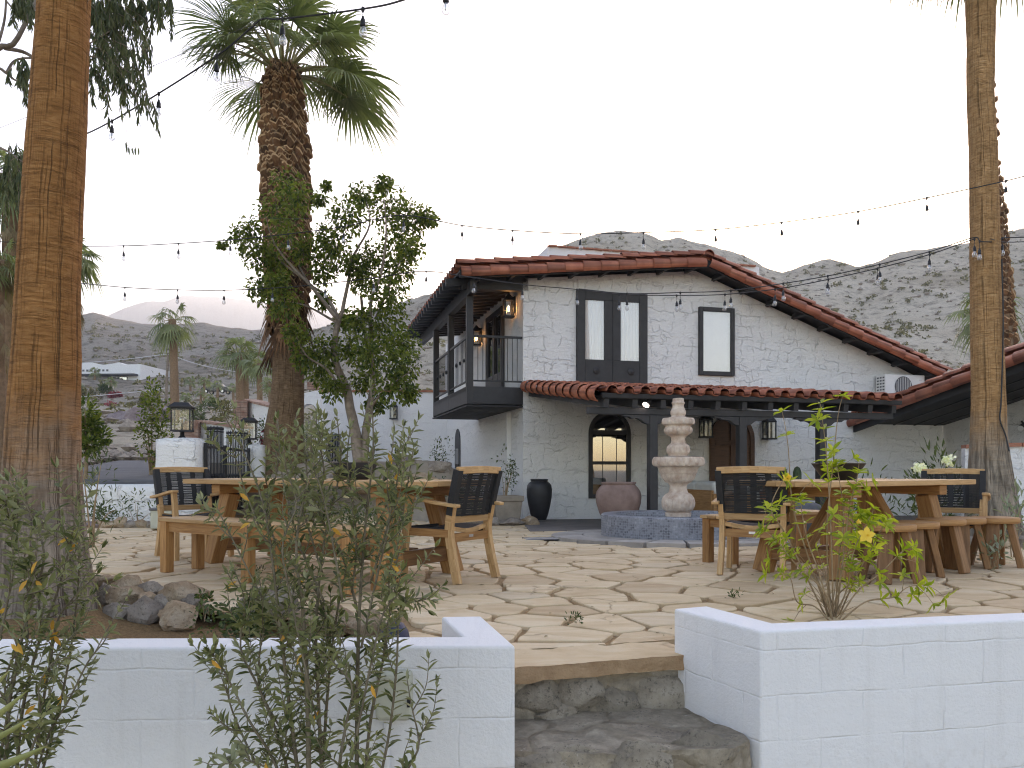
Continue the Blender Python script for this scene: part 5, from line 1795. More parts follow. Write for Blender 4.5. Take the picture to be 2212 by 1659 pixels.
# middle palm with the shaggy upper trunk
Y = 17.0
p0 = V((gx(612, Y), Y, 0))
pc_ = empty('palm_tree', p0, 0, 'tall palm with shaggy brown leaf bases and a green fan crown', 'palm tree')
L_ = lambda x, y, Yd=Y: at(x, y, Yd) - p0
cl = [(610, 1150), (612, 960), (621, 860), (623, 760), (621, 690), (620, 600), (619, 500), (616, 400), (614, 300), (612, 200), (612, 140)]
trunk(pc_, [L_(x, y) for x, y in cl], [w_ * Y / F / 2 for w_ in (104, 86, 70, 64, 60, 70, 74, 78, 82, 70, 40)], 'trunk_mid', 40, 140, .03)
mb = MB()
def boots(mb, path, rads, rows, per, size, t0=0.0, t1=1.0, out=.5, seedn=0):
    P = curve(path, 200); rr_ = np.interp(np.linspace(0, 1, 200), np.linspace(0, 1, len(rads)), rads)
    for j in range(rows):
        t = t0 + (t1 - t0) * (j + .5) / rows
        i = int(t * 199)
        for k in range(per):
            az = 2 * math.pi * (k + .5 * (j % 2) + random.uniform(-.3, .3)) / per
            r_ = rr_[i]
            s_ = size * random.uniform(.65, 1.3)
            ou = out * random.uniform(.5, 1.5)
            hw = math.pi / per * random.uniform(.75, 1.25)
            z0 = random.uniform(-.25, .25) * s_
            tv = random.random()
            lo, hi, li = [], [], []
            n = 5
            dip = random.uniform(.15, .55)
            for q in range(n):
                u = -1 + 2 * q / (n - 1)
                a_ = az + hw * u
                o = V((math.cos(a_), math.sin(a_), 0))
                e = 1 - .55 * u * u
                # a wavy rim: the ends lift, the middle dips
                zz = s_ * (dip * u * u * .9 - .12) + s_ * .14 * math.sin(q * 2.1 + k)
                lo.append(P[i] + o * (r_ * .95) + V((0, 0, z0 - s_ * .55)))
                hi.append(P[i] + o * (r_ + s_ * ou * e) + V((0, 0, z0 + zz)))
                li.append(P[i] + o * (r_ + s_ * (ou * e + .05)) + V((0, 0, z0 + zz + s_ * .10)))
            mb.add(lo + hi, [(q, q + 1, n + q + 1, n + q) for q in range(n - 1)], [[(0, 0)] * 4] * (n - 1), 0, tv)
            mb.add(hi + li, [(q, q + 1, n + q + 1, n + q) for q in range(n - 1)], [[(0, 0)] * 4] * (n - 1), 1, tv)
bp = [L_(x, y) for x, y in ((622, 720), (620, 600), (619, 500), (616, 400), (614, 300), (612, 200), (612, 140))]
boots(mb, bp, [w_ * Y / F / 2 for w_ in (66, 78, 83, 87, 86, 70, 42)], 64, 15, .26, 0, 1, .34)
bo = mb.build('leaf_bases', [MT['boot'], MT['boot_tip']], pc_, fixn=False)
fr = Fr()
for k in range(30):   # torn dry skirts lower on the shaggy part
    az = random.uniform(0, 6.28); z = random.uniform(620, 750)
    b = L_(621, z) + V((math.cos(az) * .34, math.sin(az) * .34, 0))
    fan(fr, b, (math.cos(az) * .3, math.sin(az) * .3, -1), random.uniform(.4, .8), 6, .2, span=R(30), seg=3)
sk_ = fr.build('skirt', MT['boot'], pc_)
crown(pc_, L_(612, 138), 30, 1.15, 1.30, 40, .16, el=(0, 84), droop=.30)

# right palm
Y = 11.0
p0 = V((gx(2140, Y), Y, g(gx(2140, Y), Y) - .05))
pr_ = empty('palm_tree', p0, 0, 'tall smooth tan palm behind the right table', 'palm tree')
cr = [(2146, 1168), (2144, 1110), (2139, 1030), (2136, 950), (2135, 850), (2131, 700), (2127, 500), (2124, 330), (2118, 200), (2119, 90), (2118, -10), (2118, -300)]
wr = [118, 106, 88, 72, 66, 62, 58, 55, 53, 55, 59, 56]
rp = [at(x, y, Y) - p0 for x, y in cr]
trunk(pr_, rp, [w_ * Y / F / 2 for w_ in wr], 'trunk_right', 48, 200, .018)
crown(pr_, rp[-1] + V((0, 0, .02)), 34, .70, .80, 30, .12, el=(-48, 75), droop=.5)
m = MB()
m.tube(curve([at(2164, 560, Y - .22) - p0, at(2167, 700, Y - .22) - p0, at(2163, 860, Y - .24) - p0, at(2160, 905, Y - .25) - p0, at(2172, 940, Y - .25) - p0, at(2180, 975, Y - .3) - p0], 24), .011, 6)
m.build('cable', MT['iron'], pr_)

# shaggy thin palm behind it and a low palm by the hill
Y = 27.0
p0 = V((gx(2182, Y), Y, 1.0)); L_ = lambda x, y, Yd=27.0: at(x, y, Yd) - p0
ps = empty('palm_tree', p0, 0, 'thin shaggy brown palm trunk behind the tan right palm', 'palm tree')
path = [(2184, 960), (2180, 800), (2172, 690), (2164, 590), (2154, 480), (2144, 370), (2132, 200), (2120, 0), (2110, -160)]
trunk(ps, [L_(x, y) for x, y in path], [w_ * Y / F / 2 for w_ in (34, 32, 29, 26, 22, 20, 18, 17, 15)], 'trunk_far', 16, 60, .06)
mb = MB(); boots(mb, [L_(x, y) for x, y in path], [w_ * Y / F / 2 for w_ in (36, 34, 30, 27, 23, 20, 18, 17, 15)], 60, 8, .32, 0, 1, .32); mb.build('leaf_bases', [MT['boot'], MT['boot_tip']], ps, fixn=False)
crown(ps, L_(2110, -165), 20, .9, 1.0, 18, .15, seg=3)

def far_palm(cx, cy, basey, Y, Rp, label, tw=12, nf=18, nl=16, el=(-40, 80), tr='trunk_far', px2=None, group=None, sk=0):
    """a palm whose crown centre shows at (cx, cy); Rp crown radius in pixels"""
    s_ = Y / F
    p0 = at(px2 or cx, basey, Y)
    e = empty('palm_tree', p0, 0, label, 'palm tree', group)
    top = at(cx, cy, Y) - p0
    trunk(e, [V((0, 0, -.3)), V((top.x * .35, 0, top.z * .5)), top], [tw * .62 * s_, tw * .5 * s_, tw * .45 * s_], tr, 12, 24, .06)
    crown(e, top, nf, Rp * s_ * .45, Rp * s_ * .62, nl, tw * .3 * s_, el=el, seg=3, droop=.5)
    if sk: skirt(e, top, sk * s_, tw * .5 * s_, tw * .9 * s_, 46, Rp * s_ * .45)
    return e
far_palm(2128, 672, 1000, 33.0, 76, 'low green palm at the foot of the hill behind the right palm', 14, 20, 18)
far_palm(372, 690, 905, 50.0, 56, 'tall slender palm against the grey hill between the near and shaggy palms', 17, 16, 18, (-70, 80), px2=378)
far_palm(516, 762, 905, 52.0, 55, 'bushy palm above the wrought iron gate', 16, 20, 18, (-25, 85), px2=518)
far_palm(531, 775, 905, 54.0, 34, 'smaller palm standing tight behind the bushy one by the gate', 13, 14, 14, (-30, 80))
far_palm(561, 785, 905, 48.0, 42, 'yellowish palm just left of the shaggy palm trunk', 12, 16, 16, (-35, 80))
far_palm(584, 828, 905, 46.0, 26, 'short young palm touching the left side of the shaggy trunk', 9, 12, 14)
far_palm(150, 548, 1000, 21.0, 66, 'palm with a brown skirt half hidden right behind the near trunk', 26, 22, 18, (-45, 75), sk=150)
far_palm(24, 372, 1010, 15.0, 95, 'big palm with a long dead frond skirt left of the near trunk', 36, 24, 20, (-45, 75), sk=270)
far_palm(-8, 560, 1010, 14.0, 70, 'palm with a ragged skirt cut off by the left picture edge', 34, 20, 18, (-50, 70), sk=220)
for (x, yt, yb, lab) in ((411, 822, 846, 'tiny young palm on the far slope left of the dark car'), (441, 822, 864, 'taller one of the twin young palms left of the dark car'), (470, 830, 860, 'tiny young palm right in front of the dark car'),
                         (504, 836, 863, 'tiny young palm right of the dark car'), (401, 856, 874, 'tiny young palm right of the slender tall palm foot'), (434, 846, 876, 'small young palm below the twin palms'),
                         (453, 860, 884, 'lowest young palm above the gate'), (205, 802, 832, 'small palm in front of the long white house'), (239, 822, 855, 'small palm below the right end of the long white house')):
    Yp = float(np.interp(yb, [830, 850, 870, 885], [165, 128, 95, 80]))
    far_palm(x, yt, yb, Yp, 15, lab, 5, 14, 11, (-30, 80), group='young palms on the far slope')

# ================================================================== shoots and shrubs
def shoot(mb, lv, pts, r0, r1, step, L, W, start=.15, up=.6, pair=True, n=None, taper=True):
    n = n or max(8, int(sum((V(pts[i + 1]) - V(pts[i])).length for i in range(len(pts) - 1)) / .035))
    P = curve(pts, n)
    mb.tube(P, [r0 + (r1 - r0) * i / (n - 1) for i in range(n)], 6)
    tot = sum((P[i + 1] - P[i]).length for i in range(n - 1))
    d, nxt, k = 0.0, tot * start, 0
    for i in range(n - 1):
        sg = P[i + 1] - P[i]
        while nxt <= d + sg.length:
            f = (nxt - d) / max(sg.length, 1e-6)
            p = P[i] + sg * f
            t = sg.normalized()
            a = k * 1.57 + random.uniform(-.6, .6)
            o = t.orthogonal().normalized(); b = t.cross(o)
            for sgn in ((1, -1) if pair else (1,)):
                if random.random() < .12: continue
                o2 = (o * math.cos(a) + b * math.sin(a)) * sgn
                q = up * random.uniform(.7, 1.3)
                dd = (o2 + t * q + rvec() * .18).normalized()
                nn = (t - o2 * .35 + rvec() * .35)
                fr_ = nxt / tot
                s_ = random.uniform(.72, 1.15) * (1.0 if not taper else (1 - .45 * max(0, fr_ - .75) / .25))
                lv.put(p, dd, nn, L * s_, W * s_)
            k += 1
            nxt += step * random.uniform(.75, 1.25)
        d += sg.length
    # the tip
    t = (P[-1] - P[-2]).normalized()
    for _ in range(3):
        lv.put(P[-1], (t + rvec() * .35), rvec(), L * random.uniform(.5, .8), W * .7)

def olive(name, label, base, shoots, Y, seed, twigs=6, L=.054, W=.0150, yl=18):
    random.seed(seed)
    e = empty(name, base, 0, label, 'shrub')
    mb = MB(); lv = Leaves(); ly = Leaves()
    B = V(base)
    for (px, dY, r0, dens) in shoots:
        pts = [at(x, y, Y + dY + .03 * random.uniform(-1, 1)) - B for x, y in px]
        P = curve(pts, 30)
        LN = sum((P[i + 1] - P[i]).length for i in range(29))
        shoot(mb, lv, pts, r0, .0016, .024, L, W, start=.10 if dens > 0 else .45)
        for k in range(int(twigs * dens * LN / .55)):
            i = random.randint(3, 26)
            t = (P[i + 1] - P[i]).normalized()
            o = rvec(); o = (o - t * o.dot(t)).normalized()
            ln = random.uniform(.07, .24) * (1.15 - i / 40)
            tw = [P[i], P[i] + t * ln * .45 + o * ln * .42, P[i] + t * ln * 1.0 + o * ln * .62 + V((0, 0, .05 * ln))]
            shoot(mb, lv, tw, .0022, .001, .021, L * random.uniform(.8, 1.0), W, start=.12)
    for k in range(yl):
        (px, dY, r0, dens) = random.choice(shoots)
        P = curve([at(x, y, Y + dY - .02) - B for x, y in px], 20)
        p = random.choice(P[3:18])
        ly.put(p + rvec() * .02, V((rvec().x, -.3, -.6)), V((0, -1, .2)) + rvec() * .4, L * .8, W * .9)
    mb.build('stems', MT['twig'], e, smooth=True)
    lv.build('leaves', MT['olive'], e); ly.build('yellow_leaves', MT['olive_yellow'], e)
    return e
SH = [([(655, 1760), (622, 1500), (598, 1290), (572, 1105), (530, 985), (474, 878)], 0, .007, 1.0),
      ([(770, 1780), (772, 1500), (776, 1330), (788, 1150), (806, 970), (801, 838)], .05, .008, .8),
      ([(700, 1770), (690, 1560), (683, 1350), (702, 1160), (735, 1010), (728, 900)], .1, .007, .9),
      ([(668, 1770), (664, 1500), (655, 1330), (640, 1180), (662, 1040), (655, 940)], -.06, .009, 1.1),
      ([(690, 1770), (706, 1520), (720, 1380), (752, 1230), (838, 1085), (872, 922)], .16, .006, .9),
      ([(780, 1770), (800, 1560), (832, 1400), (850, 1240), (872, 1100), (893, 968)], .1, .006, .8),
      ([(800, 1770), (838, 1600), (856, 1450), (862, 1330), (880, 1290), (924, 1318)], .0, .005, .6),
      ([(640, 1770), (590, 1640), (540, 1560), (505, 1490), (470, 1425), (452, 1408)], -.05, .006, 1.3),
      ([(650, 1770), (600, 1590), (556, 1480), (520, 1400), (528, 1300), (506, 1230)], .04, .006, 1.2),
      ([(720, 1770), (735, 1640), (748, 1560), (760, 1480), (700, 1420), (640, 1380)], -.08, .006, 1.2),
      ([(690, 1770), (640, 1690), (580, 1660), (530, 1640), (495, 1650), (488, 1640)], -.1, .005, 1.3),
      ([(800, 1770), (860, 1690), (893, 1640), (905, 1600), (888, 1520), (880, 1470)], -.05, .005, 1.2),
      ([(660, 1770), (640, 1640), (566, 1500), (560, 1420), (574, 1330), (560, 1250)], .1, .005, 1.2),
      ([(640, 1770), (560, 1660), (520, 1580), (500, 1530), (492, 1500), (489, 1480)], .08, .005, 1.3),
      ([(700, 1600), (640, 1420), (566, 1290), (500, 1160), (480, 1120), (470, 1098)], .02, .004, .7),
      ([(716, 1440), (690, 1290), (600, 1180), (580, 1090), (600, 1010), (590, 950)], .14, .005, 1.1),
      ([(775, 1330), (740, 1200), (690, 1110), (700, 1020), (690, 950), (700, 908)], .12, .005, 1.2),
      ([(780, 1400), (820, 1220), (842, 1120), (826, 1050), (846, 980), (850, 938)], -.04, .004, 1.1),
      ([(672, 1500), (630, 1300), (610, 1180), (640, 1090), (620, 1020), (612, 965)], -.12, .004, .55),
      ([(700, 1300), (650, 1180), (620, 1080), (606, 1000), (600, 905)], .06, .004, .55), ([(740, 1300), (720, 1180), (700, 1080), (676, 1000), (672, 930)], -.05, .004, .55), ([(760, 1280), (770, 1180), (762, 1080), (750, 1000), (756, 925)], .1, .004, .55),
      ([(800, 1260), (830, 1160), (850, 1080), (866, 1000), (884, 940)], -.04, .004, .55), ([(640, 1260), (580, 1180), (545, 1100), (520, 1030), (500, 960)], .05, .004, .55), ([(700, 1250), (660, 1120), (640, 1040), (625, 980), (640, 900)], .12, .004, .55),
      ([(760, 1640), (800, 1440), (826, 1330), (850, 1290), (856, 1220), (866, 1180)], -.1, .004, .8)]
olive('olive_shrub', 'young olive shrub with grey green leaves before the white wall and left table', (gx(700, 2.55), 2.55, -.62), SH, 2.55, 3, 5.2)
SL = [([(30, 1780), (45, 1560), (80, 1400), (130, 1260), (160, 1130), (172, 1020)], .05, .007, .7),
      ([(10, 1780), (20, 1520), (60, 1330), (95, 1200), (60, 1100), (18, 1040)], .0, .007, 1.0),
      ([(50, 1780), (100, 1600), (150, 1510), (190, 1430), (222, 1390), (234, 1368)], -.06, .004, .45),
      ([(60, 1780), (90, 1540), (110, 1420), (125, 1340), (160, 1290), (210, 1240)], .08, .006, .8),
      ([(0, 1780), (-20, 1500), (10, 1330), (30, 1220), (20, 1120), (4, 1070)], .1, .006, 1.1),
      ([(20, 1780), (60, 1640), (88, 1560), (84, 1480), (116, 1430), (150, 1420)], -.1, .005, .9),
      ([(-10, 1700), (30, 1470), (60, 1380), (50, 1300), (75, 1250), (60, 1190)], -.04, .005, 1.1),
      ([(60, 1780), (130, 1520), (160, 1350), (172, 1200), (160, 1150), (164, 1080)], .14, .005, .5),
      ([(-20, 1780), (10, 1640), (20, 1560), (10, 1470), (36, 1400), (18, 1360)], -.12, .006, 1.2)]
olive('olive_shrub', 'olive shrub in front of the near palm at the left edge', (gx(30, 2.5), 2.5, -.62), SL, 2.5, 5, 5.5)

# spiky agave in the corner
random.seed(21)
p0 = at(-120, 1700, 2.25); p0.z = -.62
ag = empty('agave', p0, 0, 'spiky yellow green agave in the bottom left corner', 'plant')
AGL = [((-140, 1690), (0, 1655), (104, 1610), .030), ((-140, 1640), (-20, 1600), (72, 1548), .024), ((-140, 1600), (-30, 1560), (62, 1490), .026), ((-150, 1540), (-40, 1500), (22, 1448), .024),
       ((-140, 1700), (-20, 1690), (60, 1700), .026), ((-160, 1500), (-90, 1420), (-30, 1330), .03), ((-170, 1560), (-200, 1400), (-220, 1300), .03)]
for a, b, c_, w_ in AGL:
    m = MB()
    P = curve([at(*a, 2.27) - p0, at(*b, 2.22) - p0, at(*c_, 2.2) - p0], 12)
    vs = []
    for i, p in enumerate(P):
        t = i / 11
        ww = w_ * (1 - t ** 1.6) ** .8 + .0006
        d = (P[min(i + 1, 11)] - P[max(i - 1, 0)]).normalized()
        s_ = d.cross(V((0, 1, 0))).normalized(); up_ = s_.cross(d)
        vs += [p + s_ * (ww * .55) + up_ * (ww * .25), p - up_ * (ww * .2), p - s_ * (ww * .55) + up_ * (ww * .25)]
    fs = []
    for i in range(11):
        for j in range(2): fs.append((3 * i + j, 3 * i + j + 1, 3 * i + j + 4, 3 * i + j + 3))
    m.add(vs, fs); m.build('blade', MT['agave'], ag, smooth=True)

# yellow flowering shrub behind the right wall
random.seed(33)
Yb = 4.75
p0 = V((gx(1800, Yb), Yb, -.02))
ys = empty('flowering_shrub', p0, 0, 'lime green shrub with yellow trumpet flowers behind the right white wall', 'shrub')
mb = MB(); lv = Leaves()
YS = [([(1800, 1345), (1797, 1200), (1790, 1050), (1783, 960), (1772, 872)], 0, 1.0), ([(1796, 1345), (1745, 1200), (1712, 1090), (1702, 960), (1688, 880)], .05, .45),
      ([(1805, 1345), (1822, 1200), (1836, 1090), (1850, 1040), (1856, 1000)], .05, .9), ([(1800, 1345), (1782, 1280), (1720, 1220), (1680, 1170), (1645, 1142)], -.1, .7),
      ([(1808, 1345), (1850, 1280), (1905, 1235), (1950, 1190), (1982, 1176)], -.08, .6), ([(1806, 1345), (1852, 1240), (1880, 1190), (1900, 1150), (1918, 1120)], .1, .8),
      ([(1803, 1345), (1812, 1210), (1822, 1120), (1812, 1030), (1800, 985)], .08, .9), ([(1798, 1345), (1770, 1240), (1745, 1170), (1733, 1110), (1728, 1066)], -.05, .8),
      ([(1812, 1345), (1870, 1300), (1930, 1290), (1962, 1268), (2008, 1262)], -.15, .4), ([(1800, 1345), (1830, 1270), (1842, 1200), (1862, 1150), (1888, 1100)], -.02, .9),
      ([(1795, 1345), (1760, 1310), (1722, 1300), (1708, 1250), (1690, 1235)], -.12, .5), ([(1806, 1345), (1808, 1290), (1840, 1250), (1830, 1180), (1850, 1110)], .12, .8),
      ([(1795, 1345), (1786, 1150), (1800, 1000), (1810, 900), (1821, 852)], .1, .10), ([(1790, 1345), (1700, 1160), (1666, 1100), (1690, 1040), (1702, 1035)], .02, .35)]
def whorl(p, d, n, L, W):
    d = V(d).normalized(); o = d.orthogonal().normalized(); b = d.cross(o)
    for k in range(n):
        a = 2 * math.pi * k / n + random.uniform(-.3, .3)
        o2 = o * math.cos(a) + b * math.sin(a)
        lv.put(p, o2 + d * random.uniform(.1, .8) - V((0, 0, .15)), d + o2 * -.3 + rvec() * .25, L * random.uniform(.65, 1.15), W * random.uniform(.8, 1.1))
for px, dY, dens in YS:
    P = curve([at(x, y, Yb + dY) - p0 for x, y in px], 26)
    mb.tube(P, [.0055 - .0038 * i / 25 for i in range(26)], 6)
    for i in range(7, 26):
        if random.random() < (.40 if i < 14 else .58) * dens + (.3 if i > 22 and dens > .2 else 0):
            whorl(P[i] + rvec() * .01, P[min(i + 1, 25)] - P[i - 1], random.randint(4, 7), .078, .024)
        if random.random() < .22 * dens:
            d = (P[i] - P[i - 1]).normalized(); o = rvec(); o = (o - d * o.dot(d)).normalized()
            q = P[i] + d * .06 + o * random.uniform(.05, .12)
            mb.tube([P[i], (P[i] + q) / 2 + d * .01, q], [.002, .0016, .0012], 5)
            whorl(q, q - P[i], 6, .078, .024)
for k in range(22):   # bare basal twigs
    a = random.uniform(0, 6.28); r_ = random.uniform(.08, .34); h = random.uniform(.12, .5)
    mb.tube(curve([(random.uniform(-.03, .03), random.uniform(-.03, .03), 0), (math.cos(a) * r_ * .4, math.sin(a) * r_ * .3, h * .6), (math.cos(a) * r_, math.sin(a) * r_ * .6, h)], 10), [.003 - .0002 * i for i in range(10)], 5)
    if random.random() < .6: whorl(V((math.cos(a) * r_, math.sin(a) * r_ * .6, h)), (math.cos(a), 0, 1), 5, .06, .02)
mb.build('stems', MT['twig_brown'], ys, smooth=True); lv.build('leaves', MT['lime'], ys)
def flower(p, face, r_, closed=0.0):
    fl_ = Leaves(); face = V(face).normalized(); o = face.orthogonal().normalized(); b = face.cross(o)
    for k in range(5):
        a = 2 * math.pi * k / 5
        o2 = o * math.cos(a) + b * math.sin(a)
        fl_.put(p, o2 * (1 - closed) + face * (.25 + closed), face, r_, r_ * .72)
    for k in range(4): fl_.put(p - V((0, .012, 0)), face + rvec() * .5, rvec(), r_ * .35, r_ * .3)
    return fl_.build('flower', MT['petal'], ys, fold=.1, curl=.2)
flower(at(1871, 1156, Yb - .16) - p0, (-.1, -1, .2), .052)
flower(at(1703, 1034, Yb - .0) - p0, (-.5, -.7, .3), .042, .5)
flower(at(1850, 1130, Yb - .1) - p0, (.5, -.7, .5), .03, .6)

# generic leafy bush
def bush(name, label, c, rad, n, L, W, mat, seed, cat='shrub', stems=8, group=None, lobes=7, up=.35, bark='twig_brown', flat=0.0):
    random.seed(seed)
    e = empty(name, c, 0, label, cat, group)
    lv = Leaves(); mb = MB()
    cs = []
    for k in range(lobes):
        v_ = rvec(); v_.z = abs(v_.z) * .9 + .1
        cs.append((V((v_.x * rad[0] * .72, v_.y * rad[1] * .72, rad[2] * (.25 + .75 * v_.z))), random.uniform(.35, .6)))
    for k in range(max(stems, lobes)):
        q, _ = cs[k % lobes]
        mb.tube(curve([(random.uniform(-.1, .1) * rad[0], random.uniform(-.1, .1) * rad[1], -.05), q * .5 + V((0, 0, .1 * rad[2])), q], 7), [.012 * rad[2] * (1 - .12 * i) for i in range(7)], 5)
    for k in range(n):
        q, s_ = random.choice(cs)
        d = rvec(); rr_ = random.random() ** .45
        p = q + V((d.x * rad[0], d.y * rad[1], d.z * rad[2])) * (s_ * rr_)
        if p.z < .01: p.z = random.uniform(.01, .1) * rad[2]
        lv.put(p, d + V((0, 0, up)) + rvec() * .6, rvec() + V((0, -.3, .9)), L * random.uniform(.6, 1.2), W * random.uniform(.7, 1.2))
    mb.build('stems', MT[bark], e); lv.build('leaves', MT[mat], e)
    return e
# the planter
bush('planter_shrub', 'low dark green shrub between the boulders in the planter', (gx(500, 4.35), 4.35, -.10), (.26, .18, .20), 900, .034, .014, 'shrubleaf', 41)
bush('planter_shrub', 'small round leaved sprig on the cream boulder', (gx(442, 4.75), 4.75, .03), (.05, .04, .13), 60, .032, .022, 'shrubleaf', 42, stems=3, lobes=4)
bush('planter_shrub', 'bare twiggy sprig with few leaves at the wall edge', (gx(440, 4.2), 4.2, -.10), (.16, .08, .12), 90, .025, .01, 'scrubleaf', 43, stems=12)

# the broad leaved tree between the shaggy palm and the balcony
random.seed(55)
Y = 15.4
p0 = V((gx(775, Y), Y, .45))
tf = empty('ficus_tree', p0, 0, 'leafy broad crowned tree with pale forked trunk left of the balcony', 'tree')
mb = MB()
limbs = [([(775, 1005), (768, 940), (756, 880), (748, 830)], [26, 23, 20, 18], 0), ([(748, 840), (722, 770), (728, 705), (733, 690)], [18, 15, 12, 11], 0), ([(785, 1000), (790, 930), (800, 870), (806, 800), (790, 730), (780, 640)], [20, 17, 14, 12, 9, 6], .3),
         ([(733, 695), (690, 640), (655, 600), (622, 566), (590, 520), (572, 462)], [10, 8, 6, 5, 3, 1.5], -.2), ([(735, 695), (705, 640), (668, 612), (640, 560), (625, 500), (612, 430)], [9, 7, 5, 4, 3, 1.5], .4),
         ([(735, 692), (752, 610), (762, 556), (798, 488), (790, 430)], [9, 7, 6, 4, 1.5], 0), ([(806, 800), (800, 660), (822, 596), (834, 508), (830, 430)], [10, 8, 6, 4, 1.5], -.3),
         ([(812, 690), (846, 600), (866, 560), (888, 518), (905, 480)], [7, 6, 5, 3, 1.5], .2), ([(750, 860), (708, 800), (664, 770), (640, 728)], [7, 5, 3, 1.5], -.4), ([(733, 700), (660, 660), (600, 650), (562, 620)], [6, 4, 3, 1.2], .5),
         ([(800, 880), (830, 845), (862, 820), (890, 800)], [7, 5, 3, 1.2], -.5), ([(806, 800), (836, 760), (858, 735)], [6, 4, 1.5], .5), ([(655, 602), (600, 560), (560, 530), (520, 512)], [5, 4, 2.5, 1.2], .1)]
for px, wd_, dY in limbs:
    n = 18
    mb.tube(curve([at(x, y, Y + dY * (k / max(1, len(px) - 1)) * 2) - p0 for k, (x, y) in enumerate(px)], n), list(np.interp(np.linspace(0, 1, n), np.linspace(0, 1, len(wd_)), [w_ * Y / F / 2 for w_ in wd_])), 9,
            disp=lambda th, d, i: 1 + .12 * noise.noise(V((math.cos(th), math.sin(th), d * 4))))
CL = [(620, 398, 34), (596, 455, 40), (645, 430, 34), (622, 500, 34), (540, 492, 24), (556, 540, 40), (515, 508, 20), (592, 566, 40), (566, 625, 30), (612, 655, 36), (655, 545, 22), (700, 520, 34), (748, 468, 40), (728, 540, 40), (695, 586, 28), (690, 430, 14), (705, 402, 10),
      (780, 424, 28), (828, 396, 18), (840, 448, 48), (882, 474, 40), (916, 470, 20), (938, 478, 8), (862, 520, 44), (858, 582, 40), (886, 540, 26), (800, 556, 34), (790, 610, 30), (768, 580, 26), (842, 640, 38), (828, 700, 50), (870, 742, 40), (800, 762, 40), (868, 790, 36), (850, 832, 42), (884, 850, 20), (790, 822, 34),
      (692, 800, 36), (722, 838, 28), (655, 772, 26), (640, 722, 26), (700, 758, 34), (756, 752, 34), (742, 690, 22), (770, 690, 26), (600, 610, 24), (480, 528, 8), (812, 872, 22), (700, 650, 18)]
lv = Leaves()
for (x, y, r_) in CL:
    c0 = at(x, y, Y + random.uniform(-.7, .7)) - p0
    rr_ = r_ * Y / F
    n = int((6.5 if x < 660 and y < 520 else 10.5) * r_)
    mb.tube(curve([c0 * .985, c0 + V((0, 0, rr_ * .4)), c0 + rvec() * rr_], 6), [.012, .010, .008, .006, .004, .002], 4)
    for k in range(n):
        d = rvec(); p = c0 + d * rr_ * 1.1 * (random.random() ** .55) 
        lv.put(p, d * .6 + rvec() * .7 + V((0, 0, -.45)), rvec() + V((0, -.2, .8)), random.uniform(.06, .115), random.uniform(.036, .060))
mb.build('trunk', MT['bark'], tf, smooth=True)
lv.build('crown', MT['ficus'], tf)

# willow leaved tree overhanging the top left
random.seed(66)
Y = 7.6
p0 = V((gx(-160, Y), Y, 0))
te = empty('eucalyptus_tree', p0, 0, 'drooping narrow leaved tree behind the near palm at top left', 'tree')
mb = MB(); lv = Leaves()
EB = [([(-160, 1060), (-140, 700), (-110, 400), (-60, 200), (-8, 108), (28, 96), (60, 40), (96, -30)], [40, 34, 28, 20, 12, 10, 9, 8]), ([(10, 104), (50, 112), (90, 130), (150, 120), (200, 90), (250, 60)], [9, 8, 6, 5, 3, 2]), ([(-8, 108), (10, 40), (14, -40)], [7, 5, 4]),
      ([(14, 158), (34, 130), (80, 128), (130, 160)], [7, 5, 4, 2]), ([(-60, 200), (-10, 150), (14, 158), (40, 175), (90, 160)], [9, 7, 6, 4, 2]), ([(96, -30), (170, -60), (260, -50), (340, -60)], [8, 6, 4, 2]), ([(60, 40), (20, 10), (-10, -40)], [5, 4, 2]), ([(-110, 400), (-50, 330), (0, 320), (50, 350)], [12, 8, 5, 2]), ([(150, 120), (230, 130), (260, 190), (300, 240)], [4, 3, 2, 1])]
for px, wd_ in EB:
    n = 22
    mb.tube(curve([at(x, y, Y + .2 * math.sin(k)) - p0 for k, (x, y) in enumerate(px)], n), list(np.interp(np.linspace(0, 1, n), np.linspace(0, 1, len(wd_)), [w_ * Y / F / 2 for w_ in wd_])), 8)
ST = []
for k in range(70): ST.append((random.uniform(175, 270), random.uniform(-20, 150), random.uniform(14, 66), random.uniform(40, 120)))
for k in range(40): ST.append((random.uniform(185, 375), random.uniform(-40, 10), random.uniform(-10, 25), random.uniform(30, 85)))
for k in range(16): ST.append((random.uniform(30, 75), random.uniform(-30, 0), random.uniform(-14, 14), random.uniform(25, 60)))
for k in range(34): ST.append((random.uniform(-20, 64), random.uniform(300, 400), random.uniform(-20, 10), random.uniform(30, 120)))
for k in range(10): ST.append((random.uniform(20, 90), random.uniform(120, 170), random.uniform(-10, 16), random.uniform(20, 70)))
ST += [(270, 180, 70, 95), (240, 160, 60, 100), (280, 200, 60, 60)]
for (x, y, dx, dy) in ST:
    Yd = Y + random.uniform(-.5, .5)
    P = curve([at(x, y, Yd) - p0, at(x + dx * .8, y + dy * .35, Yd) - p0, at(x + dx, y + dy, Yd) - p0], 14)
    mb.tube(P, .0028, 4)
    for i in range(1, 14):
        for q in range(2):
            d = V((random.uniform(-.45, .45), random.uniform(-.45, .45), -1))
            lv.put(P[i], d, rvec() + V((0, -.6, 0)), random.uniform(.06, .125), random.uniform(.014, .023))
P = curve([at(272, 300, Y) - p0, at(276, 315, Y) - p0, at(300, 318, Y) - p0], 8); mb.tube(curve([at(270, 230, Y) - p0, at(273, 280, Y) - p0, at(276, 300, Y) - p0], 8), .002, 4); mb.tube(P, .002, 4)
for i in range(1, 8): lv.put(P[i], (random.uniform(-.1, .5), 0, -1), (0, -1, 0), .085, .02)
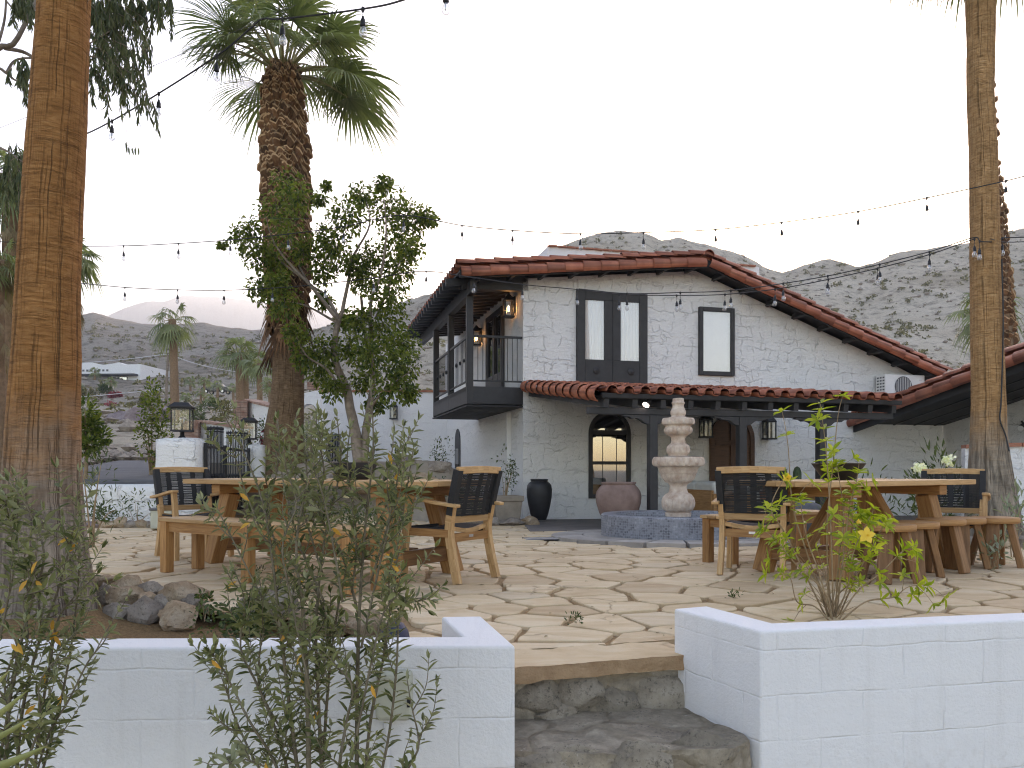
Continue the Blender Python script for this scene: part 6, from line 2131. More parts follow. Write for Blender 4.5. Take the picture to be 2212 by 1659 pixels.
mb.build('branches', MT['bark'], te, smooth=True); lv.build('foliage', MT['euca'], te)

# citrus like tree by the drive, shrubs round the gate
random.seed(81)
def small_tree(name, label, px, ybase, Y, cy, rpx, n, L, W, mat, seed, tw=9):
    random.seed(seed)
    p0 = at(px, ybase, Y); s_ = Y / F
    e = empty(name, p0, 0, label, 'tree')
    m = MB(); top = V((0, 0, (ybase - cy) * s_))
    m.tube(curve([(0, 0, -.2), (.02, 0, top.z * .5), (0, 0, top.z)], 10), [tw * s_ * (.5 - .02 * i) for i in range(10)], 7)
    lv = Leaves()
    cs = [(top + V((random.uniform(-.6, .6) * rpx * s_, random.uniform(-.5, .5) * rpx * s_, random.uniform(-1.2, .7) * rpx * s_)), random.uniform(.35, .6) * rpx * s_) for _ in range(11)]
    for q, r_ in cs: m.tube([top * .75, (top * .75 + q) / 2, q], [.02, .014, .006], 5)
    for k in range(n):
        q, r_ = random.choice(cs); d = rvec()
        lv.put(q + d * r_ * random.random() ** .4, d + V((0, 0, .1)) + rvec() * .5, rvec() + V((0, -.3, .9)), L * random.uniform(.6, 1.2), W * random.uniform(.7, 1.2))
    m.build('trunk', MT['twig_brown'], e); lv.build('crown', MT[mat], e)
    return e
small_tree('citrus_tree', 'small dark green tree with a thin trunk beside the drive', 184, 1055, 14.2, 915, 46, 1100, .11, .05, 'ficus', 82)
bush('shrub', 'tall dark green bush behind the left gate pillar', at(327, 1020, 15.5), (.36, .36, 1.35), 900, .085, .04, 'ficus', 83, lobes=9)
bush('oleander', 'sparse oleander sprig right beside the near trunk', (gx(196, 9.0), 9.0, 0), (.35, .3, 1.0), 190, .10, .018, 'shrubleaf', 84, stems=9, up=1.0)
bush('weed', 'small dark weedy plant at the foot of the low white wall', (gx(205, 12.2), 12.2, 0), (.30, .2, .30), 170, .08, .03, 'shrubleaf', 85)
bush('weed', 'upright scraggly plant at the low white wall near the pillar', (gx(295, 12.3), 12.3, 0), (.38, .2, .42), 150, .07, .02, 'shrubleaf', 86)
bush('shrub', 'pale grey leaved bush in front of the white building with the window', at(672, 990, 20), (.42, .4, .75), 600, .07, .025, 'greyleaf', 87)
bush('shrub', 'dark shrub at the corner of the white house side wall', (gx(952, 17.0), 17.0, .2), (.30, .3, 1.05), 420, .06, .028, 'shrubleaf', 88)
bush('shrub', 'leafy bush below the slit window', (gx(985, 15.6), 15.6, -.15), (.55, .35, .85), 700, .06, .028, 'shrubleaf', 89)
bush('vine', 'arching leafy twigs growing out of the cast stone planter', (gx(1092, 15.6), 15.6, .30), (.28, .22, .72), 210, .055, .03, 'shrubleaf', 90, stems=10, lobes=8)
bush('shrub', 'low green clump under the left table', (gx(700, 11.5), 11.5, 0), (1.0, .5, .30), 800, .06, .025, 'shrubleaf', 91, lobes=10)
bush('shrub', 'crimson flowering bush on the second gate pillar side', at(575, 985, 17.5), (.40, .35, .75), 330, .07, .03, 'shrubleaf', 92)
random.seed(93)
fl_ = Leaves()
ob = bpy.data.objects.get('shrub.006') or bpy.data.objects[-3]
cr_ = [o for o in bpy.data.objects if o.get('label', '').startswith('crimson')][0]
for k in range(150):
    c_ = random.choice([V((.1, -.3, .55)), V((.28, -.3, .62)), V((.05, -.3, .30)), V((.3, -.28, .40))])
    fl_.put(c_ + rvec() * random.uniform(0, .12), rvec(), rvec() + V((0, -1, 0)), .06, .05)
fl_.build('blossoms', MT['petal_red'], cr_)
# white oleander behind the far armchair
ol = bush('oleander', 'oleander with white flower heads behind the far right armchair', (gx(2030, 9.3), 9.3, g(gx(2030, 9.3), 9.3)), (.40, .3, .92), 420, .12, .024, 'shrubleaf', 94, stems=9, up=.8)
random.seed(95); fl_ = Leaves()
for (px, py) in ((1985, 1012), (2049, 994)):
    c_ = at(px, py, 9.1) - V(ol.location)
    for k in range(60): fl_.put(c_ + rvec() * .055, rvec(), rvec() + V((0, -1, 0)), .045, .035)
fl_.build('blossoms', MT['petal_white'], ol)
bush('shrub', 'dark spiky shrub behind the middle of the right table', (gx(1845, 9.8), 9.8, g(gx(1845, 9.8), 9.8)), (.5, .3, .72), 420, .11, .02, 'shrubleaf', 96, up=.9)
bush('succulent', 'grey green succulent in front of the right palm foot', (gx(2190, 8.2), 8.2, .0), (.16, .16, .55), 90, .12, .03, 'greyleaf', 97, 'plant', 5, up=.9)
bush('succulent', 'little grey plant growing in the paving by the last stool', (gx(2145, 7.0), 7.0, 0), (.14, .12, .22), 70, .07, .02, 'greyleaf', 98, 'plant', 5, up=.9)

# scrub on the near slope, each bush one can tell apart, then the fine cover
random.seed(101)
for k, (px, py, Yp, rx, rz_, mat, lab) in enumerate([(190, 850, 120, 34, 20, 'scrubleaf', 'pale green bush below the long white house'), (228, 845, 118, 22, 18, 'shrubleaf', 'green bush below the middle of the long white house'),
        (320, 800, 175, 30, 20, 'scrubleaf', 'round olive tree at the right end of the long white house'), (168, 845, 120, 18, 20, 'greyleaf', 'grey bush at the foot of the long white house'), (315, 872, 85, 22, 24, 'scrubleaf', 'upright yellow green bush on the slope'),
        (238, 878, 88, 22, 12, 'petal_red', 'crimson bougainvillea mound beside the upper road'), (250, 855, 118, 20, 9, 'low_bush', 'dark purple low bush under the white house'), (335, 885, 70, 36, 20, 'scrubleaf', 'broad straw coloured bush above the boulders'), (395, 890, 66, 48, 30, 'scrubleaf', 'large bush behind the gate lantern'),
        (430, 905, 58, 40, 30, 'shrubleaf', 'dark green bush behind the gate'), (480, 900, 55, 46, 36, 'scrubleaf', 'olive bush left of the brick topped wall'), (455, 880, 75, 40, 22, 'shrubleaf', 'bush under the lowest young palm'), (235, 925, 52, 46, 18, 'scrubleaf', 'dry orange grass clump among the boulders'), (590, 850, 60, 50, 40, 'scrubleaf', 'pale bush seen right of the shaggy palm foot'), (700, 850, 60, 60, 40, 'scrubleaf', 'hillside bush behind the leafy tree')]):
    s_ = Yp / F
    if mat == 'low_bush': mat = 'petal_red'  # the low purple bush takes the crimson leaf colour
    bush('bush', lab, at(px, py + rz_ * .5, Yp), (rx * s_ * .6, rx * s_ * .6, rz_ * s_), 420, 5.5 * s_, 2.6 * s_, mat, 110 + k, 'bush', 5)
# scattered low desert scrub on the hills: one mass
random.seed(140)
lv = Leaves()
for k in range(4200):
    px = random.uniform(-900, 3000); Yp = random.uniform(45, 340) if px < 900 else random.uniform(45, 265)
    if Yp < 60 and 500 < px < 2300: continue
    p = ground_at(px, Yp); r_ = random.uniform(.25, 1.0) * (1 + .9 * (Yp > 150))
    for q in range(16):
        d = rvec(); d.z = abs(d.z)
        lv.put(p + V((d.x * r_ * .5, d.y * r_ * .5, d.z * r_ * .45)), rvec(), rvec() + V((0, -.6, .6)), r_ * .42, r_ * .32)
sc = lv.build('desert_scrub', MT['scrubleaf'])
tag(sc, 'low dry desert scrub dotted over the hillsides', kind='stuff')
# loose rocks on the hills: one mass
random.seed(150)
mb = MB()
ICO = [(0, 0, 1), (.89, 0, .45), (.28, .85, .45), (-.72, .53, .45), (-.72, -.53, .45), (.28, -.85, .45), (0, 0, -.6)]
IF = [(0, 1, 2), (0, 2, 3), (0, 3, 4), (0, 4, 5), (0, 5, 1), (6, 2, 1), (6, 3, 2), (6, 4, 3), (6, 5, 4), (6, 1, 5)]
for k in range(2600):
    px = random.uniform(-600, 2700); Yp = random.uniform(34, 300) if px < 900 else random.uniform(60, 268)
    if Yp < 60 and 500 < px: continue
    p = ground_at(px, Yp); r_ = random.uniform(.10, .36) * (1 + .9 * random.random() ** 4) * (1 + Yp / 220)
    a = random.uniform(0, 6.28); ca, sa = math.cos(a), math.sin(a)
    j = [random.uniform(.7, 1.3) for _ in range(7)]
    vs = [(p.x + r_ * j[i] * (x * ca - y * sa), p.y + r_ * j[i] * (x * sa + y * ca), p.z + r_ * .75 * j[i] * z) for i, (x, y, z) in enumerate(ICO)]
    mb.add(vs, IF, [[(0, 0)] * 3] * 10, 0, random.random())
rk = mb.build('hillside_rocks', MT['rock_grey'])
tag(rk, 'loose broken rock strewn over the hillsides', kind='stuff')

for k, (px, Y, lab) in enumerate([(1240, 4.55, 'tiny green weed in a paving joint near the steps'), (1590, 5.4, 'tiny weed in a sandy joint left of the lime shrub'), (985, 8.3, 'tiny weed in a joint right of the left armchair'), (560, 6.7, 'low grey weed under the left bench')]):
    bush('weed', lab, (gx(px, Y), Y, -.02), (.05, .04, .07), 40, .03, .009, 'shrubleaf', 200 + k, 'plant', 4, up=.9, lobes=4)

random.seed(401)
lv = Leaves()
for k in range(260):
    x, y = random.uniform(-5, 6), random.uniform(4.1, 11)
    if x < -.7 and y < 5.8: continue
    lv.put((x, y, g(x, y) + .013), (random.uniform(-1, 1), random.uniform(-1, 1), .05), (random.uniform(-.3, .3), random.uniform(-.3, .3), 1), random.uniform(.02, .05), random.uniform(.008, .018))
tag(lv.build('fallen_leaves', MT['frond_dry']), 'dry leaf litter scattered over the paving', kind='stuff')
# ================================================================== low wall, gate and pillars on the left
random.seed(7)
YW = 12.8
def soft_block(name, c, size, mat, parent=None, r=.05, lump=.02):
    m = MB()
    nx, ny, nz = (max(2, int(s / .12)) for s in size)
    # a lumpy hand-made box
    def face(o, a, b, na, nb):
        vs = [V(o) + V(a) * (i / na) + V(b) * (j / nb) for j in range(nb + 1) for i in range(na + 1)]
        fs = [(j * (na + 1) + i, j * (na + 1) + i + 1, (j + 1) * (na + 1) + i + 1, (j + 1) * (na + 1) + i) for j in range(nb) for i in range(na)]
        return vs, fs
    x, y, z = size[0] / 2, size[1] / 2, size[2] / 2
    for (o, a, b, na, nb) in (((-x, -y, -z), (2 * x, 0, 0), (0, 0, 2 * z), nx, nz), ((x, -y, -z), (0, 2 * y, 0), (0, 0, 2 * z), ny, nz), ((x, y, -z), (-2 * x, 0, 0), (0, 0, 2 * z), nx, nz), ((-x, y, -z), (0, -2 * y, 0), (0, 0, 2 * z), ny, nz), ((-x, -y, z), (2 * x, 0, 0), (0, 2 * y, 0), nx, ny)):
        vs, fs = face(o, a, b, na, nb)
        out = []
        for p in vs:
            q = V(p)
            for ax, hf in ((0, x), (1, y), (2, z)):
                pass
            k = lump * fbm((V(c) + p) * 2.2, 3)
            # round the edges a little
            d = V((max(0, abs(p.x) - x + r) * (1 if p.x > 0 else -1), max(0, abs(p.y) - y + r) * (1 if p.y > 0 else -1), max(0, p.z - z + r)))
            if d.length > 1e-6:
                inner = p - d
                q = inner + d.normalized() * min(d.length, r)
            q += V((p.x / x, p.y / y, 0)) * k * .7 + V((0, 0, k * .5 if p.z > 0 else 0))
            out.append(q)
        m.add(out, fs)
    import bmesh
    o = m.build(name, MT[mat], parent, smooth=50)
    bm = bmesh.new(); bm.from_mesh(o.data); bmesh.ops.remove_doubles(bm, verts=bm.verts, dist=.002); bm.to_mesh(o.data); bm.free()
    o.location = c
    return o
lw = soft_block('low_wall', (-8.9, YW + .12, .10), (6.4, .26, 1.08), 'stucco')
tag(lw, 'low lumpy white stucco wall left of the gate', 'wall')
p1 = soft_block('gate_pillar', (gx(379.5, YW), YW + .30, .46), (.70, .64, 1.87), 'stucco', r=.07)
tag(p1, 'fat white stucco gate pillar behind the left armchair', 'pillar')
p2 = soft_block('gate_pillar', (gx(548, 16.5), 16.7, .55), (.40, .5, 1.71), 'stucco', r=.06)
tag(p2, 'slimmer white gate pillar right of the iron gate', 'pillar')

def post_lantern(loc, s, label):
    e = empty('post_lantern', loc, R(12), label, 'lantern', 'lanterns on the gate pillars')
    m = MB(); m.lathe([(.075, 0), (.06, .02), (.035, .05), (.03, .10), (.06, .12)], (0, 0, 0), 20); m.build('stem', MT['iron'], e, smooth=40)
    m = MB(); w_, h0, h1 = .135, .125, .48
    for sx in (-1, 1):
        for sy in (-1, 1): m.box((sx * w_, sy * w_, (h0 + h1) / 2), (.018, .018, h1 - h0))
    m.box((0, 0, h0), (.30, .30, .025))
    for sx in (-1, 1): m.box((sx * w_, 0, h1 - .012), (.016, .25, .02)); m.box((0, sx * w_, h1 - .01), (.25, .016, .02))
    m.build('frame', MT['iron'], e)
    m = MB(); m.prism([(-.18, -.18, h1), (.18, -.18, h1), (.18, .18, h1), (-.18, .18, h1)], (0, 0, .02))
    m.add([(-.17, -.17, h1 + .02), (.17, -.17, h1 + .02), (.17, .17, h1 + .02), (-.17, .17, h1 + .02), (-.10, -.10, h1 + .085), (.10, -.10, h1 + .085), (.10, .10, h1 + .085), (-.10, .10, h1 + .085)], [(0, 1, 5, 4), (1, 2, 6, 5), (2, 3, 7, 6), (3, 0, 4, 7), (4, 5, 6, 7)])
    m.build('cap', MT['iron'], e)
    m = MB(); m.box((0, 0, (h0 + h1) / 2), (.255, .255, h1 - h0 - .03)); m.build('glass', MT['lantern_glass'], e)
    m = MB(); m.lathe([(.012, .135), (.016, .20), (.018, .225)], (0, 0, 0), 10); m.build('socket', MT['iron'], e)
    m = MB(); m.lathe([(.014, .225), (.02, .24), (.042, .28), (.045, .305), (.034, .335), (.004, .35)], (0, 0, 0), 16); m.build('bulb', MT['bulb'], e, smooth=True)
    m = MB(); m.lathe([(.004, .25), (.014, .27), (.014, .30), (.004, .32)], (0, 0, 0), 8); m.build('filament', MT['teak_light'], e)
    for k in e.children: k.scale = (s, s, s)
    return e
post_lantern((gx(378, YW), YW + .28, 1.385), 1.05, 'black glass lantern on the fat gate pillar')
post_lantern((gx(532, 16.4), 16.6, 1.39), 1.0, 'black glass lantern on the slimmer gate pillar')

gt = empty('iron_gate', (0, 0, 0), 0, 'black wrought iron double gate with spear finials between the two white pillars', 'gate')
def gate_leaf(a, b, n, ztop):
    a, b = V(a), V(b)
    e = bpy.data.objects.new('leaf', None); COL.objects.link(e); e.parent = gt
    m = MB(); 
    for z in (.12, ztop - .34): m.beam(a + V((0, 0, z)), b + V((0, 0, z)), .025, .045)
    for p in (a, b): m.beam(p + V((0, 0, .04)), p + V((0, 0, ztop - .28)), .045, .045, up=(1, 0, 0))
    m.build('frame', MT['iron'], e)
    m = MB()
    for k in range(1, n):
        p = a.lerp(b, k / n); t = k / n
        zt = ztop + .06 * math.sin(math.pi * t / 2)
        m.tube([p + V((0, 0, .10)), p + V((0, 0, zt - .12))], .0105, 6)
        m.lathe([(.008, zt - .12), (.022, zt - .10), (.008, zt - .085), (.020, zt - .05), (.001, zt)], p, 6)
        if k % 2 == 0:
            m.lathe([(.010, .50), (.032, .55), (.012, .60), (.036, .66), (.012, .72), (.026, .77), (.010, .82)], p, 6)
    m.build('bars', MT['iron'], e)
gate_leaf((-5.02, 13.05, 0), (-5.24, 14.5, 0), 13, 1.60)
gate_leaf((-5.25, 14.58, 0), (-5.42, 16.4, 0), 15, 1.60)
# stones along the foot of the low wall
random.seed(9)
for k, (px, w_, h_, mat, lab) in enumerate([(182, 40, 16, 'rock', 'flat tan stone by the near trunk at the wall foot'), (205, 44, 18, 'rock_pink', 'purplish stone at the wall foot beside the weedy plant'), (222, 34, 20, 'rock', 'upright tan stone at the wall foot'), (246, 46, 18, 'rock', 'wide pale stone at the wall foot'),
                                  (262, 34, 26, 'rock', 'tallest pale stone at the wall foot'), (282, 40, 20, 'rock_grey', 'rounded grey stone at the wall foot'), (304, 34, 22, 'rock', 'tan stone at the wall foot close to the bench end'), (325, 26, 18, 'rock_grey', 'small grey stone next to the bench leg')]):
    Y = 12.0; s_ = Y / F / 2
    tag(boulder((gx(px, Y), Y, h_ * s_ * .6), (w_ * s_ * 1.05, w_ * s_ * .8, h_ * s_ * 1.3), mat, 80 + k), lab, 'stone')
# stones by the planter and vase, and the rubble edge of the raised bed
for k, (px, Y, w_, h_, mat, lab) in enumerate([(1142, 15.3, 44, 24, 'rock', 'pale stone beside the black vase foot'), (1105, 15.2, 60, 20, 'rock_grey', 'long grey stone in front of the cast stone planter'), (1065, 15.2, 48, 20, 'rock_grey', 'grey stone at the left foot of the cast stone planter'), (1020, 14.8, 40, 30, 'rock_grey', 'round grey stone behind the right end armchair'), (960, 14.4, 56, 34, 'rock_pink', 'pale boulder behind the left table end')]):
    s_ = Y / F / 2
    tag(boulder((gx(px, Y), Y, g(gx(px, Y), Y) + h_ * s_ * .7), (w_ * s_ * 1.05, w_ * s_ * .8, h_ * s_ * 1.2), mat, 95 + k), lab, 'stone')
for k, (px, py, Y, w_, h_, mat, lab) in enumerate([(690, 1052, 15.5, 90, 60, 'rock_grey', 'large boulder of the bed edge seen below the left black bowl'), (765, 1040, 15.7, 110, 66, 'rock', 'tan boulder under the forked tree'), (838, 1048, 15.6, 80, 60, 'rock_grey', 'grey boulder of the bed edge right of the tree foot'),
        (905, 1046, 15.6, 90, 50, 'rock', 'smooth tan boulder sloping down behind the table'), (945, 1012, 16.6, 70, 44, 'rock_grey', 'dark blocky stone under the white wall end'), (900, 1008, 16.8, 50, 40, 'rock_grey', 'dark cobble stone of the low bank'), (868, 1002, 16.9, 56, 40, 'rock_pink', 'mauve stone of the low bank right of the tree'), (625, 1058, 15.0, 80, 50, 'rock_grey', 'boulder at the foot of the shaggy palm')]):
    s_ = Y / F / 2
    tag(boulder(at(px, py, Y), (w_ * s_, w_ * s_ * .8, h_ * s_), mat, 120 + k), lab, 'boulder')
# boulders on the slope behind the gate
for k, (px, py, Y, w_, h_, mat, lab) in enumerate([(308, 905, 50, 78, 56, 'rock_pink', 'big purple boulder on the slope left of the gate lantern'), (262, 910, 51, 80, 44, 'rock_pink', 'purple boulder left of the big purple one'), (230, 938, 44, 90, 30, 'rock_pink', 'long low purple boulder on the slope'), (300, 935, 42, 56, 24, 'rock', 'pale flat boulder below the big purple one'), (352, 895, 55, 60, 40, 'rock_pink', 'purple boulder just behind the lantern')]):
    s_ = Y / F / 2
    tag(boulder(at(px, py, Y), (w_ * s_, w_ * s_, h_ * s_), mat, 140 + k), lab, 'boulder')
random.seed(77)
mb = MB()
for k in range(150):
    px = random.uniform(90, 360); Y = random.uniform(23.6, 26.5) if px > 200 else random.uniform(17, 25)
    if px < 200: px = float(np.interp(Y, [16, 20.5, 25], [100, 190, 262])) - random.uniform(5, 60)
    p = ground_at(px, Y); r_ = random.uniform(.12, .32); a = random.uniform(0, 6.28)
    vs = [(p.x + r_ * random.uniform(.7, 1.2) * (x * math.cos(a) - y * math.sin(a)), p.y + r_ * (x * math.sin(a) + y * math.cos(a)), p.z + .06 + r_ * .8 * z) for (x, y, z) in ICO]
    mb.add(vs, IF, [[(0, 0)] * 3] * 10, 0, random.random())
tag(mb.build('rubble', MT['rock_grey']), 'heap of grey rubble stones at the edge of the drive', kind='stuff')

# ================================================================== white garden walls and buildings behind
def wall_run(name, label, pts, thick, mat='stucco_far', cope=None, cat='wall'):
    """pts: (x, y, z_bottom, z_top) along the run"""
    e = empty(name, (pts[0][0], pts[0][1], 0), 0, label, cat)
    o0 = V((pts[0][0], pts[0][1], 0))
    m = MB(); mc = MB()
    for a, b in zip(pts, pts[1:]):
        d = V((b[0] - a[0], b[1] - a[1], 0)).normalized(); n = V((-d.y, d.x, 0)) * thick
        q = [V((a[0], a[1], a[2])) - o0, V((b[0], b[1], b[2])) - o0, V((b[0], b[1], b[3])) - o0, V((a[0], a[1], a[3])) - o0]
        m.prism(q, n)
        if cope:
            L = (V(b[:2]) - V(a[:2])).length
            k = max(1, int(L / .26))
            for i in range(k):
                t = (i + .5) / k
                p = V(a[:3]).lerp(V(b[:3]), t); p.z = a[3] + (b[3] - a[3]) * t + .03
                ang = math.atan2(d.y, d.x)
                mc.box(p - o0 + n * .5, (L / k - .012, thick + .10, .065), Matrix.Rotation(ang, 3, 'Z') @ Matrix.Rotation(-math.atan2(b[3] - a[3], L) + random.uniform(-.05, .05), 3, 'Y'))
    m.build('masonry', MT[mat], e)
    if cope: mc.build('coping', MT[cope], e)
    return e
A = lambda px, Y, zb, yt: (gx(px, Y), Y, zb, H + (HY - yt) / F * Y)
wall_run('garden_wall', 'white stepped wall with brick coping high behind the gate', [A(530, 24, .3, 866), A(552, 23.4, .3, 872), A(592, 22.6, .3, 882)], .35, 'stucco', 'brick')
wall_run('garden_wall', 'white stepped wall with brick coping low behind the gate bars', [A(424, 20.5, .2, 912), A(455, 20.2, .2, 916), A(520, 19.6, .2, 926)], .35, 'stucco', 'brick')
def brickpier(px, Y, yt, label):
    p = at(px, yt, Y)
    e = empty('brick_pier', (p.x, p.y, 0), .2, label, 'pier')
    m = MB()
    n = int(p.z / .075)
    for k in range(n):
        for j in (-1, 1): m.box((j * .095, 0, k * .075 + .035), (.185, .38, .066), Matrix.Rotation(random.uniform(-.03, .03), 3, 'Z'))
    m.build('bricks', MT['brick'], e)
brickpier(521, 23.6, 861, 'worn brick pier at the end of the high white wall'); brickpier(414, 20.2, 908, 'worn brick pier at the end of the low white wall')

bb = empty('courtyard_building', (gx(690, 27), 27, 0), 0, 'long white courtyard building with lantern and grille window', 'building')
o0 = V((gx(690, 27), 27, 0))
zt = at(690, 847, 27).z; xr = gx(985, 27)
m = MB(); m.prism([V((gx(688, 27), 27, -.3)) - o0, V((xr, 27, -.3)) - o0, V((xr, 27, zt)) - o0, V((gx(688, 27), 27, zt)) - o0], (0, 3.5, 0)); m.build('wall', MT['stucco_far'], bb)
m = MB()
for k in range(16):
    m.box((gx(688, 27) - o0.x + .15 + k * .30, .12, zt + .03), (.29, .34, .075), Matrix.Rotation(random.uniform(-.04, .04), 3, 'Y'))
m.build('coping', MT['coping'], bb)
p = at(720, 942, 26.95) - o0; q = at(736, 1003, 26.95) - o0
m = MB()
x0, x1, z0, z1 = gx(707, 27) - o0.x, gx(736, 27) - o0.x, q.z, at(720, 938, 27).z
for k in range(6): m.box((x0 + (x1 - x0) * k / 5, -.06, (z0 + z1) / 2), (.022, .022, z1 - z0))
for k in range(6): m.box(((x0 + x1) / 2, -.064, z0 + (z1 - z0) * k / 5), (x1 - x0 + .05, .022, .022))
w_ = m.build('window_grille', MT['iron'], bb)
m = MB(); m.box(((x0 + x1) / 2, -.012, (z0 + z1) / 2), (x1 - x0 - .04, .02, z1 - z0 - .04)); m.build('pane', MT['mirror_glass'], w_)
lantern('wall_lantern', at(852, 892, 26.97), 0, 'small black lantern on the courtyard building wall', s=1.25)
ab = empty('arched_gateway', (gx(670, 25.5), 25.5, 0), R(8), 'white arched gateway beside the shaggy palm', 'gateway')
x0, x1 = gx(640, 25.5) - gx(670, 25.5), gx(692, 25.5) - gx(670, 25.5)
zt2 = at(670, 846, 25.5).z
m = MB()
ar = arch_pts(-.28, .20, -.3, at(670, 875, 25.5).z - .2, 14)
out = [(x0, -.3), (x0, zt2), (x1, zt2), (x1, -.3)]
m.prism([(x, 0, z) for x, z in [(x0, -.3), (x0, zt2 - .1), (x1, zt2 + .06), (x1, -.3)] + ar[::-1]], (0, .5, 0)); m.build('masonry', MT['stucco_far'], ab)
m = MB()
for k in range(3): m.box((x1 - .25, .2, zt2 + .12 + .08 * k), (.34, .4, .07))
m.build('chimney', MT['brick'], ab)
m = MB()
for k in range(9): m.box((-.27 + .058 * k, .3, .9), (.02, .02, 2.3))
m.build('grille', MT['iron'], ab)
# wall with a red cap right of the house
wall_run('garden_wall', 'white wall with a red tile cap behind the right palm', [(gx(2085, 13.6), 13.6, -.6, at(2085, 968, 13.6).z), (gx(2420, 12.9), 12.9, -.6, at(2085, 968, 13.6).z + .06)], .30, 'stucco', 'coping')
# dry stone kerb and gravel by the right palm
random.seed(12)
for k, (px, py, Y, w_, h_, mat, lab) in enumerate([(2105, 1168, 9.6, 70, 26, 'rock_grey', 'long low grey edging stone left of the right palm foot'), (2165, 1172, 9.5, 66, 26, 'rock', 'tan edging stone before the right palm foot'), (2215, 1170, 9.5, 50, 26, 'rock_grey', 'edging stone cut off by the right picture edge')]):
    s_ = Y / F / 2
    tag(boulder(at(px, py, Y), (w_ * s_, w_ * s_ * .6, h_ * s_), mat, 170 + k), lab, 'stone')
m = MB()
x0, x1, y0, y1 = gx(2085, 10), 9.5, 9.7, 13.4
nn = 24
vs = [(x0 + (x1 - x0) * i / nn, y0 + (y1 - y0) * j / nn, g(6, y0 + (y1 - y0) * j / nn) + .05 + .03 * fbm((i * .9, j * .9, 2), 3)) for j in range(nn + 1) for i in range(nn + 1)]
m.add(vs, [(j * (nn + 1) + i, j * (nn + 1) + i + 1, (j + 1) * (nn + 1) + i + 1, (j + 1) * (nn + 1) + i) for j in range(nn) for i in range(nn)])
tag(m.build('gravel', simple('grey_gravel', (.16, .145, .13), (.36, .33, .30), 26, .95, 1.0, 40, .03)), 'grey gravel bed round the right palm', kind='stuff')

# ================================================================== far slope: long white house, car, power pole
Yh = 165
p0 = at(232, 836, Yh); s_ = Yh / F
lh = empty('hillside_house', p0, R(-4), 'long low white house on the far slope', 'house')
m = MB()
xl, xr = (-40 - 232) * s_, (306 - 232) * s_
prof = [(xl, 0), (xr, 0), (xr, (836 - 787) * s_), ((270 - 232) * s_, (836 - 788) * s_), ((258 - 232) * s_, (836 - 783) * s_), ((240 - 232) * s_, (836 - 786) * s_), ((222 - 232) * s_, (836 - 788) * s_), ((200 - 232) * s_, (836 - 783) * s_), (xl, (836 - 783) * s_)]
m.prism([(x, 0, z) for x, z in prof], (0, 12, 0)); m.build('wall', simple('bright_render', (.72, .73, .74), (.76, .77, .78), .3, .8), lh)
m = MB(); m.box(((xl + xr) / 2, -.8, (836 - 811) * s_), (xr - xl - 1, 1.8, .35)); m.build('canopy', MT['char'], lh)
for k in range(9):
    x = (-20 + k * 34 - 232) * s_
    m = MB(); m.box((x + 1.1, -.03, 1.15), (2.6, .12, 1.9)); f_ = m.build('window', MT['grille'], lh)
    m = MB(); m.box((x + 1.1, -.10, 1.15), (2.35, .03, 1.65)); m.build('pane', MT['mirror_glass'], f_)
for k in range(7):
    x = (178 + k * 9 - 232) * s_
    m = MB(); m.box((x, -.02, (836 - 800) * s_), (.45, .06, .40)); m.build('vent', MT['grille'], lh)
wall_run('terrace_wall', 'long pale terrace wall below the white hillside house', [(gx(250, 158), 158, at(250, 848, 158).z - 2, at(250, 838, 158).z), (gx(385, 150), 150, at(385, 852, 150).z - 2, at(385, 846, 150).z)], .5)
pv = at(469, 851, 118)
car = empty('parked_car', pv, R(-8), 'dark car parked on the far slope among young palms', 'car')
m = MB()
prof = [(-2.1, .35), (-2.15, .75), (-2.0, .95), (-1.7, 1.0), (-1.25, 1.48), (.55, 1.5), (1.1, 1.05), (1.95, .95), (2.15, .75), (2.15, .35)]
m.prism([(x, -.85, z) for x, z in prof], (0, 1.7, 0)); bevel(m.build('body', MT['carpaint'], car), .08, 2)
m = MB(); m.prism([(x, -.86, z) for x, z in [(-1.55, 1.02), (-1.2, 1.40), (.50, 1.42), (.95, 1.04)]], (0, 1.72, 0)); m.build('windows', MT['dark_glass'], car)
for sx in (-1.3, 1.3):
    for sy in (-.85, .85):
        m = MB(); m.tube([(sx, sy - .1, .33), (sx, sy + .1, .33)], .33, 18); w_ = m.build('wheel', MT['rubber'], car)
        m = MB(); m.tube([(sx, sy - .11, .33), (sx, sy + .11, .33)], .19, 14); m.build('rim', MT['zinc'], w_)
pb = at(358, 905, 62)
up = empty('utility_pole', pb, 0, 'thin wooden utility pole beside the slender tall palm', 'pole')
hp = (905 - 762) * 62 / F
m = MB(); m.tube([(0, 0, -1), (.05, 0, hp * .5), (.20, 0, hp)], [.13, .11, .09], 9); m.build('post', MT['bark'], up)
m = MB(); m.beam((-.6, 0, hp - .3), (.8, 0, hp - .2), .1, .1); m.build('crossarm', MT['bark'], up)
def wire(name, label, pts, r_, n=40, mat='iron', cat='cable'):
    m = MB(); m.tube(curve(pts, n), r_, 5); o = m.build(name, MT[mat]); return tag(o, label, cat)
wire('power_line', 'sagging power line from the pole towards the hillside house', [at(361, 765, 62), at(250, 778, 66), at(120, 786, 70), at(-80, 784, 76)], .028, mat='zinc')
wire('power_line', 'sagging power line from the pole behind the bushy palm', [at(361, 765, 62), at(440, 790, 60), at(540, 806, 58), at(640, 800, 56)], .028, mat='zinc')
wire('power_line', 'lower power line across the far slope', [at(358, 838, 62), at(300, 846, 66), at(160, 858, 74), at(-60, 868, 80)], .026, mat='zinc')
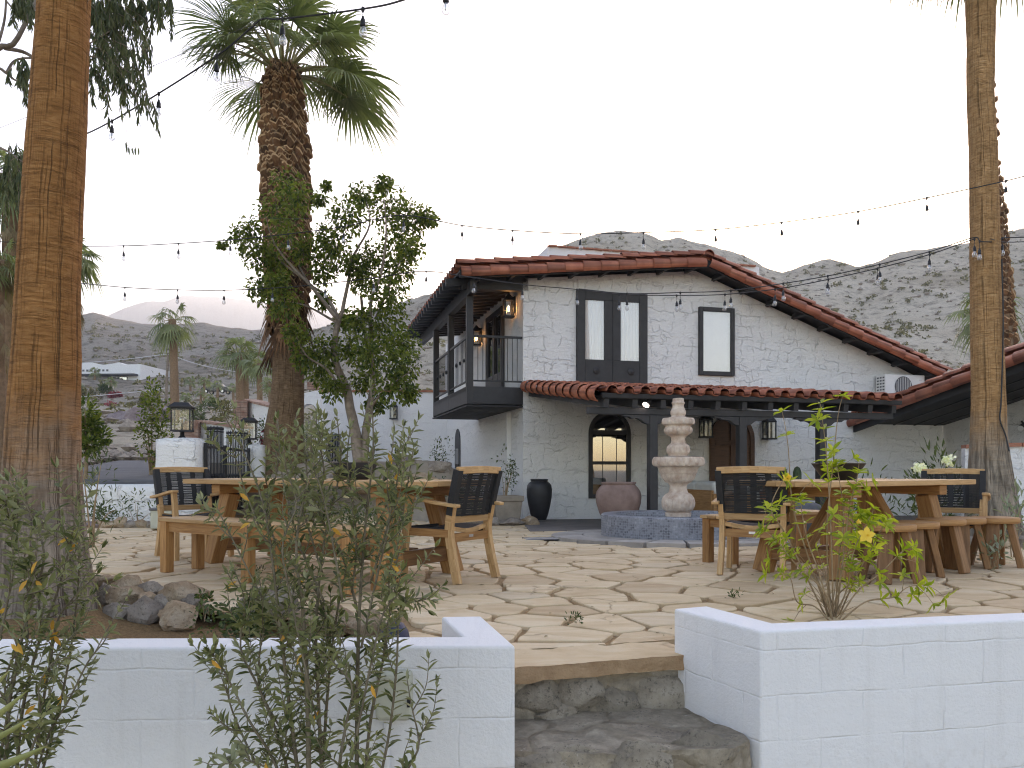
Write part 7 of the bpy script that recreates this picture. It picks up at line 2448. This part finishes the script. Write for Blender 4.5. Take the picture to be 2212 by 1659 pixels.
wire('guy_wire', 'thin taut steel wire crossing the sky at upper left', [at(-40, 292, 9), at(200, 196, 8.6), at(432, 100, 8.2), at(640, 10, 8)], .0026, mat='grille')
wire('guy_wire', 'faint thin wire across the middle sky left of the leafy tree', [at(120, 474, 14), at(500, 470, 14), at(900, 478, 14)], .0022, mat='grille')

# ================================================================== string lights
sock = MB(); sock.lathe([(.004, 0), (.010, -.004), (.012, -.02), (.019, -.030), (.020, -.062), (.0225, -.066), (.0225, -.074), (.019, -.078)], (0, 0, 0), 14)
tmp = sock.build('socket_mesh', MT['iron'], smooth=40); SOCK = tmp.data; bpy.data.objects.remove(tmp)
blb = MB(); blb.lathe([(.014, -.076), (.016, -.085), (.028, -.112), (.031, -.128), (.027, -.148), (.014, -.160), (.002, -.163)], (0, 0, 0), 16)
tmp = blb.build('bulb_mesh', MT['bulb'], smooth=True); BULB = tmp.data; bpy.data.objects.remove(tmp)
fil = MB(); fil.lathe([(.002, -.08), (.006, -.10), (.006, -.135), (.002, -.14)], (0, 0, 0), 8)
tmp = fil.build('filament_mesh', MT['zinc'], smooth=True); FIL = tmp.data; bpy.data.objects.remove(tmp)
def string_light(label, nodes, bulbs, r_=.0078, extra=0.05):
    """nodes: (px, py, Y) along the cord; bulbs: px positions along it"""
    e = empty('string_light', at(*nodes[0]), 0, label, 'string light')
    o0 = V(at(*nodes[0]))
    m = MB()
    xs = [n[0] for n in nodes]
    P = []
    for a, b in zip(nodes, nodes[1:]):
        pass
    P = curve([at(*n) - o0 for n in nodes], len(nodes) * 9)
    m.tube(P, r_, 5); m.build('cord', MT['iron'], e)
    for bx in bulbs:
        px, dl_, ti = bx
        # nearest point on the cord by picture column
        best = min(P, key=lambda p: abs((p + o0).x / (p + o0).y * F + CX - px))
        m = MB()
        q = best - V((0, 0, dl_))
        m.lathe([(.012, .012), (.014, -.012), (.005, -.03)], best, 8)
        m.tube([best, q], .0035, 5)
        h = m.build('drop_cord', MT['iron'], e)
        for nm, me_ in (('socket', SOCK), ('bulb', BULB), ('filament', FIL)):
            b = bpy.data.objects.new(nm, me_); COL.objects.link(b); b.parent = h; b.location = q; b.rotation_euler = (random.uniform(-.06, .06) + ti, random.uniform(-.06, .06), 0)
    return e
random.seed(3)
string_light('nearest string of bulbs running from the near palm up out of the top edge', [(-60, 384, 10.2), (42, 350, 9.5), (175, 294, 8.7), (242, 261, 8.3), (339, 204, 7.7), (472, 118, 7.0), (540, 62, 6.6), (567, 41, 6.5), (614, 40, 6.4), (784, 19, 6.05), (870, 0, 5.8), (968, -40, 5.5), (1100, -90, 5.2)],
             [(42, .05, 0), (242, .045, 0), (339, .06, 0), (472, .06, 0), (614, .055, 0), (784, .055, 0), (968, .06, 0)])
string_light('high string of bulbs dipping from the leafy tree to the right palm', [(-60, 520, 14.4), (40, 524, 14.2), (150, 531, 14), (271, 531, 13.8), (383, 526, 13.5), (500, 518, 13.3), (618, 506, 13.1), (744, 489, 12.9), (866, 465, 12.7), (998, 487, 12.4), (1113, 498, 12.2), (1252, 505, 12), (1395, 502, 11.8), (1542, 496, 11.5), (1692, 480, 11.2), (1848, 458, 10.9), (2004, 427, 10.6), (2167, 392, 10.4), (2260, 368, 10.2)],
             [(271, .10, 0), (383, .10, 0), (500, .10, 0), (618, .10, 0), (744, .10, 0), (866, .10, 0), (998, .09, 0), (1113, .09, 0), (1252, .09, 0), (1395, .09, 0), (1542, .09, 0), (1692, .10, 0), (1848, .10, 0), (2004, .09, 0), (2167, .07, 0)])
string_light('low string of bulbs from the left passing in front of the balcony and french door', [(-60, 590, 15.2), (60, 600, 15), (168, 611, 14.8), (272, 621, 14.6), (379, 626, 14.4), (484, 627, 14.2), (593, 622, 14), (700, 613, 13.8), (810, 600, 13.6), (916, 586, 13.4), (1024, 600, 13.1), (1133, 615, 12.9), (1244, 625, 12.7), (1340, 636, 12.5), (1457, 638, 12.3), (1566, 636, 12.1), (1679, 624, 11.9), (1787, 604, 11.7), (1898, 579, 11.5), (2004, 551, 11.2), (2105, 516, 10.75)],
             [(x, .09, 0) for x in (168, 272, 379, 484, 593, 700, 810, 916, 1024, 1133, 1244, 1340, 1457, 1566, 1679, 1787, 1898, 2004, 2105)])
string_light('second low string doubling the first one in front of the gable', [(1250, 624, 12.5), (1353, 634, 12.3), (1467, 632, 12.1), (1575, 628, 11.9), (1687, 613, 11.7), (1793, 595, 11.5), (1904, 570, 11.3), (2010, 543, 11.0), (2100, 514, 10.72), (2116, 520, 10.68)],
             [(x, .10, 0) for x in (1353, 1467, 1575, 1687, 1793, 1904, 2010, 2116)])
string_light('pair of cords with two bulbs leaving the right palm to the right edge', [(2116, 522, 10.68), (2157, 522, 10.9), (2168, 514, 11.0), (2230, 512, 11.0), (2320, 508, 11)], [(2157, .10, 0), (2165, .08, 0)])
wire('cable', 'lower dark cable leaving the right palm to the right edge', [at(2140, 516, 10.72), at(2170, 523, 11.0), at(2240, 521, 11)], .006)

p = at(352, 1108, 11.9)
vb = empty('valve_box', (p.x, p.y, 0), .1, 'small khaki box at the foot of the fat gate pillar', 'box')
m = MB(); m.box((0, 0, .14), (.30, .22, .28)); bevel(m.build('housing', MT['box'], vb), .02, 2)
m = MB(); m.box((0, 0, .29), (.33, .25, .035)); bevel(m.build('lid', MT['grille'], vb), .01, 2)
